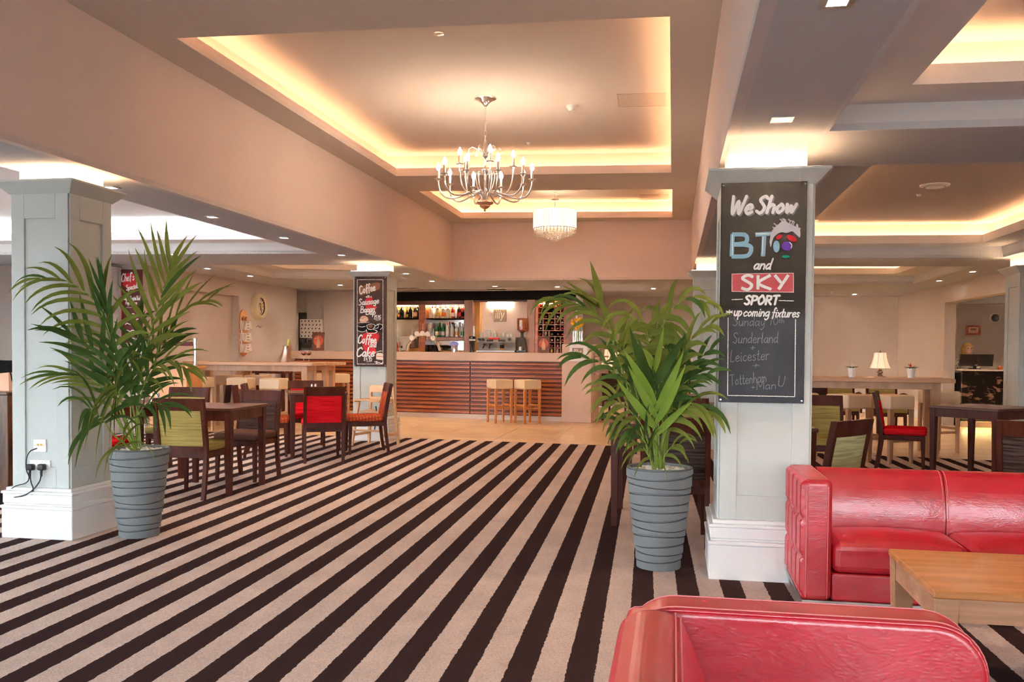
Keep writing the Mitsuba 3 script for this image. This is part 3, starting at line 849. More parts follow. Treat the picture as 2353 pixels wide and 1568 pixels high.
def xz_slab(poly, y0, y1, r, n=5):
    """A slab cut in the (x, z) plane with rolled edges of radius r along y."""
    rings, v, f = [], [], []
    base = np.array(poly.exterior.coords)[:-1]
    L = LineString(list(base) + [base[0]])
    s = np.linspace(0, 1, 140, endpoint=False)
    lev = [(y0 + r - r * math.sin(t), r - r * math.cos(t)) for t in np.linspace(math.pi / 2, 0, n)] + [(y1 - r + r * math.sin(t), r - r * math.cos(t)) for t in np.linspace(0, math.pi / 2, n)]
    cx, cz = poly.centroid.x, poly.centroid.y
    pts = np.array([L.interpolate(t, normalized=True).coords[0] for t in s])
    tan = np.roll(pts, -1, 0) - np.roll(pts, 1, 0); tan /= np.linalg.norm(tan, axis=1, keepdims=True)
    nor = np.stack([-tan[:, 1], tan[:, 0]], 1)
    if Polygon(pts + nor * 0.01).area > poly.area: nor = -nor
    for y, ins in lev:
        q = pts + nor * ins
        v.append(np.stack([q[:, 0], np.full(len(q), y), q[:, 1]], 1))
    k = len(pts)
    for a in range(len(lev) - 1):
        for i in range(k):
            j = (i + 1) % k
            f += [[a * k + i, a * k + j, (a + 1) * k + j], [a * k + i, (a + 1) * k + j, (a + 1) * k + i]]
    v = np.vstack(v)
    for a, y in ((0, lev[0][0]), (len(lev) - 1, lev[-1][0])):
        v = np.vstack([v, [[cx, y, cz]]]); c = len(v) - 1
        for i in range(k):
            f.append([a * k + i, c, a * k + (i + 1) % k])
    m = trimesh.Trimesh(v, f, process=False); m.fix_normals()
    return m, pts, nor


def arm_of(y0, y1, seam_y):
    m, pts, nor = xz_slab(pa, y0, y1, 0.022)
    part(ac, 'arm', m, 'm_leather', smooth=40)
    top = pts[pts[:, 1] > 0.30]
    top = top[(np.abs(top[:, 0] - AX0) > 0.004) | (top[:, 1] > 0.6)]
    order = np.argsort(np.arctan2(top[:, 1] - 0.2, top[:, 0] - 0.3))[::-1]
    top = top[order]
    sm = []
    for yy in seam_y:
        sm.append(stitched([(p[0], yy, p[1] + 0.0008) for p in top], 0.0022))
    part(ac, 'seam', cat(sm), 'm_stitch', smooth=True)
    pip = []
    for yy in (y0 + 0.008,):
        pip.append(tube([(p[0] - 0.006 * (p[0] > 0.7), yy, p[1] - 0.006) for p in top], 0.0055, 8))
    part(ac, 'piping', cat(pip), 'm_leather', smooth=True)


arm_of(AY1 - 0.135, AY1, (AY1 - 0.118, AY1 - 0.016))
arm_of(AY1 - 1.60, AY1 - 1.465, (AY1 - 1.582, AY1 - 1.484))
# back: a plump leaning cushion along the left side
bq_pts = np.array([(AX0 + 0.005, 0.10), (AX0 - 0.02, 0.40), (AX0 - 0.004, 0.60), (AX0 + 0.03, 0.645), (AX0 + 0.08, 0.656), (AX0 + 0.125, 0.645), (AX0 + 0.155, 0.60), (AX0 + 0.20, 0.48), (AX0 + 0.235, 0.36), (AX0 + 0.235, 0.10)])
_q = np.vstack([2 * bq_pts[0] - bq_pts[1], bq_pts, 2 * bq_pts[-1] - bq_pts[-2]])
_o = []
for i in range(1, len(_q) - 2):
    for t in np.linspace(0, 1, 8, endpoint=False):
        a_, b_, c_, d_ = _q[i - 1], _q[i], _q[i + 1], _q[i + 2]
        _o.append(0.5 * (2 * b_ + (c_ - a_) * t + (2 * a_ - 5 * b_ + 4 * c_ - d_) * t * t + (3 * b_ - a_ - 3 * c_ + d_) * t ** 3))
bq = Polygon(_o + [bq_pts[-1]]).buffer(0.008)
mb, ptsb, _ = xz_slab(bq, AY1 - 1.462, AY1 - 0.137, 0.03)
mb = trimesh.Trimesh(*trimesh.remesh.subdivide_to_size(mb.vertices, mb.faces, 0.06, max_iter=12), process=True)
part(ac, 'back_cushion', mb, 'm_leather', smooth=70)
zt = [p for p in ptsb if p[1] > 0.40 and p[0] > AX0 + 0.12]
for dx in (0.0, ):
    xx = AX0 + 0.128
    part(ac, 'back_seam', stitched([(xx, AY1 - 1.45, 0.6555), (xx, AY1 - 0.15, 0.6555)], 0.0025), 'm_stitch', smooth=True)
    part(ac, 'back_seam', stitched([(xx + 0.012, AY1 - 1.45, 0.651), (xx + 0.012, AY1 - 0.15, 0.651)], 0.0022), 'm_stitch', smooth=True)
part(ac, 'seat_cushion', cushion(AX0 + 0.25, AX1 - 0.02, AY1 - 1.455, AY1 - 0.142, 0.22, 0.36, 0.035, 0.03), 'm_leather', smooth=50)
part(ac, 'base', rbox(AX0 + 0.03, AX1 - 0.02, AY1 - 1.46, AY1 - 0.14, 0.09, 0.215, 0.012, 8), 'm_leather', smooth=40)
for x in (AX0 + 0.04, AX1 - 0.09):
    for y in (AY1 - 1.57, AY1 - 0.07):
        part(ac, 'leg', bx(x, x + 0.03, y, y + 0.03, 0, 0.092, 0.003), 'm_steel', smooth=False)
part(ac, 'hole_mark', moved(lathe([(0, 0), (0.006, 0), (0.006, 0.0008), (0, 0.0008)], 10), M4(0.085, AY1 - 0.05, AZ - 0.0002)), 'm_ink_red', smooth=False)

# --- coffee table
table('coffee_table', 1.69, 3.745, 0, 1.52, 0.69, 0.45, 'low wooden coffee table in front of the red sofa', None, leg=0.085, top=0.03, apron=0.085, mats=('m_table', 'm_table_edge'), inset=0.004)


# ================================================================== the bar
BANG = math.radians(-6.5)
BO = np.array([-1.945, 15.93, 0.0])
BM = M4(*BO, BANG)
BI = np.linalg.inv(BM)


def onb(px, py, ly):
    """Bar's own (x, z) on its own plane y = ly, at a pixel."""
    d = _f * FPX + _r * (px - CX) - _u * (py - CY)
    o = BI[:3, :3] @ EYE + BI[:3, 3]; d = BI[:3, :3] @ d
    q = o + d * (ly - o[1]) / d[1]
    return q[0], q[2]


XB0 = onb(674, 806, 0)[0]
XJ = onb(1080.6, 850, 0)[0]
X1290 = onb(1291, 850, -0.10)[0]
bar = thing('bar_counter', 'long bar counter with red-brown slatted front and pale top', 'bar counter')
part(bar, 'countertop', bx(XB0 - 0.03, X1290 - 0.002, -0.04, 0.62, 1.076, 1.235, 0.006), 'm_counter', tw=BM, smooth=False, label='pale stone-coloured bar top')
part(bar, 'carcass', bx(XB0 + 0.02, X1290 - 0.002, 0.035, 0.55, 0.085, 1.076), 'm_redwood_dark', tw=BM, smooth=False)
part(bar, 'kick_plate', bx(XB0 + 0.04, X1290 - 0.002, 0.03, 0.06, 0.0, 0.085), 'm_kick', tw=BM, smooth=False, label='brushed metal kick plate')
XJ2 = (XB0 + XJ) / 2
slat_ply = {}
for k in range(13):
    z0 = 0.092 + k * 0.0755
    for a, b in ((XB0 + 0.02, XJ2 - 0.004), (XJ2 + 0.004, XJ - 0.013), (XJ + 0.013, X1290 - 0.004)):
        m = hull([(x, y, z) for x in (a, b) for y, z in ((0.036, z0), (0.0, z0 + 0.012), (0.0, z0 + 0.045), (0.012, z0 + 0.058), (0.036, z0 + 0.058))])
        part(bar, 'slat', m, 'm_redwood', tw=BM, smooth=False)
# end panel with the sign and the vase
XE = onb(1359, 850, -0.10)[0]
X1290 = onb(1291, 850, -0.10)[0]
ep = thing('bar_end_panel', 'tall plain end panel of the bar with a small square sign', 'bar end panel')
part(ep, 'panel', bx(X1290, XE, -0.10, 0.62, 0.0, 1.395, 0.006), 'm_counter', tw=BM, smooth=False)

# back bar
LB = 2.15
bk = thing('back_bar', 'dark red wooden back bar with shelves, posts and a dark header', 'shelving')


def rect(px0, py0, px1, py1, ly=LB):
    x0, z1 = onb(px0, py0, ly); x1, z0 = onb(px1, py1, ly)
    return x0, x1, z0, z1


def slab(px0, py0, px1, py1, name, m, y0, y1, b=0.003, parent=bk, **kw):
    x0, x1, z0, z1 = rect(px0, py0, px1, py1, y0)
    return part(parent, name, bx(x0, x1, y0, y1, z0, z1, b), m, tw=BM, smooth=False, **kw)


slab(741, 667.5, 1324, 688, 'header', 'm_dark', LB - 0.06, LB + 0.5, label='near-black header board')
slab(741, 688, 1068, 700.5, 'fascia', 'm_redwood_dark', LB, LB + 0.45)
slab(1085, 688, 1324, 692, 'fascia', 'm_redwood_dark', LB, LB + 0.45)
slab(742, 688, 762, 802, 'side_panel', 'm_redwood', LB, LB + 0.45, label='orange-red side panel')
slab(763, 688, 771, 803, 'side_panel', 'm_redwood_dark', LB - 0.02, LB + 0.45)
slab(962, 700, 977, 808, 'post', 'm_redwood', LB - 0.02, LB + 0.45)
slab(1067, 688, 1085, 811, 'post', 'm_post', LB - 0.05, LB + 0.45)
slab(1085, 692, 1102, 812, 'inner_side', 'm_goldwood', LB + 0.10, LB + 0.45, label='golden lit wood')
slab(1211, 689, 1228, 814, 'post', 'm_post', LB - 0.05, LB + 0.45)
slab(1300, 691, 1323, 816, 'post', 'm_post', LB - 0.05, LB + 0.45)
slab(1323, 672, 1326, 816, 'edge_strip', 'm_white', LB - 0.06, LB + 0.45)
slab(742, 809.7, 1227, 835, 'back_counter', 'm_redwood_dark', LB - 0.26, LB + 0.5)
slab(762, 690, 1075, 812, 'back_panel', 'm_goldwood', LB + 0.40, LB + 0.44)
slab(1100, 692, 1212, 814, 'back_panel', 'm_bulkhead', LB + 0.20, LB + 0.24, label='pale panel behind the coffee machine')
# mirrors behind the lower shelves
for a, b, c, d in ((771, 733, 962, 800), (978, 732, 1066, 775), (978, 782, 1066, 806)):
    slab(a, b, c, d, 'mirror', 'm_mirror', LB + 0.385, LB + 0.398)
# glass shelves
for a, b, c in ((771, 962, 731.5), (978, 1066, 732)):
    x0, x1, z0, z1 = rect(a, c, b, c + 1.6, LB + 0.05)
    part(bk, 'shelf', bx(x0, x1, LB + 0.03, LB + 0.38, z1 - 0.018, z1), 'm_dark', tw=BM, smooth=False)
slab(978, 775, 1066, 783, 'shelf', 'm_post', LB + 0.02, LB + 0.38)
slab(771, 770, 815, 781, 'shelf', 'm_redwood', LB + 0.02, LB + 0.38)
# shelf lights under the fascia
for a, b in ((773, 960), (979, 1065)):
    x0, x1, z0, z1 = rect(a, 700.5, b, 702, LB + 0.10)
    glow(bk, 'shelf_light', bx(x0, x1, LB + 0.10, LB + 0.13, z0 - 0.022, z0 - 0.012), E_SHELF * 0.8, smooth=False, tw=BM)
x0, x1, z0, z1 = rect(1120, 695, 1176, 698, LB + 0.12)
glow(bk, 'shelf_light', bx(x0, x1, LB + 0.12, LB + 0.15, z1 - 0.02, z1 - 0.008), E_SHELF * 0.8, smooth=False, tw=BM)
x0, x1, z0, z1 = rect(1242, 694, 1290, 696, LB + 0.12)
glow(bk, 'shelf_light', bx(x0, x1, LB + 0.03, LB + 0.06, z0 - 0.022, z0 - 0.012), E_SHELF * 0.7, smooth=False, tw=BM)


# bottles
def bottle_parts(h, r, neck, shoulder=0.62, kind='wine'):
    nh = h * (1 - shoulder)
    if kind == 'champagne':
        pr = [(0, 0), (r, 0.004), (r, h * 0.46), (r * 0.9, h * 0.56), (neck * 1.25, h * 0.74), (neck, h * 0.80), (neck, h * 0.985), (0, h * 0.985)]
    elif kind == 'square':
        pr = [(0, 0), (r, 0.003), (r, h * 0.66), (r * 0.85, h * 0.72), (neck, h * 0.77), (neck, h * 0.985), (0, h * 0.985)]
    else:
        pr = [(0, 0), (r, 0.004), (r, h * shoulder * 0.95), (r * 0.75, h * (shoulder + 0.09)), (neck, h * (shoulder + 0.17)), (neck, h * 0.985), (0, h * 0.985)]
    body = mikit.ply(lathe(pr, 14), None, smooth=40)
    lab = mikit.ply(lathe([(r * 1.015, h * 0.12), (r * 1.02, h * 0.13), (r * 1.02, h * 0.40), (r * 1.015, h * 0.41)], 14), None, smooth=40)
    cap = mikit.ply(lathe([(neck * 1.15, h * (0.80 if kind == 'champagne' else 0.88)), (neck * 1.2, h), (0, h * 1.004)], 10), None, smooth=40)
    return body, lab, cap


BOT = {'champagne': bottle_parts(0.31, 0.043, 0.015, kind='champagne'), 'spirit': bottle_parts(0.285, 0.038, 0.015, 0.60), 'square': bottle_parts(0.27, 0.044, 0.015, kind='square'), 'wine': bottle_parts(0.30, 0.037, 0.014, 0.60),
       'small': bottle_parts(0.205, 0.028, 0.012, 0.55)}


def bottle(kind, px, py, ly, body, lab, cap, label, group, s=1.0, upside=False):
    x, z = onb(px, py, ly)
    tw = BM @ M4(x, ly, z, 0, s)
    if upside:
        tw = BM @ M4(x, ly, z, 0, s, rx=math.pi)
    t = thing('bottle', label, 'bottle', group)
    b, l, c = BOT[kind]
    part(t, 'glass', b, body, tw=tw)
    part(t, 'label', l, lab, tw=tw)
    part(t, 'cap', c, cap, tw=tw)
    return t


G1, G2, G3, G4 = 'champagne bottles on the upper left shelf', 'spirit bottles on the upper right shelf', 'gin and vodka bottles on the middle shelf', 'bottles behind the coffee board column'
x0, x1, z0, z1 = 0, 0, 0, 0
for px, k, b, l, c, ly, lab in (
        (910, 'champagne', 'm_bottle_dark', 'm_gold', 'm_gold', 0.12, 'dark champagne bottle with gold foil nearest the column on the upper shelf'),
        (917, 'small', 'm_bottle_dark', 'm_orange_ink', 'm_gold', 0.20, 'small dark bottle with orange label, second on the champagne shelf'),
        (923, 'champagne', 'm_bottle_dark', 'm_ink_black', 'm_ink_black', 0.12, 'all-black champagne bottle, third on the champagne shelf'),
        (929.5, 'champagne', 'm_bottle_amber', 'm_bottle_cream', 'm_bottle_cream', 0.20, 'pale pink-foiled champagne bottle in the middle of the shelf'),
        (935.5, 'small', 'm_bottle_dark', 'm_gold', 'm_gold', 0.12, 'small dark bottle with gold neck on the champagne shelf'),
        (943, 'champagne', 'm_bottle_dark', 'm_ink_black', 'm_plastic_white', 0.12, 'black champagne bottle with silver neck on the upper shelf'),
        (954, 'champagne', 'm_bottle_olive', 'm_bottle_cream', 'm_gold', 0.12, 'green champagne bottle with cream label and gold foil by the post'),
        (959.5, 'champagne', 'm_bottle_dark', 'm_ink_black', 'm_gold', 0.24, 'dark champagne bottle half behind the cream-labelled one')):
    bottle(k, px, 731.4, LB + ly, b, l, c, lab, G1)
for px, k, b, l, c, ly, lab, s in (
        (989.5, 'spirit', 'm_bottle_cream', 'm_bottle_cream', 'm_bottle_cream', 0.12, 'cream coconut-white bottle at the left end of the spirit shelf', 1.05),
        (997, 'spirit', 'm_bottle_frost', 'm_bottle_frost', 'm_plastic_grey', 0.22, 'frosted grey bottle, second on the spirit shelf', 1.08),
        (1006, 'square', 'm_bottle_cream', 'm_gold', 'm_plastic_white', 0.12, 'broad white bottle with a sun label on the spirit shelf', 1.12),
        (1019, 'square', 'm_bottle_clear', 'm_orange_ink', 'm_plastic_white', 0.14, 'clear bottle with orange round label on the spirit shelf', 1.08),
        (1029.5, 'square', 'm_bottle_clear', 'm_bottle_cream', 'm_plastic_white', 0.12, 'clear bottle with gold round label on the spirit shelf', 1.08),
        (1040.5, 'spirit', 'm_bottle_red', 'm_plastic_white', 'm_ink_red', 0.12, 'red-brown ribbed bottle on the spirit shelf', 1.0),
        (1047.5, 'spirit', 'm_bottle_clear', 'm_plastic_white', 'm_plastic_white', 0.20, 'thin clear bottle behind the red-brown one', 1.08),
        (1055, 'spirit', 'm_bottle_dark', 'm_ink_red', 'm_ink_red', 0.12, 'dark bottle with red label and red cap on the spirit shelf', 1.05),
        (1062.5, 'spirit', 'm_bottle_red', 'm_ink_black', 'm_ink_black', 0.16, 'dark red bottle at the right end of the spirit shelf', 1.1)):
    bottle(k, px, 731.6, LB + ly, b, l, c, lab, G2, s)
for px, k, b, l, c, ly, lab, s in (
        (1004, 'spirit', 'm_bottle_green', 'm_bottle_cream', 'm_bottle_green', 0.14, 'green gin bottle at the left of the middle shelf', 1.0),
        (1010, 'spirit', 'm_bottle_green', 'm_paper', 'm_bottle_green', 0.24, 'green gin bottle behind its twins on the middle shelf', 1.08),
        (1017.5, 'spirit', 'm_bottle_green', 'm_paper', 'm_bottle_green', 0.14, 'green gin bottle with pale label right of its twin', 1.0),
        (1027.5, 'spirit', 'm_bottle_clear', 'm_plastic_white', 'm_ink_red', 0.14, 'clear vodka bottle with red cap on the middle shelf', 1.05),
        (1033, 'spirit', 'm_bottle_clear', 'm_paper', 'm_ink_red', 0.26, 'clear vodka bottle with red cap standing further back', 1.12),
        (1039, 'spirit', 'm_bottle_frost', 'm_bottle_frost', 'm_ink_black', 0.14, 'frosted bottle with black cap on the middle shelf', 1.1),
        (1049.5, 'square', 'm_bottle_clear', 'm_bottle_amber', 'm_plastic_white', 0.14, 'clear rum bottle with amber label on the middle shelf', 1.0),
        (1057.5, 'spirit', 'm_bottle_clear', 'm_plastic_white', 'm_plastic_white', 0.22, 'clear bottle with white cap on the middle shelf', 1.1),
        (1062.8, 'spirit', 'm_bottle_clear', 'm_bottle_green', 'm_plastic_white', 0.13, 'clear bottle with green label at the right end of the middle shelf', 1.0)):
    bottle(k, px, 774.6, LB + ly, b, l, c, lab, G3, s)
for px, py, k, b, l, c, ly, lab, s in (
        (784, 728.5, 'wine', 'm_bottle_green', 'm_bottle_cream', 'm_gold', 0.12, 'green wine bottle at the left of the coffee board', 1.0),
        (797, 728.5, 'square', 'm_bottle_cream', 'm_bottle_cream', 'm_plastic_white', 0.12, 'cream bottle beside the green wine bottle', 1.05),
        (804, 728.5, 'spirit', 'm_bottle_cream', 'm_gold', 'm_plastic_white', 0.22, 'cream bottle with gold label, third from the left', 1.05),
        (811, 728.5, 'square', 'm_bottle_clear', 'm_paper', 'm_plastic_white', 0.12, 'clear bottle half behind the coffee board', 1.05),
        (784, 769.5, 'small', 'm_bottle_clear', 'm_paper', 'm_steel', 0.16, 'small clear bottle with steel cap on the lower left shelf', 1.0),
        (804, 769.5, 'small', 'm_bottle_amber', 'm_ink_black', 'm_ink_black', 0.16, 'amber bottle with black label on the lower left shelf', 1.1),
        (794, 809, 'wine', 'm_bottle_blue', 'm_paper', 'm_ink_black', 0.05, 'dark blue bottle on the back counter left of the board', 0.85),
        (802, 809, 'spirit', 'm_bottle_green', 'm_plastic_white', 'm_ink_black', 0.02, 'green bottle with white label on the back counter left of the board', 0.95),
        (810, 809, 'wine', 'm_bottle_dark', 'm_ink_red', 'm_ink_black', 0.05, 'dark bottle with red label on the back counter left of the board', 0.85)):
    bottle(k, px, py, LB + ly, b, l, c, lab, G4, s)
# the upside-down dispensers
for px, py, b, lab in ((793, 742, 'm_bottle_amber', 'amber whisky bottle hung upside down in a dispenser'), (989, 742, 'm_bottle_clear', 'clear bottle hung upside down left of the gin bottles')):
    bottle('spirit', px, py, LB + 0.10, b, 'm_bottle_cream', 'm_steel', lab, 'upturned bottles in dispensers', 0.98, upside=True)
for i, px in enumerate((908, 913, 918, 924)):
    bottle('small', px, 809, LB - 0.05 + 0.05 * (i % 2), ('m_bottle_dark', 'm_bottle_red', 'm_bottle_amber', 'm_bottle_dark')[i], ('m_plastic_white', 'm_ink_red', 'm_paper', 'm_plastic_white')[i], 'm_ink_red',
           ('small dark mixer bottle right at the column on the back counter', 'small red mixer bottle, second from the column', 'small amber mixer bottle, third from the column', 'small dark mixer bottle, fourth from the column')[i], 'mixer bottles on the back counter')


def tumbler(h, r0, r1, n=12):
    return mikit.ply(lathe([(0, 0.002), (r0, 0.0), (r1, h), (r1 * 0.95, h), (r0 * 0.9, 0.008), (0, 0.008)], n), None, smooth=40)


GLASS = {'tumbler': tumbler(0.11, 0.030, 0.036), 'tall': tumbler(0.15, 0.026, 0.036)}


def glass(kind, tw, label, group, m='m_glass'):
    k = part(None, 'drinking_glass', GLASS[kind], m, tw=tw)
    labels[k] = {'label': label, 'category': 'glass', 'group': group}


for i in range(7):
    x, z = onb(981 + 4.6 * i, 809, LB + 0.02)
    glass('tall', BM @ M4(x, LB + 0.02 + 0.07 * (i % 2), z), 'dark tall glass under the middle shelf, ' + ('first', 'second', 'third', 'fourth', 'fifth', 'sixth', 'last')[i] + ' in its row from the left', 'dark glasses on the back counter', 'm_bottle_dark')

# wine rack: a grid of cells with bottles lying in it
wr = thing('wine_rack', 'wooden wine rack of square cells at the right end of the back bar', 'wine rack')
slab(1228, 690, 1235.5, 815, 'side_panel', 'm_redwood', LB - 0.02, LB + 0.4, parent=wr)
slab(1295.5, 690, 1300.5, 815, 'side_panel', 'm_redwood', LB - 0.02, LB + 0.4, parent=wr)
slab(1234, 690, 1298, 815, 'back', 'm_dark', LB + 0.36, LB + 0.40, parent=wr)
rows = [691, 706, 719.5, 733, 746.5, 760, 773.5, 787, 800, 814]
cols = [1235.5, 1247.5, 1261, 1274.5, 1287.5, 1296]
for k, y in enumerate(rows[1:]):
    x0, x1, z0, z1 = rect(1235, y - 0.95, 1296, y + 0.95, LB)
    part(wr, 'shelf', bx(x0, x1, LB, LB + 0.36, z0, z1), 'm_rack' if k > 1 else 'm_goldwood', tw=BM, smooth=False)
for r in range(len(rows) - 1):
    for c in cols[1:5]:
        if (r, c) in ((1, 1247.5), (1, 1261), (4, 1261 + 0)) or (r == 5 and c > 1262):
            continue
        x0, x1, z0, z1 = rect(c - 0.95, rows[r] + 0.95, c + 0.95, rows[r + 1] - 0.95, LB)
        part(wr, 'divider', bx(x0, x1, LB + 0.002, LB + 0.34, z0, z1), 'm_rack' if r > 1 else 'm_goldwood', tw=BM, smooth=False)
lay = mikit.ply(lathe([(0, 0), (0.015, 0.0), (0.015, 0.09), (0.037, 0.14), (0.037, 0.30), (0, 0.30)], 12), None, smooth=40)
foil = mikit.ply(lathe([(0, -0.002), (0.0165, -0.001), (0.0165, 0.05), (0.015, 0.052)], 10), None, smooth=40)
for r, (ya, yb) in enumerate(zip(rows[:-2], rows[1:-1])):
    for c in range(5):
        if (r == 1 and c in (0, 1, 2)) or (c == 1 and r in (4, 5)) or (c == 4 and r in (0, 1, 2)) or (r >= 7 and c < 2) or (r == 6 and c < 2 and False):
            continue
        x, z = onb((cols[c] + cols[c + 1]) / 2, (ya + yb) / 2 + 2.0, LB)
        tw = BM @ M4(x, LB + 0.02, z + 0.004) @ trimesh.transformations.rotation_matrix(-math.pi / 2, [1, 0, 0])
        fc = (r * 3 + c * 2) % 5
        t = thing('wine_bottle', 'wine bottle with ' + ('red', 'pink', 'white', 'pink', 'grey')[fc] + ' foil in the wine rack, ' + ('first', 'second', 'third', 'fourth', 'fifth', 'sixth', 'seventh', 'eighth')[r] + ' row, ' + ('first', 'second', 'third', 'fourth', 'fifth')[c] + ' cell from left', 'bottle', 'wine bottles lying in the rack')
        part(t, 'glass', lay, 'm_bottle_dark', tw=tw)
        part(t, 'foil', foil, ('m_ink_red', 'm_ink_pink', 'm_plastic_white', 'm_ink_pink', 'm_plastic_grey')[(r * 3 + c * 2) % 5], tw=tw)
for px, py, b, l, lab in ((1292, 732, 'm_bottle_dark', 'm_bottle_cream', 'dark wine bottle with cream label standing upright in the top right of the rack'), (1254, 772.5, 'm_bottle_dark', 'm_paper', 'wine bottle standing in the tall middle cell of the rack'),
                          (1268, 813, 'm_bottle_dark', 'm_gold', 'wine bottle with gold label in the bottom row of the rack'), (1281, 813, 'm_bottle_red', 'm_paper', 'red wine bottle with pale label in the bottom row of the rack')):
    bottle('wine', px, py, LB + 0.06, b, l, 'm_ink_red' if 'red' in lab else 'm_ink_black', lab, 'wine bottles standing in the rack', 0.75)

# coffee machine on the back counter
LC = LB - 0.22
cx0, cx1, cz0, cz1 = rect(1095, 775, 1184, 809, LC)
ZT = onb(1140, 809.5, LC)[1]
cm = thing('coffee_machine', 'steel espresso machine with cups on top', 'coffee machine')
part(cm, 'body', hull([(x, y, z) for x in (cx0 + 0.02, cx1 - 0.02) for y, z in ((LC + 0.10, ZT + 0.03), (LC + 0.06, ZT + 0.22), (LC + 0.45, ZT + 0.03), (LC + 0.45, ZT + 0.22))]), 'm_steel', tw=BM, smooth=False)
part(cm, 'control_panel', hull([(x, y, z) for x in (cx0, cx1) for y, z in ((LC - 0.02, ZT + 0.20), (LC + 0.02, ZT + 0.31), (LC + 0.40, ZT + 0.31), (LC + 0.40, ZT + 0.20))]), 'm_steel', tw=BM, smooth=False)
part(cm, 'drip_tray', bx(cx0, cx1, LC - 0.04, LC + 0.45, ZT, ZT + 0.035, 0.006), 'm_steel', tw=BM, smooth=False)
for px in (1102, 1110, 1171):
    x, z = onb(px, 780.5, LC - 0.01)
    part(cm, 'knob', cyl((x, LC - 0.06, z), (x, LC + 0.0, z), 0.025, 0.028, 10), 'm_black', tw=BM)
for a, b, m in ((1118, 1132, 'm_black'), (1145, 1160, 'm_black'), (1122, 1147, 'm_ink_red')):
    x0, x1, z0, z1 = rect(a, 781 if m == 'm_black' else 776.5, b, 785 if m == 'm_black' else 780, LC - 0.025)
    part(cm, 'button_row' if m == 'm_black' else 'display', bx(x0, x1, LC - 0.028, LC + 0.01, z0, z1, 0.003), m, tw=BM, smooth=False)
for px in (1113, 1127, 1155):
    x, z = onb(px, 790, LC)
    part(cm, 'group_handle', cat([cyl((x, LC + 0.02, z), (x, LC + 0.02, z - 0.03), 0.035, 0.033, 10), cyl((x, LC - 0.0, z - 0.02), (x + 0.02, LC - 0.14, z - 0.09), 0.012, 0.017, 8)]), 'm_black', tw=BM)
for i, (px, h) in enumerate(((1107, 0.10), (1118, 0.15), (1125, 0.15), (1132, 0.14), (1140, 0.08), (1152, 0.08), (1159, 0.09), (1166, 0.07), (1175, 0.08))):
    x, z = onb(px, 775, LC + 0.1)
    k = part(None, 'coffee_cup', lathe([(0, 0.004), (0.028, 0), (0.042, h), (0.038, h), (0.025, 0.01), (0, 0.01)], 12), 'm_plastic_white', tw=BM @ M4(x, LC + 0.08 + 0.08 * (i % 2), ZT + 0.311), smooth=40)
    labels[k] = {'label': ('tall white cup' if h > 0.12 else 'small white cup') + ' on the espresso machine, ' + ('leftmost', 'second', 'third', 'fourth', 'fifth', 'sixth', 'seventh', 'eighth', 'last')[i] + ' from the left' * (0 < i < 8), 'category': 'cup', 'group': 'white cups on the espresso machine'}
# grinder
gr = thing('coffee_grinder', 'tall coffee grinder with red-brown bean hopper right of the espresso machine', 'coffee grinder')
gx, gz = onb(1196.5, 810, LC)
gz = ZT
part(gr, 'base', moved(cat([rbox(-0.10, 0.10, -0.08, 0.12, 0, 0.05, 0.01), hull([(x, y, z) for z, s in ((0.05, 0.09), (0.30, 0.055)) for x in (-s, s) for y in (-s, s)])]), M4(gx, LC + 0.1, gz)), 'm_black_gloss', tw=BM, smooth=False)
part(gr, 'dosing_chamber', moved(lathe([(0, 0.04), (0.05, 0.04), (0.05, 0.11), (0, 0.12)], 14), M4(gx, LC - 0.02, gz)), 'm_steel', tw=BM)
part(gr, 'neck', moved(lathe([(0.045, 0.30), (0.03, 0.33), (0.03, 0.40), (0.05, 0.42)], 14), M4(gx, LC + 0.1, gz)), 'm_black', tw=BM)
part(gr, 'hopper', moved(lathe([(0, 0.42), (0.07, 0.42), (0.105, 0.46), (0.108, 0.68), (0.10, 0.70), (0, 0.705)], 18), M4(gx, LC + 0.1, gz)), 'm_hopper', tw=BM)
part(gr, 'hopper_label', moved(bx(-0.03, 0.03, -0.112, -0.106, 0.52, 0.66), M4(gx, LC + 0.1, gz)), 'm_plastic_white', tw=BM, smooth=False)
mat('m_hopper', (0.20, 0.055, 0.02), 0.08)

# beer tap arch, on the front counter
tp = thing('beer_tap', 'chrome beer tap arch with four round lit badges', 'beer tap')
LT = 0.38
pts = [onb(px, py, LT) for px, py in ((934, 806), (936, 797), (941, 788), (949, 779), (959, 771.5), (969, 769), (981, 769), (990, 772.5), (998, 780), (1005, 790), (1009, 799), (1011, 806))]
part(tp, 'arch', tube([(x, LT, z) for x, z in pts], 0.026, 12), 'm_chrome', tw=BM)
for px, py, m in ((946, 776.5, 'm_ink_white'), (958, 767.5, 'm_ink_white'), (970.5, 766.5, 'm_ink_white'), (982.5, 768, 'm_ink_white'), (995, 777.5, 'm_ink_white')):
    x, z = onb(px, py, LT - 0.06)
    part(tp, 'badge', moved(moved(lathe([(0, -0.012), (0.047, -0.012), (0.052, 0), (0.047, 0.012), (0, 0.012)], 20), trimesh.transformations.rotation_matrix(math.pi / 2, [1, 0, 0])), M4(x, LT - 0.06, z)), m, tw=BM)
    part(tp, 'handle', cyl((x - 0.01, LT - 0.02, z + 0.04), (x - 0.012, LT + 0.0, z + 0.19), 0.010, 0.008, 8), 'm_chrome', tw=BM)
    part(tp, 'spout', cyl((x, LT - 0.05, z - 0.04), (x, LT - 0.07, z - 0.12), 0.010, 0.008, 8), 'm_chrome', tw=BM)
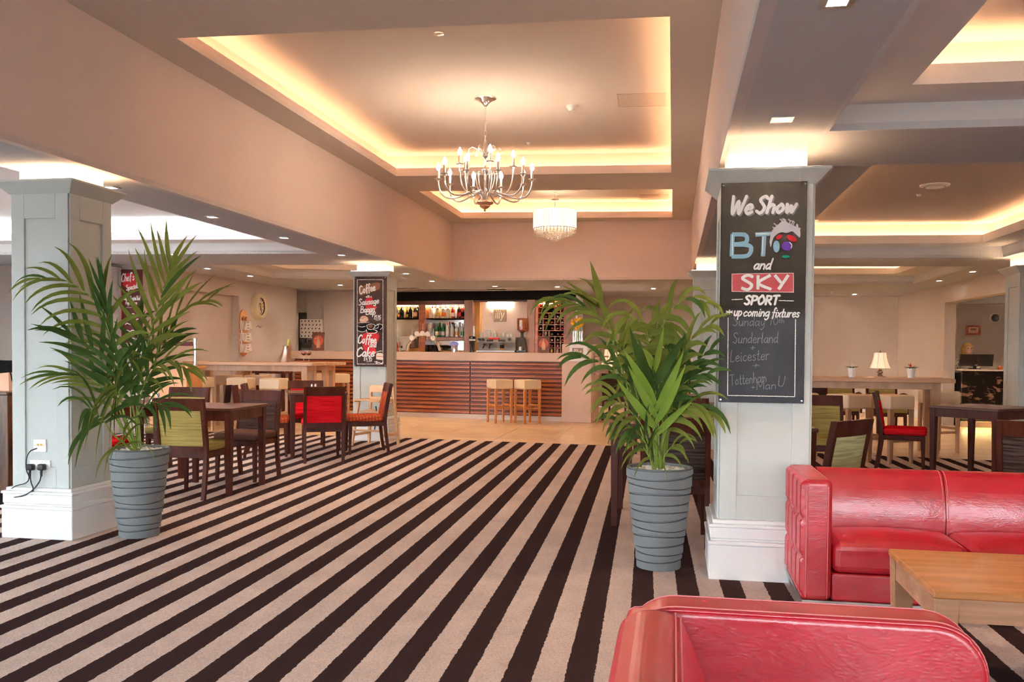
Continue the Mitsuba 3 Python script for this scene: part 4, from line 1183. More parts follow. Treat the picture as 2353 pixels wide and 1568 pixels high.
# single taps and glasses on the bar
x, z = onb(1045, 810, 0.35); zc = 1.235
t = thing('beer_tap_oval', 'short beer tap with a blue oval badge', 'beer tap')
part(t, 'pillar', moved(lathe([(0, 0), (0.055, 0), (0.05, 0.10), (0.065, 0.14), (0, 0.14)], 16), M4(x, 0.35, zc)), 'm_chrome', tw=BM)
part(t, 'badge', moved(moved(lathe([(0, -0.015), (0.085, -0.012), (0.09, 0), (0.085, 0.012), (0, 0.015)], 22), np.diag([1, 0.55, 1, 1]) ), M4(0, 0, 0)) if False else moved(moved(lathe([(0, -0.015), (0.085, -0.012), (0.09, 0), (0.085, 0.012), (0, 0.015)], 22), trimesh.transformations.rotation_matrix(math.pi / 2, [1, 0, 0])), M4(x, 0.31, zc + 0.15) @ np.diag([1, 1, 0.55, 1])), 'm_bottle_blue2', tw=BM)
mat('m_bottle_blue2', (0.10, 0.10, 0.42), 0.25)
x, z = onb(1085, 810, 0.32)
t = thing('stout_tap', 'beer tap shaped like a dark pint glass with a tall white handle', 'beer tap')
part(t, 'pint', moved(lathe([(0, 0), (0.04, 0), (0.043, 0.02), (0.04, 0.10), (0.056, 0.20), (0.060, 0.29), (0.055, 0.30), (0, 0.30)], 18), M4(x, 0.32, zc)), 'm_black_gloss', tw=BM)
part(t, 'band', moved(lathe([(0.0575, 0.215), (0.0605, 0.217), (0.0615, 0.245), (0.058, 0.247)], 18), M4(x, 0.32, zc)), 'm_ink_white', tw=BM)
part(t, 'handle', moved(bx(-0.018, 0.018, -0.01, 0.01, 0.30, 0.50, 0.004), M4(x + 0.025, 0.34, zc)), 'm_plastic_white', tw=BM, smooth=False)


def wineglass(h, tw, label, group, fill=None):
    r = h * 0.19
    t = thing('wine_glass', label, 'wine glass', group)
    part(t, 'glass', lathe([(0, 0.0015), (r * 0.95, 0.0), (r * 0.9, 0.003), (0.006, 0.007), (0.0045, h * 0.45), (r * 0.6, h * 0.52), (r, h * 0.66), (r * 0.98, h * 0.80), (r * 0.82, h)], 18), 'm_glass', tw=tw, smooth=50)
    if fill:
        part(t, 'drink', lathe([(0, h * 0.47), (r * 0.62, h * 0.53), (r * 0.96, h * 0.66), (r * 0.96, h * 0.76), (0, h * 0.762)], 18), fill, tw=tw, smooth=40)
    return t


x, z = onb(1143, 812, 0.25)
wineglass(0.21, BM @ M4(x, 0.25, zc), 'stemmed glass on the bar before the espresso machine', 'glasses on the bar before the espresso machine')
x, z = onb(1153.5, 812, 0.22)
t = thing('coffee_glass', 'short glass of amber coffee with a pale head on the bar', 'glass')
part(t, 'glass', lathe([(0, 0.0), (0.035, 0.0), (0.01, 0.02), (0.01, 0.03), (0.038, 0.05), (0.045, 0.16)], 16), 'm_glass', tw=BM @ M4(x, 0.22, zc))
part(t, 'drink', lathe([(0, 0.045), (0.036, 0.052), (0.043, 0.135), (0, 0.136)], 16), 'm_bottle_amber', tw=BM @ M4(x, 0.22, zc))
part(t, 'foam', lathe([(0, 0.137), (0.0432, 0.137), (0.0445, 0.152), (0, 0.156)], 16), 'm_bottle_cream', tw=BM @ M4(x, 0.22, zc))


# flat printed cards and posters near the bar
def card(name, label, cat_, x0, x1, z0, z1, ly, tw, m='m_board_brown', frame=None):
    t = thing(name, label, cat_)
    part(t, 'sheet', bx(x0, x1, ly, ly + 0.012, z0, z1, 0.002), m, tw=tw, smooth=False)
    return t


def bottle_art(t, x0, x1, z0, z1, ly, tw):
    cx, cz, h = (x0 + x1) / 2, (z0 + z1) / 2, (z1 - z0)
    e = moved(lathe([(0, -0.001), (h * 0.30, -0.001), (h * 0.30, 0.001), (0, 0.001)], 20), M4(cx, ly - 0.002, cz + 0.02, rx=math.pi / 2))
    part(t, 'red_glow', e, 'm_poster_red', tw=tw, smooth=False)
    pr = [(0.11, -0.34), (0.11, 0.02), (0.05, 0.14), (0.045, 0.32)]
    pts = [(cx + h * a, cz + h * b) for a, b in pr] + [(cx - h * a, cz + h * b) for a, b in pr[::-1]]
    m = trimesh.creation.extrude_polygon(Polygon(pts), 0.003, engine='earcut'); v = m.vertices.copy()
    m.vertices = np.stack([v[:, 0], ly - 0.006 + v[:, 2], v[:, 1]], 1)
    part(t, 'bottle_picture', m, 'm_ink_tan', tw=tw, smooth=False)
    part(t, 'ribbon_picture', beamlike(cx - 0.22 * h, cz + 0.14 * h, cx + 0.05 * h, cz + 0.24 * h, 0.05 * h, ly - 0.007), 'm_ink_tan', tw=tw, smooth=False)


def beamlike(xa, za, xb, zb, w, y):
    d = np.array([xb - xa, zb - za]); n = np.array([-d[1], d[0]]) / np.linalg.norm(d) * w / 2
    p = Polygon([(xa + n[0], za + n[1]), (xb + n[0], zb + n[1]), (xb - n[0], zb - n[1]), (xa - n[0], za - n[1])])
    m = trimesh.creation.extrude_polygon(p, 0.003, engine='earcut'); v = m.vertices.copy()
    m.vertices = np.stack([v[:, 0], y + v[:, 2], v[:, 1]], 1)
    return m


mat('m_poster', (0.13, 0.05, 0.035), 0.5)
mat('m_poster_red', (0.52, 0.10, 0.055), 0.5)
x0, x1, z0, z1 = rect(718, 764, 745, 800, 0.30)
t = card('bottle_poster', 'brown card with a wrapped bottle, standing on the left end of the bar', 'poster', x0, x1, 1.236, z1, 0.30, BM, 'm_poster')
bottle_art(t, x0, x1, 1.236, z1, 0.30, BM)
x0, x1, z0, z1 = rect(1236, 773, 1262, 812, 0.30)
t = card('bottle_poster', 'brown card with a wrapped bottle, standing before the wine rack', 'poster', x0, x1, 1.236, z1, 0.30, BM, 'm_poster')
bottle_art(t, x0, x1, 1.236, z1, 0.30, BM)


def lettering(t, s, px0, px1, py1, h_px, ly, tw, m, bold=True, slant=0.0, name='lettering', plane=onb):
    """Lettering on an upright plane of the bar, from pixel to pixel, its baseline at py1."""
    xa, za = plane(px0, py1, ly); xb, _ = plane(px1, py1, ly); zt = plane(px0, py1 - h_px, ly)[1]
    mm = fit_text(s, 0, xb - xa, 0, zt - za, 0.003, bold, slant)
    part(t, name, mm, m, tw=tw @ upright(xa, ly - 0.0015, za), smooth=False)


# illuminated logo plates
x0, x1, z0, z1 = rect(1134.5, 711, 1163, 739.5, LB + 0.17)
t = thing('logo_sign', 'square grey-brown sign reading illy on the pale panel above the espresso machine', 'sign')
part(t, 'plate', bx(x0, x1, LB + 0.165, LB + 0.198, z0, z1, 0.004), 'm_sign', tw=BM, smooth=False)
lettering(t, 'illy', 1137, 1160, 732, 17, LB + 0.163, BM, 'm_ink_lit', True, 0.25)
mat('m_sign', (0.30, 0.20, 0.13), 0.35)
mat('m_ink_lit', (0.85, 0.78, 0.62), 0.4)
x0, x1, z0, z1 = rect(1315, 800, 1342, 823, -0.106)
t = thing('logo_sign', 'small square sign reading illy on the bar end panel', 'sign')
part(t, 'clear_back', bx(x0 - 0.05, x1 + 0.06, -0.104, -0.1005, z0 - 0.06, z1 + 0.06, 0.001), 'm_acrylic', tw=BM, smooth=False)
part(t, 'plate', bx(x0, x1 - 0.02, -0.112, -0.104, z0, z1, 0.002), 'm_sign', tw=BM, smooth=False)
lettering(t, 'illy', 1317, 1336, 816, 13, -0.113, BM, 'm_ink_lit', True, 0.25)
for dx in (-0.06, 0.07):
    for dz in (-0.05, 0.05):
        part(t, 'stud', cyl(((x0 if dx < 0 else x1) + dx, -0.112, (z0 if dz < 0 else z1) + dz), ((x0 if dx < 0 else x1) + dx, -0.10, (z0 if dz < 0 else z1) + dz), 0.008, 0.008, 8), 'm_chrome', tw=BM)
mat('m_acrylic', (0.72, 0.66, 0.60), 0.15)

# vase of yellow flowers on the end panel
vx, vz = onb(1327, 791, 0.1)
vt = M4(vx, 0.12, 1.395)
vs = thing('vase', 'row of clear glass tubes holding yellow flowers, on the bar end panel', 'vase')
for k in range(5):
    part(vs, 'tube', moved(lathe([(0, 0.002), (0.022, 0), (0.022, 0.235)], 12), M4(-0.076 + k * 0.038, 0.0, 0)), 'm_glass', tw=BM @ vt)
fl = thing('flowers', 'bunch of round yellow flowers in the glass vase', 'flowers')
for k, (dx, dy, h) in enumerate(((-0.10, 0.0, 0.42), (-0.055, 0.03, 0.44), (-0.075, -0.02, 0.36), (0.0, 0.02, 0.44), (0.055, 0.0, 0.43), (0.085, 0.02, 0.40), (0.03, -0.03, 0.33), (0.075, -0.02, 0.35), (0.005, -0.03, 0.38), (-0.02, -0.04, 0.29), (0.035, 0.02, 0.46), (-0.11, 0.02, 0.38))):
    part(fl, 'stem', tube(bez([(dx * 0.5, dy * 0.3, 0.02), (dx * 0.7, dy, h * 0.6), (dx, dy, h - 0.02)], 6), 0.003, 5), 'm_stem', tw=BM @ vt)
    s = trimesh.creation.icosphere(2, 0.030)
    s.vertices *= (1 + 0.14 * (meshkit.noise(s.vertices * 160 + k) - 0.5))[:, None]
    part(fl, 'flower_head', moved(s, M4(dx, dy, h)), 'm_yellow', tw=BM @ vt, smooth=60)

# noticeboard, event posters and till left of the bar
x0, _, z1 = at(690, 734, y=17.88); x1, _, z0 = at(742, 777, y=17.88)
t = thing('wall_planner', 'pale grid planner on the wall left of the bar', 'noticeboard')
part(t, 'board', bx(x0, x1, 17.86, 17.88, z0, z1, 0.003), 'm_paper', smooth=False)
mk = []
for i in range(6):
    for j in range(5):
        cx, cz = x0 + (i + 0.5 + 0.2 * (j % 2)) * (x1 - x0) / 6.4, z1 - (j + 0.5) * (z1 - z0) / 5
        part(t, 'mark', bx(cx - 0.012, cx + 0.012, 17.857, 17.861, cz - 0.014, cz + 0.014), 'm_ink_black', smooth=False)
for (a, b, c, d, m, lab) in ((744, 719, 762, 748, 'm_board_brown', 'small dark framed notice high on the red side panel'), (741, 748, 763, 782, 'm_dark', 'dark event poster reading 25, left of the bar shelves')):
    x0, x1, z0, z1 = rect(a, b, c, d, LB - 0.12)
    t = thing('notice', lab, 'poster', None)
    part(t, 'sheet', bx(x0, x1, LB - 0.12, LB - 0.10, z0, z1, 0.003), m, tw=BM, smooth=False)
    if '25' in lab:
        lettering(t, '25', 749, 756, 769, 6, LB - 0.122, BM, 'm_ink_white')
    else:
        part(t, 'picture', bx((x0 + x1) / 2 - 0.02, (x0 + x1) / 2 + 0.02, LB - 0.124, LB - 0.119, z0 + 0.14, z0 + 0.19), 'm_ink_tan', tw=BM, smooth=False)
t = thing('till', 'black till and card reader on the left end of the bar', 'till')
x0, z0 = onb(692, 800, 0.45); x1, _ = onb(716, 800, 0.45)
part(t, 'screen', hull([(x, y, z) for x in (x0, x1) for y, z in ((0.42, 1.26), (0.46, 1.26), (0.50, 1.40), (0.54, 1.40))]), 'm_black_gloss', tw=BM, smooth=False)
part(t, 'base', bx(x0 + 0.04, x1 - 0.04, 0.40, 0.58, 1.236, 1.262, 0.004), 'm_black', tw=BM, smooth=False)
x2, _ = onb(707, 800, 0.55)
part(t, 'printer', bx(x2, x2 + 0.10, 0.54, 0.60, 1.236, 1.46, 0.006), 'm_black', tw=BM, smooth=False)
# framed picture behind the taps
x0, x1, z0, z1 = rect(919, 773, 940, 800, LB - 0.02)
t = thing('picture_card', 'pale blank card leaning on the back counter behind the beer taps', 'card')
part(t, 'sheet', bx(x0, x1, LB - 0.02, LB - 0.005, z0 - 0.05, z1, 0.002), 'm_paper', tw=BM, smooth=False)


# ================================================================== hand lettering: single-line letters, thickened
GLY = {
    'a': (.5, [(.40, .42), (.2, .5), (.03, .25), (.15, 0), (.38, .2), (.4, .48)], [(.4, .48), (.41, .06), (.5, 0)]),
    'b': (.47, [(.06, 1), (.05, .04)], [(.05, .3), (.24, .5), (.43, .25), (.22, 0), (.05, .12)]),
    'c': (.45, [(.4, .42), (.22, .5), (.04, .25), (.2, 0), (.42, .1)]),
    'd': (.5, [(.40, .42), (.2, .5), (.03, .25), (.15, 0), (.38, .2)], [(.42, 1), (.40, .1), (.48, 0)]),
    'e': (.45, [(.06, .26), (.36, .3), (.32, .48), (.16, .48), (.03, .22), (.18, 0), (.42, .1)]),
    'f': (.38, [(.42, .92), (.28, 1), (.2, .8), (.16, -.15)], [(.03, .5), (.36, .5)]),
    'g': (.5, [(.40, .42), (.2, .5), (.03, .25), (.15, 0), (.38, .2)], [(.42, .48), (.41, -.2), (.2, -.38), (.04, -.26)]),
    'h': (.48, [(.06, 1), (.05, 0)], [(.05, .28), (.24, .5), (.39, .36), (.40, 0)]),
    'i': (.2, [(.09, .5), (.08, .05), (.16, 0)], [(.09, .70), (.10, .74)]),
    'k': (.45, [(.06, 1), (.05, 0)], [(.38, .5), (.07, .2), (.42, 0)]),
    'l': (.22, [(.09, 1), (.07, .08), (.18, 0)]),
    'm': (.66, [(.04, .5), (.04, 0)], [(.04, .33), (.18, .5), (.29, .36), (.29, 0)], [(.29, .33), (.44, .5), (.55, .36), (.57, 0)]),
    'n': (.48, [(.05, .5), (.05, 0)], [(.05, .3), (.24, .5), (.38, .36), (.40, 0)]),
    'o': (.48, [(.23, .5), (.04, .28), (.2, 0), (.42, .24), (.26, .5), (.20, .5)]),
    'p': (.48, [(.06, .5), (.04, -.38)], [(.05, .32), (.25, .5), (.43, .26), (.22, 0), (.05, .12)]),
    'r': (.38, [(.05, .5), (.05, 0)], [(.05, .28), (.2, .48), (.36, .44)]),
    's': (.4, [(.35, .44), (.18, .5), (.07, .38), (.32, .16), (.2, 0), (.03, .06)]),
    't': (.36, [(.17, .85), (.14, .1), (.22, 0), (.33, .06)], [(.02, .52), (.33, .54)]),
    'u': (.5, [(.05, .5), (.06, .1), (.2, 0), (.38, .16)], [(.40, .5), (.40, .06), (.48, 0)]),
    'v': (.42, [(.03, .5), (.2, 0), (.38, .5)]),
    'w': (.62, [(.03, .5), (.15, 0), (.29, .4), (.42, 0), (.57, .5)]),
    'x': (.42, [(.04, .5), (.38, 0)], [(.38, .5), (.03, 0)]),
    'y': (.46, [(.04, .5), (.1, .15), (.22, .08), (.38, .3)], [(.41, .5), (.38, -.1), (.2, -.38), (.04, -.3)]),
    'B': (.62, [(.08, 1), (.06, 0)], [(.06, .98), (.42, .94), (.44, .62), (.1, .53)], [(.1, .53), (.56, .45), (.5, .04), (.06, 0)]),
    'C': (.66, [(.60, .84), (.40, 1), (.08, .66), (.14, .08), (.40, 0), (.62, .18)]),
    'E': (.52, [(.48, 1), (.06, .98), (.06, .02), (.5, 0)], [(.07, .52), (.40, .53)]),
    'K': (.62, [(.07, 1), (.07, 0)], [(.56, 1), (.09, .45), (.60, 0)]),
    'L': (.5, [(.12, 1), (.06, .04), (.46, .06)]),
    'M': (.78, [(.05, 0), (.10, 1), (.36, .3), (.64, 1), (.70, 0)]),
    'N': (.62, [(.06, 0), (.08, 1), (.50, 0), (.54, 1)]),
    'O': (.68, [(.34, 1), (.06, .6), (.24, 0), (.60, .42), (.40, 1), (.30, 1)]),
    'P': (.56, [(.08, 1), (.06, 0)], [(.07, .97), (.46, .9), (.44, .52), (.08, .44)]),
    'R': (.6, [(.08, 1), (.06, 0)], [(.07, .97), (.46, .9), (.42, .54), (.10, .48)], [(.18, .5), (.54, 0)]),
    'S': (.58, [(.52, .86), (.32, 1), (.10, .78), (.46, .34), (.32, 0), (.05, .12)]),
    'T': (.6, [(.02, .97), (.56, 1)], [(.3, .97), (.27, 0)]),
    'U': (.6, [(.06, 1), (.10, .14), (.3, 0), (.48, .2), (.54, 1)]),
    'W': (.86, [(.04, 1), (.20, 0), (.42, .72), (.58, 0), (.82, 1)]),
    'Y': (.6, [(.04, 1), (.3, .46)], [(.58, 1), (.20, 0)]),
    '0': (.5, [(.24, 1), (.05, .6), (.2, 0), (.42, .4), (.28, 1), (.2, 1)]),
    '1': (.26, [(.04, .8), (.16, 1), (.15, 0)]),
    '4': (.5, [(.3, 1), (.04, .36), (.44, .38)], [(.33, .6), (.32, 0)]),
    '5': (.5, [(.42, 1), (.12, .98), (.1, .58), (.40, .5), (.34, .04), (.04, .06)]),
    '9': (.5, [(.40, .8), (.2, 1), (.05, .7), (.22, .5), (.40, .8), (.34, 0)]),
    '£': (.56, [(.46, .86), (.32, 1), (.2, .8), (.24, .3), (.05, .03), (.5, .04)], [(.06, .5), (.38, .5)]),
    '+': (.44, [(.20, .6), (.20, .14)], [(.02, .37), (.40, .39)]), '&': (.56, [(.5, .3), (.25, 0), (.06, .22), (.36, .76), (.24, .95), (.14, .76), (.5, 0)]),
    "'": (.14, [(.08, 1), (.05, .8)]), '.': (.14, [(.06, .0), (.07, .03)]), '*': (.44, [(.2, .62), (.2, .12)], [(.02, .48), (.38, .26)], [(.02, .26), (.38, .48)]), ' ': (.28,), '-': (.4, [(.03, .4), (.36, .4)]),
}


def catmull(p, n=6):
    p = np.asarray(p, float)
    if len(p) < 3: return p
    q = np.vstack([2 * p[0] - p[1], p, 2 * p[-1] - p[-2]])
    out = []
    for i in range(1, len(q) - 2):
        for t in np.linspace(0, 1, n, endpoint=False):
            a, b, c, d = q[i - 1], q[i], q[i + 1], q[i + 2]
            out.append(0.5 * (2 * b + (c - a) * t + (2 * a - 5 * b + 4 * c - d) * t * t + (3 * b - a - 3 * c + d) * t ** 3))
    out.append(p[-1])
    return np.array(out)


def script(s, w, h, r, slant=0.12, rot=0.0, cap=1, straight=False):
    """The hand-lettered string as a shape w wide and h tall (capitals), stroke radius r, its baseline start at the origin."""
    x, lines = 0.0, []
    for ch in s:
        g = GLY[ch]
        for st in g[1:]:
            p = np.array(st, float)
            p = p if straight or len(p) < 3 else catmull(p, 5)
            lines.append(np.stack([p[:, 0] + x + slant * p[:, 1], p[:, 1]], 1))
        x += g[0] + 0.06
    allp = np.vstack(lines)
    sx = w / (allp[:, 0].max() - allp[:, 0].min())
    shapes = []
    for p in lines:
        q = np.stack([(p[:, 0] - allp[:, 0].min()) * sx, p[:, 1] * h], 1)
        shapes.append(LineString(q).buffer(r, quad_segs=2, cap_style=cap, join_style=1 if cap == 1 else 2))
    u = unary_union(shapes)
    if rot:
        from shapely import affinity
        u = affinity.rotate(u, rot, origin=(0, 0))
    return u


class Board:
    """A flat upright board on the plane y (turned by rz about its left edge): places paint by pixel."""

    def __init__(self, y, key):
        self.y, self.key = y, key

    def xz(self, px, py):
        p = at(px, py, y=self.y)
        return p[0], p[2]

    def paint(self, name, shape, m, lift=0.0015, origin=(0, 0)):
        mm = ext(shape.buffer(0), 0, 0.0012)
        return part(self.key, name, mm, m, tw=upright(origin[0], self.y - lift, origin[1]), smooth=False)

    def write(self, s, px0, px1, py, hpx, rpx, m, slant=0.12, rot=0.0, cap=1, straight=False, lift=0.0015, name='lettering'):
        xa, za = self.xz(px0, py); xb, _ = self.xz(px1, py); _, zt = self.xz(px0, py - hpx)
        k = (zt - za) / hpx
        return self.paint(name, script(s, xb - xa, zt - za, rpx * k, slant, rot, cap, straight), m, lift, (xa, za))

    def poly(self, pts, m, lift=0.0015, name='picture', smooth_=False):
        q = [self.xz(*p) for p in pts]
        if smooth_:
            q = [tuple(v) for v in catmull(q + [q[0]], 5)]
        o = q[0]
        return self.paint(name, Polygon([(a - o[0], b - o[1]) for a, b in q]), m, lift, o)

    def line(self, pts, rpx, m, lift=0.0015, name='line', curve=False):
        q = np.array([self.xz(*p) for p in pts])
        k = abs(self.xz(pts[0][0], pts[0][1] - 100)[1] - q[0][1]) / 100
        if curve: q = catmull(q, 6)
        o = q[0].copy()
        return self.paint(name, LineString(q - o).buffer(rpx * k, quad_segs=2, cap_style=1), m, lift, o)

    def oval(self, cx, cy, rx, ry, m, lift=0.0015, name='picture', rot=0.0):
        a = np.linspace(0, 2 * math.pi, 24, endpoint=False)
        c, s = math.cos(rot), math.sin(rot)
        return self.poly([(cx + rx * math.cos(t) * c - ry * math.sin(t) * s, cy + rx * math.cos(t) * s + ry * math.sin(t) * c) for t in a], m, lift, name)


def board_at(name, label, cat_, px0, py0, px1, py1, y, m, thick=0.012, screws=True):
    t = thing(name, label, cat_)
    (x0, z1), (x1, z0) = (at(px0, (py0 + py0) / 2, y=y)[[0, 2]], at(px1, py1, y=y)[[0, 2]])
    part(t, 'panel', bx(x0, x1, y, y + thick, z0, z1, 0.002), m, smooth=False)
    if screws:
        for x in (x0 + 0.012, x1 - 0.012):
            for z in (z0 + 0.014, z1 - 0.014):
                part(t, 'screw', moved(lathe([(0.006, 0), (0.005, 0.003), (0, 0.0035)], 10), upright(x, y, z)), 'm_chrome')
    return t, Board(y, t)


# ------------------------------------------------------------------ the sport chalkboard
t, B = board_at('chalkboard', 'large black chalkboard on the right column, headed We Show and listing football fixtures', 'chalkboard', 1657.5, 421, 1847, 928, 5.200, 'm_chalkboard')
for (s, a, b, y, h, r, sl) in (('We', 1682, 1728, 492, 40, 3.6, .22), ('Show', 1738, 1830, 490, 38, 3.6, .28)):
    B.write(s, a + 3, b + 3, y + 3, h, r, 'm_ink_grey', sl, lift=0.0010)
    B.write(s, a, b, y, h, r, 'm_ink_white', sl, lift=0.0022)
B.write('B', 1681, 1726, 590, 52, 4.8, 'm_ink_blue', 0, cap=2); B.write('T', 1735, 1774, 590, 52, 4.8, 'm_ink_blue', 0, cap=2, straight=True)
B.line([(1683, 540), (1683, 586)], 1.0, 'm_ink_white', 0.003); B.line([(1753, 545), (1752, 585)], 1.0, 'm_ink_white', 0.003); B.line([(1737, 538), (1770, 538)], 1.0, 'm_ink_white', 0.003)
# a swirl of white paint over coloured discs
hair = [(1768, 556), (1772, 536), (1778, 525), (1788, 516), (1800, 508), (1812, 513), (1826, 520), (1838, 530), (1838, 546), (1830, 540), (1820, 532), (1808, 536), (1796, 534), (1784, 540), (1776, 550), (1771, 568)]
B.poly(hair, 'm_ink_hair', 0.0018, smooth_=True)
mat('m_ink_hair', (0.52, 0.50, 0.54), 0.8)
for k in range(16):
    a = rnd.random() * 2.4 + 0.3
    x, y = 1806 + 30 * math.cos(a) * (0.8 + 0.3 * rnd.random()), 540 - 26 * math.sin(a)
    B.line([(x, y), (x + 7 * math.cos(a), y - 7 * math.sin(a)), (x + 9 * math.cos(a + .5), y - 11 * math.sin(a))], 1.1, 'm_ink_hair', 0.0024, name='brush_stroke')
B.oval(1790, 545, 8, 5, 'm_ink_red', 0.0030, rot=-0.5); B.oval(1819, 548, 13, 6.5, 'm_ink_red', 0.0030, rot=0.45)
B.oval(1784, 567, 7.5, 14, 'm_ink_blue', 0.0030); B.oval(1808, 566, 12.5, 10.5, 'm_ink_purple', 0.0030); B.oval(1805, 590, 9.5, 3.5, 'm_ink_green', 0.0030)
B.line([(1814, 557), (1819, 563), (1818, 570)], 0.9, 'm_ink_white', 0.004, curve=True)
B.write('and', 1733, 1776, 619, 24, 1.9, 'm_ink_white', .3)
B.poly([(1681, 629), (1824, 627), (1824, 673), (1681, 671)], 'm_ink_pale', 0.0014, 'label_border'); B.poly([(1683, 631), (1822, 629), (1822, 671), (1683, 669)], 'm_ink_brick', 0.0022, 'label')
mat('m_ink_pale', (0.62, 0.40, 0.40), 0.7); mat('m_ink_brick', (0.50, 0.075, 0.085), 0.7)
B.write('SKY', 1703, 1811, 666, 33, 3.4, 'm_ink_white', 0, cap=2, lift=0.0035)
B.write('SPORT', 1711, 1791, 700, 20, 2.5, 'm_ink_white', .15)
B.line([(1682, 689), (1706, 688)], 0.9, 'm_ink_white'); B.line([(1790, 691), (1823, 692)], 0.9, 'm_ink_white')
B.write('*', 1669, 1683, 724, 18, 1.3, 'm_ink_white', 0); B.write('up', 1687, 1704, 726, 22, 1.5, 'm_ink_white', .25); B.write('coming', 1709, 1768, 727, 21, 1.5, 'm_ink_white', .25); B.write('fixtures', 1775, 1837, 729, 21, 1.5, 'm_ink_white', .25)
B.line([(1673, 731), (1672, 909), (1826, 912), (1828, 734)], 0.9, 'm_ink_white')
for (s, a, b, y, h, rot) in (('Sunday', 1684, 1757, 749, 22, 0), ('10', 1770, 1787, 747, 18, 0), ('th', 1790, 1801, 742, 11, 0), ('Sunderland', 1684, 1788, 789, 24, 1.0), ('+', 1725, 1734, 806, 17, 0), ('Leicester', 1679, 1768, 832, 26, 4.0), ('+', 1730, 1744, 846, 16, 0),
                              ('Tottenham', 1680, 1761, 886, 24, 7.0), ('+', 1726, 1734, 895, 12, 0), ('Man', 1739, 1782, 896, 20, 4.0), ('U', 1789, 1804, 888, 24, 0)):
    B.write(s, a, b, y, h, 0.75, 'm_chalk_line', .1, rot=rot)
mat('m_chalk_line', (0.19, 0.20, 0.22), 0.9)

# ------------------------------------------------------------------ the coffee board
t, B = board_at('menu_board', 'tall brown board on the middle column: coffee with a sausage bacon bap, coffee and cake', 'menu board', 814.5, 636, 887, 843, 11.905, 'm_board_brown', 0.02)
B.line([(821, 643), (880, 643), (880, 837), (821, 837), (821, 643)], 0.5, 'm_ink_white')
B.poly([(824, 660), (866, 649), (874, 652), (872, 665), (829, 680)], 'm_ink_brown', 0.0015)
B.write('Coffee', 828, 864, 676, 18, 1.25, 'm_ink_white', .2, rot=13, lift=0.003)
B.write('with a', 841, 854, 684, 6, 0.5, 'm_ink_white', .1)
B.poly([(838, 690), (846, 684), (856, 684), (855, 700), (866, 706), (858, 716), (848, 720), (842, 712)], 'm_ink_red', 0.0012, smooth_=True)
B.write('Sausage', 825, 871, 702, 14, 1.15, 'm_ink_white', .2, rot=6, lift=0.003); B.write('Bacon', 829, 861, 719, 14, 1.15, 'm_ink_white', .2, rot=6, lift=0.003); B.write('Bap', 841, 863, 723, 12, 1.1, 'm_ink_white', .2, lift=0.003)
B.write('£5.95', 860, 875, 734, 9, 0.7, 'm_ink_white', .1); B.line([(864, 737), (874, 736)], 0.4, 'm_ink_white')
B.poly([(826, 736), (830, 728), (838, 726), (845, 730), (846, 737), (838, 741), (829, 741)], 'm_ink_tan', 0.0015, smooth_=True); B.line([(827, 734), (834, 737), (840, 733), (846, 736)], 0.6, 'm_ink_white', 0.003, curve=True); B.line([(824, 742), (848, 741)], 0.5, 'm_ink_white')
B.poly([(822, 747), (842, 744), (880, 743), (880, 762), (850, 764), (822, 760)], 'm_ink_black', 0.0012)
B.line([(843, 748), (846, 756), (856, 757), (862, 748), (852, 745), (843, 748)], 0.7, 'm_ink_white', 0.003, curve=True); B.line([(863, 749), (870, 747), (868, 754), (860, 755)], 0.6, 'm_ink_white', 0.003, curve=True)
B.line([(842, 758), (845, 766), (858, 767), (867, 762), (858, 757)], 0.8, 'm_ink_white', 0.003, curve=True); B.poly([(846, 749), (851, 747), (858, 749), (854, 754), (848, 754)], 'm_ink_brown', 0.0026)
B.line([(824, 750), (832, 752), (840, 750)], 0.6, 'm_ink_white', curve=True); B.line([(866, 746), (874, 745), (880, 750), (874, 758)], 0.6, 'm_ink_white', curve=True); B.line([(822, 760), (832, 763), (842, 760)], 0.6, 'm_ink_white', curve=True)
B.poly([(830, 784), (834, 768), (852, 764), (870, 768), (870, 782), (862, 796), (864, 812), (850, 816), (838, 806)], 'm_ink_red', 0.0012, smooth_=True)
B.write('Coffee', 824, 864, 789, 19, 1.4, 'm_ink_white', .2, lift=0.003); B.write('and', 850, 865, 798, 12, 1.0, 'm_ink_white', .1, lift=0.003); B.write('Cake', 821, 860, 819, 20, 1.6, 'm_ink_white', .2, lift=0.003)
B.write('£4.95', 836, 855, 829, 9, 0.7, 'm_ink_white', .1); B.line([(842, 832), (854, 831)], 0.4, 'm_ink_white')
B.poly([(864, 817), (866, 812), (876, 811), (881, 816), (880, 828), (865, 826)], 'm_bottle_cream', 0.0015); B.line([(865, 819), (880, 820)], 0.7, 'm_ink_red', 0.003)
B.line([(863, 810), (868, 809), (873, 807), (878, 807)], 0.8, 'm_ink_white', name='scrawl'); B.line([(861, 832), (867, 831), (864, 836), (871, 833), (876, 836), (880, 833)], 0.8, 'm_ink_white', name='scrawl')

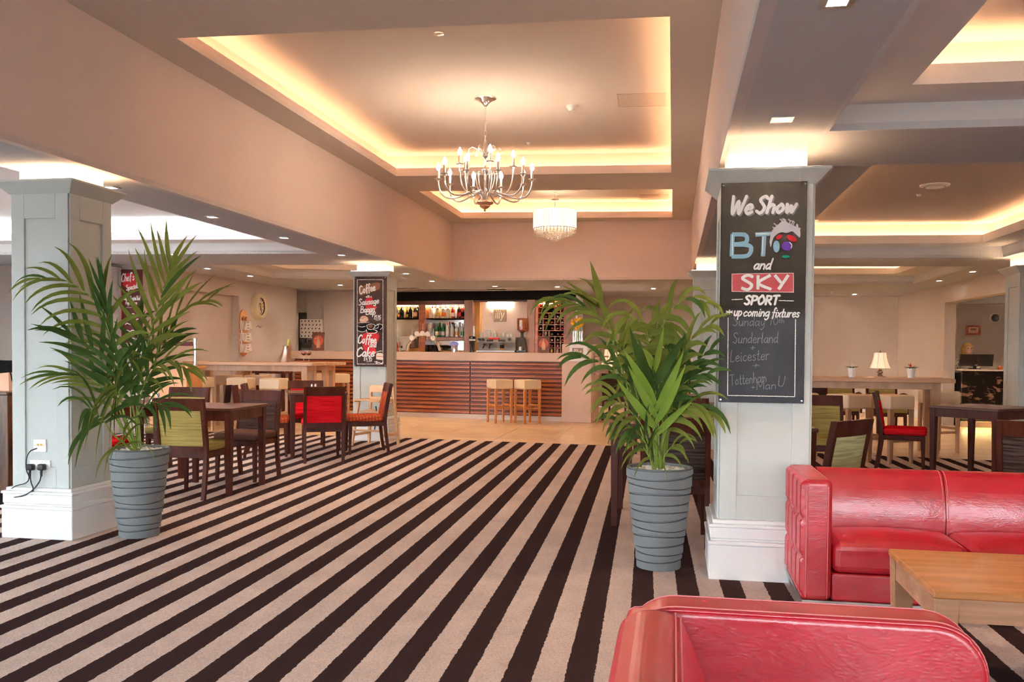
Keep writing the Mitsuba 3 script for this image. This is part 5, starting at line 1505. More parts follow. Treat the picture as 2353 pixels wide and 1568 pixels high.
# ------------------------------------------------------------------ the chef's board, behind the left palm
t, B = board_at('menu_board', "dark red chef's specials board on the far left wall, half behind the left palm", 'menu board', 278, 620, 327, 788, 11.97, 'm_board_red', 0.02, False)
B.line([(280, 660), (279, 786)], 0.0 + 0.6, 'm_ink_red')
B.poly([(282, 655), (286, 632), (302, 628), (312, 634), (318, 650), (308, 668), (292, 662)], 'm_ink_red', 0.0012, smooth_=True)
B.write("Chef's", 281, 310, 648, 18, 1.1, 'm_ink_white', .25, rot=8, lift=0.003); B.write('Specials', 291, 321, 668, 12, 1.1, 'm_ink_white', .2, rot=12, lift=0.003)
for s, a, b, y, h in (('Tomato & Roasted Red', 281, 322, 690, 10), ('Pepper Soup', 289, 315, 700, 9)):
    B.write(s, a, b, y, h, 0.5, 'm_ink_white', .1)
B.line([(285, 707), (318, 707)], 0.4, 'm_ink_white')
for y in (724, 735, 746, 762, 772, 780):
    B.line([(287 + (y % 5), y), (293, y - 3), (299, y), (305, y - 3), (312, y), (318, y - 2)], 0.8, 'm_ink_white', curve=True, name='scrawl')


# ================================================================== planters and palms
def planter_pot(name, px, py, label, s=1.0):
    c = at(px, py, z=0.0)
    t = thing(name, label, 'planter')
    cx, cy = c[0], c[1] + 0.14
    H, R0, R1 = 0.605 * s, 0.124 * s, 0.198 * s
    n, v, f = 72, [], []
    zs, rs = [], []
    # stacked uneven bands, each one wider than the one below
    nb = 12
    edges = np.linspace(0, H, nb + 1)
    prof = []
    for b in range(nb):
        r = R0 + (R1 - R0) * ((b + 1.0) / nb) ** 0.92
        lo, hi = edges[b], edges[b + 1]
        for q, dr_ in ((0.0, -0.016), (0.0, -0.001), (0.05, 0.001), (0.5, 0.001), (0.82, 0.0), (0.86, -0.013), (1.0, -0.016)):
            prof.append((r + dr_, lo + (hi - lo) * q, b))
    prof += [(R1 - 0.004, H, nb), (R1 - 0.022, H, nb), (R1 - 0.030, H - 0.03, nb), (R1 - 0.035, H - 0.06, nb)]
    a = np.arange(n) * 2 * np.pi / n
    for r, z, b in prof:
        ph = (b * 2.4)
        fade = min(1, z / 0.05, (H - z) / 0.03) if b < nb else 0.0
        b = b if b == nb or z > edges[b] + 0.9 * (H / nb) * 0.0 else b
        if b < nb:
            q_ = (z - edges[b]) / (edges[b + 1] - edges[b])
            wv = lambda s_: 0.010 * np.sin(a + s_ * 2.4) + 0.004 * np.sin(2 * a + s_ * 1.3)
            zz = z + ((1 - q_) * wv(b) * (b > 0) + q_ * wv(b + 1) * (b + 1 < nb))
        else:
            zz = z + 0 * a
        v.append(np.stack([r * np.cos(a), r * np.sin(a), zz], 1))
    v = np.vstack(v)
    for i in range(len(prof) - 1):
        for j in range(n):
            q = (j + 1) % n
            f += [[i * n + j, i * n + q, (i + 1) * n + q], [i * n + j, (i + 1) * n + q, (i + 1) * n + j]]
    tw_ = M4(cx, cy, 0)
    part(t, 'pot', trimesh.Trimesh(v, f, process=False), 'm_planter', tw=tw_, smooth=25)
    part(t, 'soil', moved(lathe([(0, 0), (R1 - 0.032, 0)], 24), M4(0, 0, H - 0.045)), 'm_dark', tw=tw_)
    st = []
    for k in range(230):
        r, an = (R1 - 0.045) * math.sqrt(rnd.random()), rnd.random() * 6.283
        if r < 0.03 and rnd.random() < .6: continue
        m = trimesh.creation.icosphere(1, 1.0)
        m.vertices *= 1 + 0.35 * (meshkit.noise(m.vertices * 1.3 + k * 7) - 0.5)[:, None]
        s_ = 0.009 + 0.008 * rnd.random()
        m.apply_transform(np.diag([s_ * (1 + .5 * rnd.random()), s_, s_ * .75, 1]))
        m.apply_transform(M4(r * math.cos(an), r * math.sin(an), H - 0.040 + 0.02 * rnd.random() + 0.012 * (1 - r / R1), rnd.random() * 6, 1, rnd.random() * 6))
        st.append(m)
    part(t, 'pebbles', cat(st), 'm_pebble', tw=tw_, smooth=40, kind='stuff')
    return t, np.array([cx, cy, H - 0.03])


def leaflet(base, d, nrm, L, w, droop, fold=0.35, seg=7, curl=0.0):
    """One pointed leaflet: a folded ribbon that starts along d and bends down under its weight."""
    d = d / np.linalg.norm(d)
    side = np.cross(nrm, d); side /= np.linalg.norm(side) + 1e-9
    up = np.cross(d, side)
    ts = np.linspace(0, 1, seg + 1)
    p, q = base.copy(), d.copy()
    v, f = [], []
    for k, t in enumerate(ts):
        ww = w * (0.38 + 0.62 * min(1, t / 0.22)) * (1 - max(0, (t - 0.35) / 0.65) ** 1.7) + 0.0012
        sd = np.cross(nrm, q); sd /= np.linalg.norm(sd) + 1e-9
        un = np.cross(q, sd)
        v += [p - sd * ww / 2 + un * ww * fold * 0.5, p, p + sd * ww / 2 + un * ww * fold * 0.5]
        if k < seg:
            q = q + np.array([0, 0, -droop]) * (0.25 + t) / seg * 2 + side * curl / seg
            q /= np.linalg.norm(q)
            p = p + q * L / seg
    for k in range(seg):
        a, b = 3 * k, 3 * k + 3
        f += [[a, a + 1, b + 1], [a, b + 1, b], [a + 1, a + 2, b + 2], [a + 1, b + 2, b + 1]]
    return trimesh.Trimesh(v, f, process=False)


def palm(name, label, root, fronds):
    t = thing(name, label, 'plant')
    r2 = random.Random(5)
    for (pix, dy, n, L, w, droop, ang, mtl, start, roll) in fronds:
        # the stalk and midrib: through the given pixels on an upright plane that swings from the pot by dy
        base = root + np.array([r2.uniform(-.03, .03), r2.uniform(-.03, .03), -0.03])
        pts = [base]
        for k, (a, b) in enumerate(pix):
            yy = root[1] + dy * math.sqrt((k + 1) / len(pix))
            pts.append(at(a, b, y=yy))
        path = catmull(pts, 8)
        m = len(path)
        rad = np.linspace(0.0065, 0.0016, m)
        fk = part(t, 'frond', tube(path, rad, 6), 'm_stem', smooth=True)
        seglen = np.concatenate([[0], np.cumsum(np.linalg.norm(np.diff(path, axis=0), axis=1))])
        s0, s1 = seglen[-1] * start, seglen[-1]
        for i in range(n):
            u = i / (n - 1)
            s = s0 + (s1 - s0) * u
            pos = np.array([np.interp(s, seglen, path[:, c]) for c in range(3)])
            pos2 = np.array([np.interp(min(s + 0.02, s1), seglen, path[:, c]) for c in range(3)]) - np.array([np.interp(max(s - 0.02, 0), seglen, path[:, c]) for c in range(3)])
            tg = pos2 / (np.linalg.norm(pos2) + 1e-9)
            # the blade of the frond faces up and towards the camera, turned by roll about the midrib
            n0 = np.array([0, -0.75, 0.66]); n0 -= tg * (n0 @ tg); n0 /= np.linalg.norm(n0) + 1e-9
            n0 = n0 * math.cos(roll) + np.cross(tg, n0) * math.sin(roll)
            sd = np.cross(tg, n0)
            sgn = 1 if i % 2 == 0 else -1
            a_ = math.radians(ang * (1 - 0.55 * u) + r2.uniform(-6, 6))
            d = tg * math.cos(a_) + sd * sgn * math.sin(a_) + n0 * 0.18
            ln = L * (0.55 + 0.75 * math.sin(math.pi * min(1, 0.22 + 0.68 * u))) * r2.uniform(0.88, 1.12) * 0.85
            mesh = leaflet(pos, d, n0, ln, w * r2.uniform(0.85, 1.15), droop * r2.uniform(0.75, 1.25), curl=r2.uniform(-.25, .25))
            mm = mtl if r2.random() > 0.12 else 'm_leaf_dark'
            part(fk, 'leaflet', mesh, mm, smooth=True)
    return t


tL, rootL = planter_pot('planter', 292, 1240, 'ribbed grey stone planter with white pebbles at the foot of the left column')
tR, rootR = planter_pot('planter', 1512, 1315, 'ribbed grey stone planter with white pebbles before the chalkboard column')
LF, LD, LB_ = 'm_leaf', 'm_leaf_dark', 'm_leaf_fresh'
palm('palm', 'green kentia palm growing in the left planter', rootL, [
    # pixels, depth swing, leaflets, length, width, droop, angle, material, start, roll
    ([(318, 900), (345, 770), (372, 680), (392, 610)], 0.05, 18, 0.44, 0.040, 0.10, 52, LF, 0.58, 0.0),
    ([(272, 900), (252, 770), (215, 690), (150, 645), (92, 640)], -0.36, 20, 0.36, 0.030, 0.85, 48, LF, 0.46, 0.1),
    ([(320, 880), (365, 780), (420, 715), (478, 690)], 0.20, 16, 0.34, 0.030, 0.35, 46, LF, 0.50, -0.2),
    ([(270, 930), (240, 840), (190, 785), (150, 762)], -0.38, 14, 0.34, 0.034, 0.35, 42, LD, 0.48, 0.2),
    ([(265, 960), (235, 890), (180, 862), (130, 862)], -0.40, 14, 0.32, 0.026, 0.55, 44, LF, 0.46, 0.2),
    ([(272, 960), (268, 905), (266, 884)], -0.45, 14, 0.44, 0.036, 1.5, 88, LF, 0.80, 0.0),
    ([(262, 1000), (232, 960), (206, 942)], -0.42, 12, 0.36, 0.030, 1.5, 74, LD, 0.74, 0.0),
    ([(322, 920), (352, 850), (396, 828), (430, 850)], -0.10, 14, 0.26, 0.026, 0.9, 48, LF, 0.5, 0.0),
    ([(284, 1020), (284, 1000)], -0.30, 10, 0.26, 0.026, 1.7, 82, LF, 0.5, 0.0),
    ([(268, 880), (252, 760), (243, 690), (240, 650)], -0.30, 8, 0.30, 0.040, 0.05, 14, LD, 0.68, 0.0),
    ([(315, 930), (340, 860), (372, 800), (392, 770)], 0.30, 14, 0.30, 0.036, 0.40, 46, LD, 0.45, 0.3),
    ([(300, 900), (306, 820), (314, 760), (325, 730)], 0.20, 12, 0.24, 0.038, 0.35, 46, LD, 0.45, 0.0),
    ([(280, 930), (272, 850), (262, 800)], -0.38, 12, 0.30, 0.038, 0.55, 50, LD, 0.5, 0.2),
    ([(318, 960), (345, 925), (385, 935)], -0.20, 12, 0.28, 0.030, 0.8, 50, LD, 0.5, 0.0),
    ([(300, 940), (310, 860), (330, 815)], 0.05, 12, 0.30, 0.040, 0.8, 55, LD, 0.5, -0.2),
])
palm('palm', 'green kentia palm growing in the right planter', rootR, [
    ([(1478, 950), (1435, 825), (1398, 752), (1345, 706), (1272, 690)], -0.15, 16, 0.28, 0.028, 1.5, 30, LF, 0.56, 0.0),
    ([(1395, 745), (1372, 705)], -0.12, 4, 0.34, 0.055, 0.05, 12, LF, 0.96, 0.0),
    ([(1520, 900), (1512, 800), (1532, 730), (1578, 686), (1622, 696)], -0.25, 16, 0.21, 0.030, 1.7, 46, LF, 0.50, 0.1),
    ([(1500, 900), (1490, 790), (1480, 742), (1446, 730)], -0.25, 16, 0.30, 0.036, 1.9, 72, LF, 0.62, 0.0),
    ([(1535, 930), (1562, 825), (1596, 772), (1632, 748)], -0.35, 12, 0.24, 0.034, 0.9, 34, LF, 0.52, -0.2),
    ([(1540, 950), (1575, 865), (1608, 824), (1632, 806)], -0.33, 10, 0.22, 0.030, 0.55, 36, LD, 0.52, 0.2),
    ([(1508, 1000), (1507, 930), (1504, 872), (1500, 848)], -0.34, 12, 0.40, 0.050, 0.03, 34, LB_, 0.42, 0.0),
    ([(1486, 970), (1450, 890), (1395, 838), (1335, 822)], -0.35, 10, 0.28, 0.030, 1.2, 36, LD, 0.52, 0.0),
    ([(1480, 990), (1440, 938), (1400, 915)], -0.35, 12, 0.28, 0.030, 1.6, 52, LF, 0.55, 0.0),
    ([(1488, 1030), (1460, 990), (1425, 975)], -0.30, 10, 0.24, 0.026, 1.1, 40, LD, 0.5, 0.0),
    ([(1528, 1000), (1556, 945), (1590, 928), (1620, 945)], -0.30, 12, 0.28, 0.032, 1.2, 46, LF, 0.5, 0.0),
    ([(1522, 1060), (1540, 1030), (1562, 1020)], -0.20, 8, 0.20, 0.022, 1.2, 42, LF, 0.45, 0.0),
    ([(1496, 1060), (1476, 1025), (1450, 1012)], -0.25, 8, 0.22, 0.022, 1.0, 40, LF, 0.45, 0.0),
    ([(1532, 960), (1560, 895), (1595, 866), (1625, 860)], -0.33, 10, 0.22, 0.034, 0.8, 36, LD, 0.52, 0.0),
    ([(1512, 920), (1520, 850), (1530, 800)], 0.15, 12, 0.26, 0.040, 0.9, 46, LD, 0.45, 0.0),
    ([(1495, 940), (1470, 860), (1440, 805)], 0.20, 12, 0.26, 0.038, 0.9, 42, LD, 0.45, 0.1),
    ([(1530, 960), (1545, 905), (1560, 860)], -0.1, 8, 0.26, 0.046, 0.3, 28, LD, 0.5, 0.2),
    ([(1505, 900), (1497, 815), (1500, 765), (1518, 742)], 0.05, 14, 0.26, 0.034, 1.9, 62, LF, 0.62, 0.2),
])


# ================================================================== lamps
def bulb_mesh():
    return lathe([(0, 0), (0.012, 0.0), (0.020, 0.014), (0.023, 0.030), (0.018, 0.048), (0.008, 0.068), (0.0, 0.080)], 12)


# chandelier
cc = at(1116, 226, z=3.795)
chy = cc[1]


def chxz(px, py):
    p = at(px, py, y=chy)
    return p[0], p[2]


ch = thing('chandelier', 'polished chandelier with curved arms and lit candle bulbs under the large ceiling tray', 'chandelier')
cx = cc[0]
kz = lambda py: chxz(1116, py)[1]
part(ch, 'ceiling_rose', moved(lathe([(0, 0), (0.020, 0.0), (0.028, 0.02), (0.06, 0.045), (0.10, 0.062), (0.108, 0.070), (0.108, 0.082), (0, 0.082)], 24), M4(cx, chy, 3.80 - 0.082)), 'm_chrome', smooth=40)
links = []
zt, zb = 3.80 - 0.085, kz(318)
part(ch, 'hanger', tube([(cx, chy, zt + 0.01), (cx, chy, zt - 0.13)], 0.006, 8), 'm_chrome')
z = zt - 0.13
k = 0
ll = 0.062
while z > zb:
    a = np.linspace(0, 2 * math.pi, 13)
    loop = np.stack([0.014 * np.cos(a), 0 * a, ll / 2 * np.sin(a)], 1)
    part(ch, 'chain_link', moved(tube(loop, 0.0032, 6, cap=False), M4(cx, chy, z - ll / 2, (k % 2) * math.pi / 2)), 'm_chrome', smooth=True)
    z -= ll * 0.84; k += 1
part(ch, 'shaft', moved(lathe([(0.004, kz(318)), (0.02, kz(330)), (0.012, kz(345)), (0.030, kz(360)), (0.010, kz(366)), (0.009, kz(386)), (0.035, kz(390)), (0.03, kz(397)), (0.010, kz(402)), (0.012, kz(458))], 16), M4(cx, chy, 0)), 'm_chrome', smooth=40)
part(ch, 'bowl', moved(lathe([(0.03, kz(460)), (0.082, kz(463)), (0.088, kz(466.5)), (0.078, kz(469)), (0.05, kz(472)), (0.052, kz(475)), (0.03, kz(479)), (0.01, kz(481)), (0.013, kz(484)), (0, kz(488))], 24), M4(cx, chy, 0)), 'm_copper', smooth=40)
R = chxz(1221, 420)[0] - cx


def chand_arm(phi, rr, ztip, zdip, inner=0.03):
    c, s = math.cos(phi), math.sin(phi)
    zst = kz(452)
    path = bez([(inner, 0, zst), (inner + 0.03, 0, zst + 0.10), (rr * 0.45, 0, zst + 0.05), (rr * 0.62, 0, zdip - 0.10), (rr * 1.03, 0, zdip - 0.06), (rr, 0, ztip)], 22)
    rot = M4(cx, chy, 0, phi)
    ak = part(ch, 'arm', moved(tube(path, 0.0085, 8), rot), 'm_chrome', smooth=True)
    part(ak, 'drip_pan', moved(lathe([(0.005, -0.022), (0.016, -0.02), (0.017, -0.006), (0.040, 0.0), (0.041, 0.004), (0.0, 0.006)], 16), rot @ M4(rr, 0, ztip)), 'm_chrome', smooth=40)
    part(ak, 'candle', moved(lathe([(0.0145, 0.004), (0.0145, 0.085), (0, 0.087)], 12), rot @ M4(rr, 0, ztip)), 'm_chrome', smooth=40)
    glow(ak, 'bulb', moved(bulb_mesh(), rot @ M4(rr, 0, ztip + 0.087)), E_BULB, 0.35, smooth=True)


for i in range(10):
    chand_arm(2 * math.pi * (i + 0.25) / 10, R, kz(412), kz(452))
for i in range(5):
    chand_arm(2 * math.pi * (i + 0.05) / 5, R * 0.60, kz(384), kz(440))
for i in range(6):
    phi = 2 * math.pi * (i + 0.3) / 6
    z0_ = kz(362)
    a = np.linspace(0, 1, 26)
    p = [(0.015 + 0.125 * math.sin(1.6 * u), 0, z0_ + 0.02 + 0.20 * u - 0.13 * u * u) for u in np.linspace(0, 1, 12)]
    e = p[-1]
    p += [(e[0] + 0.032 * math.sin(v) * (1 - v / 7), 0, e[2] - 0.032 + 0.032 * math.cos(v) * (1 - v / 9)) for v in np.linspace(0.3, 5.2, 14)]
    part(ch, 'scroll', moved(tube(p, np.linspace(0.0065, 0.0045, len(p)), 6), M4(cx, chy, 0, phi)), 'm_chrome', smooth=True)
    z1_ = kz(452)
    p = [(0.03 + 0.10 * u, 0, z1_ + 0.05 * math.sin(2.4 * u) - 0.02 * u) for u in np.linspace(0, 1, 10)]
    e = p[-1]
    p += [(e[0] + 0.026 * math.sin(v) * (1 - v / 8), 0, e[2] + 0.026 - 0.026 * math.cos(v) * (1 - v / 8)) for v in np.linspace(0.3, 4.8, 12)]
    part(ch, 'scroll', moved(tube(p, 0.0058, 6), M4(cx, chy, 0, phi + 0.5)), 'm_chrome', smooth=True)
for i in range(8):
    phi = 2 * math.pi * i / 8 + 0.2
    p = bez([(0.025, 0, kz(458)), (0.05, 0, kz(440)), (0.10, 0, kz(425)), (0.115, 0, kz(400)), (0.085, 0, kz(390)), (0.078, 0, kz(400))], 16)
    part(ch, 'scroll', moved(tube(p, 0.006, 6), M4(cx, chy, 0, phi)), 'm_chrome', smooth=True)

# drum pendant with crystal strings
dc = at(1275.5, 441, z=3.795)
dy_ = dc[1]
dz = lambda py: at(1276, py, y=dy_)[2]
dx = dc[0]
Rd = (at(1326, 510, y=dy_)[0] - at(1227, 510, y=dy_)[0]) / 2
dp = thing('drum_pendant', 'white drum pendant lamp fringed with crystal strings near the bar', 'pendant lamp')
part(dp, 'ceiling_rose', moved(lathe([(0, 0), (0.06, 0.005), (0.062, 0.02), (0, 0.02)], 20), M4(dx, dy_, 3.78)), 'm_chrome')
part(dp, 'cable', tube([(dx, dy_, 3.785), (dx, dy_, dz(480))], 0.004, 6), 'm_chrome')
part(dp, 'disc', moved(lathe([(0, 0), (0.06, 0.004), (0.06, 0.012), (0, 0.016)], 20), M4(dx, dy_, dz(460))), 'm_chrome')
kk = glow(dp, 'shade', moved(lathe([(Rd, dz(526)), (Rd, dz(485)), (Rd - 0.004, dz(485)), (Rd - 0.004, dz(526))], 40), M4(dx, dy_, 0)), E_SHADE * np.array([2.9, 3.7, 4.9]), smooth=30)
scene[kk]['bsdf'] = {'type': 'ref', 'id': 'm_shade'}
scene['m_shade'] = {'type': 'diffuse', 'reflectance': rgb(0.75, 0.70, 0.62)}
part(dp, 'rim', cat([moved(lathe([(Rd - 0.002, z), (Rd + 0.004, z), (Rd + 0.004, z + 0.008), (Rd - 0.002, z + 0.008)], 40), M4(dx, dy_, 0)) for z in (dz(527), dz(485))]), 'm_chrome')
pl_ = []
for i in range(48):
    a = 2 * math.pi * i / 48
    pl_.append(tube([(dx + (Rd + 0.001) * math.cos(a), dy_ + (Rd + 0.001) * math.sin(a), dz(526)), (dx + (Rd + 0.001) * math.cos(a), dy_ + (Rd + 0.001) * math.sin(a), dz(485))], 0.0022, 4))
part(dp, 'pleats', cat(pl_), 'm_pleat', smooth=False, kind='stuff')
mat('m_pleat', (0.6, 0.5, 0.4), 0.7)
cr = []
octa = trimesh.creation.icosphere(0, 0.011)
for ringr, z0_, z1_ in ((0.96, 527, 537), (0.86, 527, 541), (0.72, 527, 544), (0.55, 527, 546), (0.36, 527, 549), (0.2, 527, 553), (0.08, 527, 555)):
    n_ = max(5, int(40 * ringr))
    for i in range(n_):
        a = 2 * math.pi * i / n_
        z = dz(z0_)
        while z > dz(z1_):
            cr.append(moved(octa, M4(dx + Rd * ringr * math.cos(a), dy_ + Rd * ringr * math.sin(a), z, a)))
            z -= 0.024
part(dp, 'crystals', cat(cr), 'm_crystal', smooth=False, kind='stuff')
mat('m_crystal', (0.62, 0.56, 0.50), 0.08, spec=0.9)
glow(dp, 'bulb', moved(trimesh.creation.icosphere(2, 0.035), M4(dx, dy_, dz(505))), E_BULB * 1.6, 1.0)


def downlight(px, py, z, label, s=1.0, w=0.5, power=1.0):
    p = at(px, py, z=z)
    t = thing('downlight', label, 'downlight', 'square recessed downlights')
    o, i = sbox(-0.056 * s, -0.056 * s, 0.056 * s, 0.056 * s), sbox(-0.034 * s, -0.034 * s, 0.034 * s, 0.034 * s)
    part(t, 'bezel', ext(o.difference(i), -0.007, 0.0), 'm_steel', tw=M4(p[0], p[1], z), smooth=False)
    glow(t, 'lamp', bx(-0.033 * s, 0.033 * s, -0.033 * s, 0.033 * s, -0.004, -0.001), E_SPOT * power, w, smooth=False, tw=M4(p[0], p[1], z))


for px, py, lab in ((254, 430, 'square downlight in the left soffit nearest the left column'), (488, 498, 'square downlight in the left soffit, second from the camera'), (653, 546, 'square downlight in the left soffit, third from the camera'),
                    (785, 586, 'square downlight in the left soffit just before the coffee board column'), (933, 628.5, 'square downlight in the left soffit just past the coffee board column'), (993, 646, 'square downlight in the left soffit nearest the bar'),
                    (1137, 657.5, 'square downlight in the ceiling above the bar'), (402, 585, 'square downlight above the left palm'), (477, 617, 'downlight near the clock wall, left of its neighbour'), (575, 634, 'downlight on the ceiling above the wall clock'),
                    (782, 655, 'round-looking downlight left of the coffee board, above the bar'), (1797, 273, 'square downlight before the chalkboard column, under the right soffit'), (1925, 1, 'square downlight at the top edge of the photo'),
                    (2158, 645, 'downlight right of the lamp tray, the lower of two'), (2235, 624, 'downlight right of the lamp tray, the upper of two')):
    downlight(px, py, ZL, lab)
for x, y, lab in ((-5.6, 16.6, 'over the left end of the bar'), (-2.2, 17.0, 'over the right end of the bar'), (-0.4, 17.6, 'over the desk beyond the bar end'), (2.6, 19.3, 'near the back wall, left of its neighbour'), (3.7, 19.6, 'near the back wall, washing it with light')):
    t = thing('downlight', 'small ceiling downlight ' + lab, 'downlight', 'square recessed downlights over the back of the room')
    part(t, 'bezel', bx(-0.055, 0.055, -0.055, 0.055, -0.006, 0), 'm_steel', tw=M4(x, y, ZL), smooth=False)
    glow(t, 'lamp', bx(-0.031, 0.031, -0.031, 0.031, -0.010, -0.006), E_SPOT * 1.8, 0.5, smooth=False, tw=M4(x, y, ZL))

for x, y, lab in ((5.9, 15.2, 'in front of the reception desk'), (5.9, 18.2, 'above the woman at reception'), (7.3, 16.6, 'at the far side of reception')):
    t = thing('downlight', 'small ceiling downlight ' + lab, 'downlight', 'downlights in reception')
    part(t, 'bezel', bx(-0.055, 0.055, -0.055, 0.055, -0.006, 0), 'm_steel', tw=M4(x, y, 2.45), smooth=False)
    glow(t, 'lamp', bx(-0.031, 0.031, -0.031, 0.031, -0.010, -0.006), E_SPOT * 0.8, 0.4, smooth=False, tw=M4(x, y, 2.45))

# small ceiling fittings
for px, py, z, lab, s in ((1314, 243, 3.80, 'white smoke detector on the ceiling tray right of the chandelier', 1.0), (1214, 328, 3.80, 'tiny white sensor on the ceiling tray behind the chandelier', 0.4), (1914, 670, ZL, 'smoke detector on the ceiling before the lamp wall', 0.9), (2111, 447, 2.90, 'small white sensor in the dining ceiling tray', 0.4)):
    p = at(px, py, z=z)
    solo('smoke_detector', lab, 'smoke detector', moved(lathe([(0, -0.055), (0.03, -0.053), (0.042, -0.04), (0.045, -0.03), (0.055, -0.02), (0.06, 0), (0, 0)], 20), M4(p[0], p[1], z, 0, s)), 'm_plastic_white', smooth=30)
p = at(1008, 77, z=3.80)
t = thing('sprinkler', 'small round ceiling fitting near the front edge of the large ceiling tray', 'ceiling fitting')
part(t, 'ring', moved(lathe([(0.015, -0.012), (0.04, -0.008), (0.042, 0), (0.015, 0)], 18), M4(p[0], p[1], 3.80)), 'm_chrome')
part(t, 'nozzle', moved(lathe([(0, -0.02), (0.013, -0.018), (0.013, 0), (0, 0)], 12), M4(p[0], p[1], 3.80)), 'm_plastic_white')
p = at(2148, 425, z=2.90)
t = thing('air_valve', 'round white air valve in the dining ceiling tray', 'air valve')
part(t, 'ring', moved(lathe([(0.10, -0.02), (0.13, -0.012), (0.135, 0), (0.10, 0)], 28), M4(p[0], p[1], 2.90)), 'm_plastic_white')
part(t, 'disc', moved(lathe([(0, -0.03), (0.08, -0.026), (0.085, -0.018), (0, -0.01)], 28), M4(p[0], p[1], 2.90)), 'm_plastic_white')
for (quad_, z, lab) in (([(1417, 216), (1530, 213), (1530, 243), (1420, 245)], 3.80, 'square access hatch in the ceiling right of the chandelier'), ([(1469, 447.5), (1537, 446), (1537, 457), (1470, 459)], 3.80, 'square access hatch in the ceiling tray above the drum pendant'),
                        ([(1850, 504), (1882, 504), (1869, 517), (1850, 517)], 2.90, 'white access hatch in the dining ceiling tray beside the chalkboard')):
    pp = [at(a, b, z=z)[:2] for a, b in quad_]
    t = thing('ceiling_hatch', lab, 'ceiling hatch')
    pg = Polygon(pp)
    part(t, 'frame', ext(pg.difference(pg.buffer(-0.012)), z - 0.008, z), 'm_hatch' if z > 3 else 'm_plastic_white', smooth=False)
    part(t, 'door', ext(pg.buffer(-0.014), z - 0.005, z), 'm_hatch' if z > 3 else 'm_plastic_white', smooth=False)
matte('m_hatch', (0.60, 0.50, 0.42))
for (a, b, c) in ((905, 968, 662.5), (1115, 1168, 664.5)):
    p0, p1 = at(a, c, z=ZL), at(b, c, z=ZL)
    t = thing('air_vent', 'dark slotted air vent in the ceiling ' + ('beside the coffee board column' if a < 1000 else 'above the espresso machine'), 'air vent')
    part(t, 'frame', bx(p0[0], p1[0], p0[1] - 0.14, p0[1] + 0.14, ZL - 0.008, ZL - 0.001, 0.002), 'm_lowtray', smooth=False)
    for k in range(5):
        part(t, 'slot', bx(p0[0] + 0.04, p1[0] - 0.04, p0[1] - 0.10 + 0.045 * k, p0[1] - 0.08 + 0.045 * k, ZL - 0.011, ZL - 0.006), 'm_dark', smooth=False)
struct('trim_bar', bx(-6.9, -2.9, 17.25, 17.33, ZL - 0.012, ZL - 0.001), 'm_white', 'thin white trim on the ceiling before the bar header')


# ================================================================== left wall and the tall tables
def onx(px, py, x):
    p = at(px, py, x=x)
    return p[1], p[2]


side = M4(-7.71, 0, 0, math.pi / 2)      # boards' own plane on the left wall, facing +x
XWL = -7.71
cy_, cz_ = onx(591, 705, XWL)
ry = abs(onx(606, 705, XWL)[0] - onx(575, 705, XWL)[0]) / 2
rz_ = abs(onx(591, 674, XWL)[1] - onx(591, 736, XWL)[1]) / 2
ck = thing('wall_clock', 'round cream wall clock above the newspaper rack', 'clock')
rc = rz_
tw = M4(XWL, cy_, cz_) @ trimesh.transformations.rotation_matrix(math.pi / 2, [0, 1, 0])
part(ck, 'rim', lathe([(rc * 0.62, 0.07), (rc * 0.68, 0.10), (rc * 0.80, 0.11), (rc * 0.94, 0.085), (rc, 0.03), (rc, 0.0), (rc * 0.6, 0.0)], 36), 'm_clock_rim', tw=tw, smooth=40)
mat('m_clock_rim', (0.66, 0.56, 0.36), 0.4)
part(ck, 'face', lathe([(0, 0.062), (rc * 0.66, 0.062), (rc * 0.66, 0.03)], 36), 'm_paper', tw=tw, smooth=False)
part(ck, 'bezel', lathe([(rc * 0.61, 0.064), (rc * 0.61, 0.078), (rc * 0.655, 0.078), (rc * 0.655, 0.064)], 36), 'm_ink_black', tw=tw, smooth=False)
for k in range(12):
    a = 2 * math.pi * k / 12
    part(ck, 'hour_mark', moved(bx(-0.006, 0.006, -0.022, 0.022, 0.062, 0.066), M4(rc * 0.52 * math.cos(a), rc * 0.52 * math.sin(a), 0, a + math.pi / 2)), 'm_ink_brown', tw=tw, smooth=False)
part(ck, 'hour_hand', moved(bx(-0.007, 0.007, -0.01, rc * 0.32, 0.066, 0.069), M4(0, 0, 0, 2.0)), 'm_ink_black', tw=tw, smooth=False)
part(ck, 'minute_hand', moved(bx(-0.005, 0.005, -0.01, rc * 0.46, 0.069, 0.072), M4(0, 0, 0, -1.2)), 'm_ink_black', tw=tw, smooth=False)
part(ck, 'dial_ring', lathe([(rc * 0.20, 0.0625), (rc * 0.20, 0.065), (rc * 0.30, 0.065), (rc * 0.30, 0.0625)], 24), 'm_gold', tw=tw, smooth=False)
# small scrawl of wall hooks under the clock
y0_, z0_ = onx(588, 752, XWL); y1_, _ = onx(600, 750, XWL)
t = thing('wall_hooks', 'thin dark wire hooks on the wall under the clock', 'hooks')
part(t, 'wire', tube([(XWL + 0.01, y0_, z0_), (XWL + 0.012, (2 * y0_ + y1_) / 3, z0_ + 0.03), (XWL + 0.012, (y0_ + 2 * y1_) / 3, z0_ - 0.01), (XWL + 0.01, y1_, z0_ + 0.03)], 0.005, 6), 'm_ink_brown')

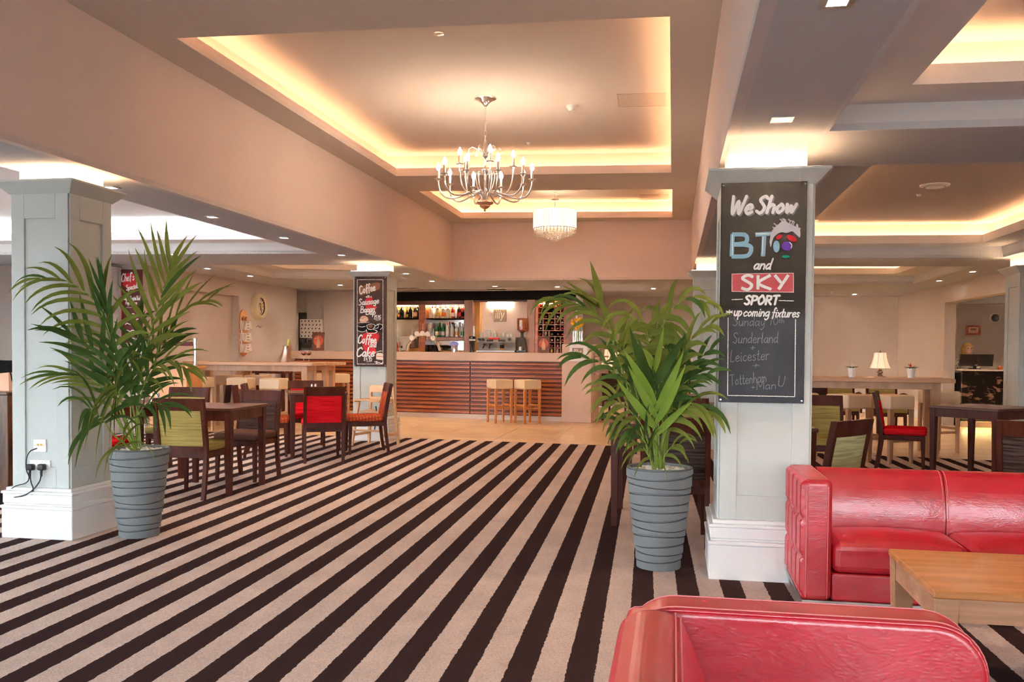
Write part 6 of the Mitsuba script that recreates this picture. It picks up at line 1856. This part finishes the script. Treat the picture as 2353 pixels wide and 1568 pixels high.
# newspaper rack
ya, zt_ = onx(548, 711, XWL); yb, zb_ = onx(568, 818, XWL)
nr = thing('newspaper_rack', 'wooden wall rack lettered NEWS holding folded newspapers', 'newspaper rack')
ym, hw = (ya + yb) / 2, abs(yb - ya) / 2 * 0.85
pol = sbox(-hw, zb_ + hw, hw, zt_ - hw).union(LineString([(0, zb_ + hw), (0, zt_ - hw)]).buffer(hw))
part(nr, 'backboard', ext(pol, 0, 0.025), 'm_beech', tw=M4(XWL, ym, 0, math.pi / 2) @ trimesh.transformations.rotation_matrix(math.pi / 2, [1, 0, 0]), smooth=False)
nm_ = script('NEWS', hw * 1.3, 0.09, 0.008, 0)
part(nr, 'lettering', ext(nm_, 0.025, 0.028), 'm_ink_brown', tw=M4(XWL, ym - hw * 0.65, 0, math.pi / 2) @ trimesh.transformations.rotation_matrix(math.pi / 2, [1, 0, 0]) @ M4(0, zt_ - 0.22, 0), smooth=False)
part(nr, 'rod', cyl((XWL + 0.05, ym - hw * 1.02, zb_ + 0.1), (XWL + 0.05, ym - hw * 1.02, zt_ - 0.2), 0.012, 0.012, 8), 'm_steel')
for k, (pa_, lab) in enumerate(((748, 'top folded newspaper in the wall rack'), (775, 'middle folded newspaper in the wall rack'), (800, 'bottom folded newspaper in the wall rack'))):
    _, zc_ = onx(558, pa_, XWL)
    t = thing('newspaper', lab, 'newspaper', 'newspapers in the wall rack')
    v, f = [], []
    hh = 0.088
    for sgn, xo in ((1, 0.04), (-1, 0.075)):
        pass
    part(t, 'outer_fold', hull([(XWL + a, ym + b * (hw + 0.03), zc_ + c) for a, b, c in ((0.03, -1, -hh), (0.03, 1, -hh), (0.09, -1, -hh + 0.02), (0.10, 1, -hh + 0.03), (0.03, -1, hh * 0.8), (0.03, 1, hh), (0.06, -1, hh * 0.7), (0.07, 1, hh * 0.9))]), 'm_news', smooth=False)
    part(t, 'inner_fold', hull([(XWL + a, ym + b * hw, zc_ + c) for a, b, c in ((0.09, -0.9, -hh), (0.12, 0.2, -hh * 0.9), (0.10, -0.5, hh * 0.7), (0.115, 0.6, hh * 0.9), (0.085, -0.9, -hh), (0.085, 0.6, hh * 0.8))]), 'm_paper', smooth=False)
    for j in range(3):
        part(t, 'print', hull([(XWL + 0.111 - 0.004 * j, ym + b * hw, zc_ + c + 0.05 * j - 0.06) for b in (-0.35, 0.25) for c in (0, 0.018)] + [(XWL + 0.118 - 0.004 * j, ym + b * hw, zc_ + c + 0.05 * j - 0.06) for b in (-0.3, 0.2) for c in (0, 0.018)]), 'm_plastic_grey', smooth=False)
# cctv dome
p = at(656, 662, y=17.3)
t = thing('cctv_dome', 'small dome camera on the ceiling by the doorway left of the bar', 'security camera')
part(t, 'mount', moved(lathe([(0, 0), (0.07, 0), (0.072, 0.05), (0.05, 0.075), (0, 0.075)], 18), M4(p[0] + 0.1, p[1], ZL - 0.075)), 'm_plastic_white')
part(t, 'dome', moved(lathe([(0, -0.055), (0.03, -0.048), (0.05, -0.025), (0.055, 0), (0, 0)], 18), M4(p[0] + 0.1, p[1], ZL - 0.075)), 'm_black_gloss')
struct('door_1', bx(-7.94, -7.72, 18.5, 18.54, 0, 2.05), 'm_dark', 'dark doorway left of the bar')

# wine bucket, bottle, glasses on the tall tables
p = at(656, 826.5, y=13.25)
bk2 = thing('wine_bucket', 'flared copper-toned metal wine bucket at the end of the left tall table', 'wine cooler')
bt = M4(p[0] - 0.02, 13.25, 1.066) @ np.block([[np.eye(3)[:, :2], np.array([[0.22], [0], [1]]), np.zeros((3, 1))], [np.zeros((1, 3)), np.ones((1, 1))]])
part(bk2, 'body', lathe([(0, 0.0), (0.098, 0.0), (0.088, 0.04), (0.070, 0.14), (0.066, 0.22), (0.072, 0.262), (0.068, 0.262), (0.062, 0.22), (0.062, 0.02), (0, 0.02)], 28), 'm_copper2', tw=bt, smooth=40)
mat('m_copper2', (0.62, 0.43, 0.33), 0.25, metal=1.0)
t = thing('wine_bottle_white', 'white wine bottle with green-yellow neck standing in the metal bucket', 'bottle')
part(t, 'glass', BOT['wine'][0], 'm_wine_yellow', tw=bt @ M4(0.0, 0, 0.028, 0, 1.12))
part(t, 'foil', BOT['wine'][2], 'm_wine_yellow', tw=bt @ M4(0.0, 0, 0.028, 0, 1.12))
for px, lab in ((697.5, 'left one of two glasses of rose wine on the left tall table'), (709.5, 'right one of two glasses of rose wine on the left tall table')):
    p = at(px, 829, y=13.2)
    wineglass(0.225, M4(p[0], 13.2, 1.066), lab, 'wine glasses beside the bucket', 'm_rose')
mat('m_rose', (0.55, 0.24, 0.16), 0.15)


def shaker(px, y, h, label, m='m_glass_white'):
    p = at(px, 900, y=y)
    t = thing('shaker', label, 'shaker', 'salt and pepper shakers on the tables')
    part(t, 'body', lathe([(0, 0), (0.018, 0), (0.016, 0.05), (0.012, 0.062), (0, 0.063)], 14), m, tw=M4(p[0], y, h))
    part(t, 'cap', lathe([(0.0125, 0.060), (0.014, 0.072), (0.010, 0.088), (0.004, 0.094), (0, 0.095)], 14), 'm_chrome', tw=M4(p[0], y, h))


mat('m_glass_white', (0.62, 0.60, 0.58), 0.15)
shaker(350.5, 7.75, 0.766, 'left shaker of the pair on the table behind the left palm'); shaker(363.5, 7.78, 0.766, 'right shaker of the pair on the table behind the left palm')
shaker(717, 10.2, 0.766, 'left shaker of the pair on the table with the red-backed chair'); shaker(725, 10.24, 0.766, 'right shaker of the pair on the table with the red-backed chair')
t = thing('menu_holder', 'dark folded menu card standing on the nearest left table', 'menu card')
p = at(544, 905, y=8.0)
for sgn in (1, -1):
    part(t, 'leaf', hull([(p[0] + a + sgn * c * 0.02 * (1 - zz / 0.17), 7.9 + b, 0.768 + zz) for a in (-0.004 + 0.03 * sgn, 0.004 + 0.03 * sgn) for b, c in ((-0.06, 1), (0.06, 1)) for zz in (0.0, 0.17)]), 'm_board_red' if sgn > 0 else 'm_board_brown', smooth=False)
# rope barrier
bp_ = at(456, 800, y=12.75)
t = thing('belt_barrier', 'chrome post with a dark red belt before the left wall recess', 'barrier post')
part(t, 'post', moved(lathe([(0.16, 0), (0.16, 0.02), (0.03, 0.035), (0.028, 1.33), (0.034, 1.34), (0.034, 1.42), (0, 1.43)], 18), M4(-6.95, 12.14, 0)), 'm_chrome')
part(t, 'belt', bx(-7.68, -6.98, 12.136, 12.144, 1.31, 1.37), 'm_board_red', smooth=False)
# low dark red table behind the left stools
table('side_table', -7.20, 15.15, 0, 0.74, 0.40, 0.94, 'low dark red console against the bar front at the left', None, mats=('m_redwood', 'm_redwood_dark'))
# wooden lectern at the far left behind the palm
t = thing('wooden_stand', 'orange wooden stand behind the left palm and tall table', 'stand')
sx_ = at(386, 880, y=11.3)[0]
part(t, 'body', hull([(sx_ + a, 11.3 + b, z) for a in (-0.28, 0.28) for b, z in ((0, 0), (0.42, 0), (0, 1.0), (0.42, 1.0))]), 'm_beech', smooth=False)
part(t, 'top', bx(sx_ - 0.32, sx_ + 0.32, 11.26, 11.76, 1.0, 1.03, 0.004), 'm_beech', smooth=False)

# ------------------------------------------------------------------ right side: lamp and pots on the tall table
ZT_ = 0.985


def lamp(x, y, z, label, s=1.0):
    t = thing('table_lamp', label, 'table lamp', 'cream shaded table lamps')
    tw = M4(x, y, z, 0, s)
    part(t, 'base', lathe([(0, 0), (0.075, 0), (0.075, 0.012), (0.03, 0.02), (0.035, 0.035), (0.018, 0.045), (0.04, 0.062), (0.04, 0.075), (0.016, 0.09), (0.028, 0.105), (0.012, 0.13), (0.008, 0.15), (0, 0.15)], 20), 'm_lampbase', tw=tw, smooth=40)
    a = np.arange(8) * math.pi / 4 + 0.3
    v, f = [], []
    for r, zz in ((0.138, 0.125), (0.110, 0.19), (0.088, 0.27), (0.080, 0.335)):
        v += [[r * math.cos(q), r * math.sin(q), zz] for q in a]
    for i in range(3):
        for j in range(8):
            q = (j + 1) % 8
            f += [[i * 8 + j, i * 8 + q, (i + 1) * 8 + q], [i * 8 + j, (i + 1) * 8 + q, (i + 1) * 8 + j]]
    sk = glow(t, 'shade', trimesh.Trimesh(v, f, process=False), E_SHADE, 1.0, smooth=False, tw=tw)
    scene[sk]['bsdf'] = {'type': 'ref', 'id': 'm_shade'}
    ribs = [tube([np.array(v[i * 8 + j]) * 1.003 for i in range(4)], 0.0025, 5) for j in range(8)]
    part(t, 'shade_rib', cat(ribs), 'm_ink_tan', tw=tw, smooth=True)
    glow(t, 'bulb', moved(trimesh.creation.icosphere(1, 0.03), M4(0, 0, 0.24)), E_BULB * 2.5, 1.0, tw=tw)
    part(t, 'finial', lathe([(0.004, 0.33), (0.010, 0.345), (0.006, 0.36), (0, 0.365)], 10), 'm_lampbase', tw=tw, smooth=40)


mat('m_lampbase', (0.16, 0.085, 0.04), 0.2)
lamp(at(2022, 855, y=11.8)[0], 11.80, ZT_, 'lit cream table lamp on the right tall table', 0.92)
dkx = at(1425, 868, y=17.35)[0]
table('desk', dkx, 17.4, 0, 1.2, 0.55, 0.765, 'dark red desk under the table lamp beyond the bar end', None, mats=('m_redwood', 'm_redwood_dark'))
lamp(at(1404, 868, y=17.35)[0], 17.4, 0.765, 'lit cream table lamp glimpsed through the right palm', 1.62)
t = thing('wall_shelf', 'small wooden shelves on the wall side of the bar end, beside the desk lamp', 'shelf')
for k in range(4):
    part(t, 'board', bx(-1.36, -1.12, 15.5, 15.75, 0.90 + 0.09 * k, 0.925 + 0.09 * k, 0.003), 'm_post', smooth=False)
part(t, 'side', bx(-1.37, -1.355, 15.5, 15.75, 0.86, 1.25), 'm_post', smooth=False)

for px, m, lab, nm2 in ((1957.5, 'm_ink_white', 'small white pot with a pale flowering succulent, left on the right tall table', 'white'), (2093.5, 'm_ink_red', 'small white pot with a red flowering succulent, right on the right tall table', 'red')):
    x = at(px, 855, y=11.72)[0]
    t = thing('flower_pot', lab, 'potted plant', 'potted succulents on the tall table')
    tw = M4(x, 11.72, ZT_)
    prof = [(0, 0), (0.038, 0), (0.052, 0.115), (0.047, 0.115), (0.04, 0.09), (0, 0.09)]
    part(t, 'pot', lathe(prof, 18), 'm_plastic_white', tw=tw, smooth=30)
    for k in range(9):
        a = k * 2 * math.pi / 9 + 0.3
        part(t, 'scallop', moved(hull([(0.050, -0.014, 0.112), (0.050, 0.014, 0.112), (0.052, 0.0, 0.128), (0.047, -0.014, 0.112), (0.047, 0.014, 0.112), (0.048, 0, 0.128)]), M4(0, 0, 0, a)), 'm_plastic_white', tw=tw, smooth=False)
    for k in range(10):
        a = k * 2.4
        part(t, 'leaf', leaflet(np.array([0.012 * math.cos(a), 0.012 * math.sin(a), 0.105]), np.array([math.cos(a), math.sin(a), 0.5]), np.array([0, 0, 1.0]), 0.085, 0.034, 0.2, seg=4), 'm_leaf_dark', tw=tw, smooth=True)
    for k in range(12):
        a = k * 2.1
        part(t, 'petal', leaflet(np.array([0, 0, 0.125]), np.array([math.cos(a), math.sin(a), 0.35 + 0.5 * (k % 3)]), np.array([0, 0, 1.0]), 0.07, 0.020, -0.1, seg=3), m, tw=tw, smooth=True)

# ------------------------------------------------------------------ reception
dx0, dx1 = 4.96, 6.05
rd = thing('reception_desk', 'black marble reception desk with pale veins and a lit foot', 'reception desk')
part(rd, 'front', bx(dx0, dx1, 16.70, 16.76, 0.20, 0.985, 0.003), 'm_marble', smooth=False)
part(rd, 'body', bx(dx0, dx1, 16.76, 17.35, 0.0, 0.94), 'm_dark', smooth=False)
part(rd, 'worktop', bx(dx0, dx1, 16.66, 17.4, 0.985, 1.01, 0.003), 'm_paper', smooth=False)
part(rd, 'plinth', bx(dx0, dx1, 16.72, 16.77, 0.0, 0.10), 'm_counter', smooth=False)
glow(rd, 'foot_light', bx(dx0 + 0.02, dx1 - 0.02, 16.735, 16.755, 0.17, 0.19), np.array([1.0, 0.72, 0.25]) * 9, 0.7, smooth=False)
mn = thing('monitor', 'black computer monitor on the reception desk, seen from behind', 'monitor')
x0, _, z1 = at(2205, 814.5, y=16.85); x1, _, z0 = at(2281, 846, y=16.85)
part(mn, 'screen', hull([(a, b, c) for a in (x0, x1) for b, c in ((16.85, z0 + 0.03), (16.90, z0 + 0.03), (16.80, z1), (16.86, z1))]), 'm_black_gloss', smooth=False)
part(mn, 'stand', bx((x0 + x1) / 2 - 0.08, (x0 + x1) / 2 + 0.08, 16.84, 17.0, 1.01, 1.025, 0.003), 'm_black', smooth=False)
part(mn, 'stem', bx((x0 + x1) / 2 - 0.025, (x0 + x1) / 2 + 0.025, 16.90, 16.93, 1.02, 1.16), 'm_black', smooth=False)
part(mn, 'badge', bx((x0 + x1) / 2 - 0.02, (x0 + x1) / 2 + 0.02, 16.842, 16.852, z0 + 0.04, z0 + 0.055), 'm_plastic_grey', smooth=False)
x0, _, z1 = at(2221, 748, y=19.16); x1, _, z0 = at(2253, 770, y=19.16)
t = thing('certificate', 'small gold picture in a red frame on the reception wall', 'picture')
part(t, 'frame', ext(sbox(x0, z0, x1, z1).difference(sbox(x0 + .035, z0 + .035, x1 - .035, z1 - .035)), 0, 0.03), 'm_board_redframe', tw=upright(0, 19.19, 0), smooth=False)
part(t, 'sheet', bx(x0 + .03, x1 - .03, 19.175, 19.185, z0 + .03, z1 - .03), 'm_bottle_cream', smooth=False)
part(t, 'print', bx(x0 + .08, x1 - .08, 19.172, 19.176, (z0 + z1) / 2, z1 - .06), 'm_ink_brown', smooth=False)
mat('m_board_redframe', (0.20, 0.02, 0.012), 0.4)
p = at(2287, 731, y=19.16)
t = thing('wall_speaker', 'round black speaker in a pale ring high on the reception wall', 'speaker')
rr = 0.095
part(t, 'ring', lathe([(rr * 0.78, 0), (rr * 0.8, 0.05), (rr, 0.035), (rr, 0)], 24), 'm_plastic_white', tw=upright(p[0], 19.2, p[2]))
part(t, 'cone', lathe([(0, 0.01), (rr * 0.5, 0.02), (rr * 0.8, 0.04)], 24), 'm_black', tw=upright(p[0], 19.2, p[2]))
p = at(2298, 844, y=16.9)
solo('desk_bell', 'small orange ornament on the reception desk', 'ornament', moved(lathe([(0, 0), (0.035, 0), (0.04, 0.025), (0.025, 0.055), (0, 0.065)], 14), M4(p[0], 16.9, 1.01)), 'm_orange_ink', smooth=40)


def person():
    """A standing woman behind the reception desk, head bent over the screen; one continuous body."""
    hx_, _, hz = at(2224, 803, y=17.75)
    hy_ = 17.75
    J = {}
    top = hz + 0.10
    sh = hz - 0.22
    sc = top / 1.62
    nx = hx_ - 0.02
    hip = 0.50 * top
    J = dict(neck=(nx, hy_ + 0.03, sh + 0.06, 0.052), chest=(nx - 0.03, hy_ + 0.08, sh - 0.10, 0.115), belly=(nx - 0.05, hy_ + 0.13, hip + 0.12, 0.115), hipc=(nx - 0.05, hy_ + 0.15, hip, 0.13),
             sl=(nx - 0.19, hy_ + 0.08, sh - 0.01, 0.058), sr=(nx + 0.15, hy_ + 0.06, sh - 0.01, 0.058), el=(nx - 0.25, hy_ - 0.02, sh - 0.26, 0.045), er=(nx + 0.22, hy_ - 0.04, sh - 0.25, 0.045),
             wl=(nx - 0.12, hy_ - 0.22, sh - 0.30, 0.033), wr=(nx + 0.10, hy_ - 0.24, sh - 0.30, 0.033), tl=(nx - 0.14, hy_ + 0.14, hip - 0.02, 0.09), tr=(nx + 0.05, hy_ + 0.14, hip - 0.02, 0.09),
             kl=(nx - 0.14, hy_ + 0.10, hip * 0.52, 0.06), kr=(nx + 0.06, hy_ + 0.10, hip * 0.52, 0.06), al=(nx - 0.14, hy_ + 0.14, 0.07, 0.042), ar=(nx + 0.06, hy_ + 0.14, 0.07, 0.042), fl=(nx - 0.15, hy_ - 0.0, 0.035, 0.034), fr=(nx + 0.07, hy_ - 0.0, 0.035, 0.034))

    def bone(a, b):
        A, B = J[a], J[b]
        return m3.Manifold.batch_hull([m3.Manifold.sphere(q[3], 20).translate([q[0], q[1], q[2]]) for q in (A, B)])

    def blob(names):
        return m3.Manifold.batch_hull([m3.Manifold.sphere(J[q][3], 20).translate([J[q][0], J[q][1], J[q][2]]) for q in names])
    t = thing('person', 'woman with fair hair and pale patterned blouse working behind the reception desk', 'person')
    cl = blob(['chest', 'sl', 'sr']) + blob(['chest', 'belly']) + bone('belly', 'hipc') + bone('sl', 'el') + bone('sr', 'er') + bone('el', 'wl') + bone('er', 'wr')
    lo = blob(['hipc', 'tl', 'tr']) + bone('tl', 'kl') + bone('tr', 'kr') + bone('kl', 'al') + bone('kr', 'ar') + bone('al', 'fl') + bone('ar', 'fr')
    hc = np.array([hx_, hy_, hz])
    head = m3.Manifold.batch_hull([m3.Manifold.sphere(0.078, 24).translate([hx_, hy_ + 0.01, hz + 0.03]), m3.Manifold.sphere(0.05, 24).translate([hx_ + 0.01, hy_ - 0.025, hz - 0.055])])
    head = head + m3.Manifold.sphere(0.014, 10).translate([hx_ + 0.012, hy_ - 0.082, hz - 0.01]) + m3.Manifold.sphere(0.02, 10).translate([hx_ - 0.08, hy_ + 0.01, hz - 0.01]) + m3.Manifold.sphere(0.02, 10).translate([hx_ + 0.08, hy_ + 0.01, hz - 0.01])
    J['hd'] = (hx_, hy_ + 0.01, hz - 0.04, 0.05)
    head = head + bone('hd', 'neck')
    hands = m3.Manifold()
    for s, w_ in ((-1, 'wl'), (1, 'wr')):
        wx, wy, wz, _ = J[w_]
        palm_ = m3.Manifold.batch_hull([m3.Manifold.sphere(0.016, 12).translate([wx + a, wy - b, wz - 0.01]) for a, b in ((-0.02, 0.0), (0.02, 0.0), (-0.03, 0.07), (0.03, 0.07))])
        hands = hands + palm_
        for k in range(4):
            fx = wx - 0.030 + 0.02 * k
            L_ = (0.055, 0.065, 0.062, 0.048)[k]
            hands = hands + m3.Manifold.batch_hull([m3.Manifold.sphere(0.009, 10).translate([fx, wy - 0.075, wz - 0.008]), m3.Manifold.sphere(0.008, 10).translate([fx, wy - 0.075 - L_ * 0.55, wz - 0.004])]) + \
                m3.Manifold.batch_hull([m3.Manifold.sphere(0.008, 10).translate([fx, wy - 0.075 - L_ * 0.55, wz - 0.004]), m3.Manifold.sphere(0.007, 10).translate([fx, wy - 0.075 - L_, wz - 0.022])])
        hands = hands + m3.Manifold.batch_hull([m3.Manifold.sphere(0.011, 10).translate([wx - s * 0.025, wy - 0.02, wz - 0.01]), m3.Manifold.sphere(0.009, 10).translate([wx - s * 0.06, wy - 0.06, wz - 0.015])])
    body = head + hands + cl + lo

    def soft(mm, ln, it=6):
        m = to_tri(mm.refine_to_length(ln))
        m.merge_vertices()
        trimesh.smoothing.filter_taubin(m, iterations=it)
        return m
    part(t, 'body', soft(body, 0.03, 4), 'm_skin', smooth=True)
    grow = to_tri(cl.refine_to_length(0.03)); grow.merge_vertices(); trimesh.smoothing.filter_taubin(grow, iterations=4)
    grow.vertices += grow.vertex_normals * 0.009
    part(t, 'blouse', grow, 'm_blouse_print', smooth=True)
    g2 = to_tri(lo.refine_to_length(0.03)); g2.merge_vertices(); trimesh.smoothing.filter_taubin(g2, iterations=4)
    g2.vertices += g2.vertex_normals * 0.009
    part(t, 'trousers', g2, 'm_black', smooth=True)
    hr = (m3.Manifold.batch_hull([m3.Manifold.sphere(0.090, 24).translate([hx_, hy_ + 0.022, hz + 0.035]), m3.Manifold.sphere(0.075, 24).translate([hx_ - 0.015, hy_ + 0.045, hz - 0.09])]) +
          m3.Manifold.batch_hull([m3.Manifold.sphere(0.035, 16).translate([hx_ - 0.078, hy_ + 0.0, hz + 0.02]), m3.Manifold.sphere(0.026, 16).translate([hx_ - 0.085, hy_ - 0.01, hz - 0.13])])) - \
        m3.Manifold.batch_hull([m3.Manifold.sphere(0.066, 20).translate([hx_ + 0.012, hy_ - 0.075, hz - 0.0]), m3.Manifold.sphere(0.055, 20).translate([hx_ + 0.015, hy_ - 0.085, hz - 0.09])])
    part(t, 'hair', soft(hr, 0.02, 4), 'm_hair', smooth=True)
    for s in (-1, 1):
        part(t, 'eye', moved(trimesh.creation.icosphere(1, 0.008), M4(hx_ + 0.012 + s * 0.03, hy_ - 0.068, hz + 0.015)), 'm_ink_black')
    part(t, 'mouth', moved(trimesh.creation.icosphere(1, 1.0), M4(hx_ + 0.014, hy_ - 0.070, hz - 0.052) @ np.diag([0.02, 0.006, 0.006, 1])), 'm_ink_pink')


def blouse_fn(p, n, uv):
    a, b, c = voronoi(p.x * 26 + p.y * 9, p.z * 26)
    return mix((0.16, 0.15, 0.13), (0.62, 0.58, 0.50), smoothstep(0.15, 0.35, a))


matte('m_blouse_print', mikit.proc(blouse_fn))
person()

# ------------------------------------------------------------------ sockets, plugs and cables on the left column
YC = 5.36


def cxz(px, py):
    p = at(px, py, y=YC)
    return p[0], p[2]


x0, z1 = cxz(79, 1009.5); x1, z0 = cxz(107.5, 1039.5)
t = thing('data_socket', 'white data socket plate, the upper plate on the left column', 'socket')
part(t, 'plate', bx(x0, x1, YC - 0.010, YC, z0, z1, 0.003), 'm_plastic_white', smooth=False)
for px in (90, 97.5):
    a, c = cxz(px, 1022)
    part(t, 'port', bx(a - 0.008, a + 0.008, YC - 0.013, YC - 0.008, c - 0.008, c + 0.006), 'm_gold', smooth=False)
for px in (83, 103):
    a, c = cxz(px, 1024)
    part(t, 'screw', moved(lathe([(0.004, 0), (0.003, 0.002), (0, 0.0025)], 8), upright(a, YC - 0.010, c)), 'm_gold')
x0, z1 = cxz(70, 1057); x1, z0 = cxz(117, 1085)
t = thing('power_socket', 'white double power socket with two black plugs, the lower plate on the left column', 'socket')
part(t, 'plate', bx(x0, x1, YC - 0.010, YC, z0, z1, 0.003), 'm_plastic_white', smooth=False)
for px in (86, 98, 107):
    a, c = cxz(px, 1061)
    part(t, 'switch', bx(a - 0.006, a + 0.006, YC - 0.014, YC - 0.008, c - 0.007, c + 0.005, 0.001), 'm_plastic_white', smooth=False)
plug = {}
for px, lab in ((77, 'left black plug in the power socket'), (103, 'right black plug in the power socket')):
    a, c = cxz(px, 1073)
    t = thing('power_plug', lab, 'plug', 'plugs in the double socket')
    part(t, 'body', rbox(a - 0.024, a + 0.024, YC - 0.05, YC - 0.010, c - 0.02, c + 0.022, 0.010, 10), 'm_black', smooth=40)
    part(t, 'cable_grip', cyl((a, YC - 0.035, c - 0.015), (a, YC - 0.035, c - 0.062), 0.009, 0.007, 8), 'm_black')
    plug[px] = (a, c)


def cable(pts, r, label, ys):
    q = [(*cxz(a, b), yy) for (a, b), yy in zip(pts, ys)]
    path = catmull([(a, yy, c) for a, c, yy in q], 8)
    solo('cable', label, 'cable', tube(path, r, 7), 'm_black', smooth=True, group=None)


Y1 = YC - 0.035
cable([(90, 1030), (80, 1036), (73, 1052), (76, 1075), (80, 1095), (70, 1108), (40, 1118), (17, 1140)], 0.004, 'thin black cable from the data socket down the left column', [YC - 0.02, Y1 - .01, Y1 - .015, Y1 - .03, Y1 - .02, Y1 - .01, Y1, YC - 0.02])
cable([(77, 1088), (80, 1108), (87, 1122), (82, 1138), (62, 1148), (40, 1144), (18, 1142)], 0.0045, 'black cable looping down from the left plug', [Y1, Y1, Y1 - .01, Y1 - .01, Y1, Y1, YC - 0.02])
cable([(103, 1088), (99, 1105), (88, 1124), (68, 1136), (42, 1141), (18, 1144)], 0.0045, 'black cable running left from the right plug', [Y1, Y1, Y1 - .02, Y1 - .02, Y1 - .01, YC - 0.025])
p0, p1 = at(4, 1150, y=6.0), at(17, 1144, y=6.0)

# sideboard behind the left column
sx1 = at(18, 1000, y=6.35)[0]
sb = thing('sideboard', 'dark striped wooden sideboard behind the left column, cut off by the photo edge', 'sideboard')
part(sb, 'body', bx(sx1 - 1.2, sx1, 6.35, 6.85, 0.10, 0.90, 0.004), 'm_zebrano', smooth=False)
part(sb, 'plinth', bx(sx1 - 1.18, sx1 - 0.02, 6.38, 6.83, 0.0, 0.10), 'm_dark', smooth=False)
part(sb, 'worktop', bx(sx1 - 1.22, sx1 + 0.01, 6.33, 6.86, 0.90, 0.925, 0.004), 'm_zebrano', smooth=False)
part(sb, 'upstand', bx(sx1 - 1.2, sx1, 6.80, 6.85, 0.925, 1.17), 'm_dark', smooth=False)
t = thing('paper_bag', 'brown folded bag on the sideboard behind the left column', 'bag')
bxx = at(6, 915, y=6.5)[0]
part(t, 'body', hull([(bxx + a, 6.5 + b, 0.925 + c) for a, b, c in ((-0.10, 0, 0), (0.06, 0, 0), (-0.10, 0.12, 0), (0.06, 0.12, 0), (-0.09, 0.03, 0.14), (0.03, 0.03, 0.15), (-0.09, 0.09, 0.14), (0.03, 0.09, 0.15))]), 'm_ink_tan', smooth=False)
part(t, 'handle', tube(bez([(bxx - 0.05, 6.55, 1.06), (bxx - 0.03, 6.55, 1.15), (bxx + 0.03, 6.55, 1.15), (bxx + 0.05, 6.55, 1.0)], 10), 0.004, 6), 'm_ink_black')
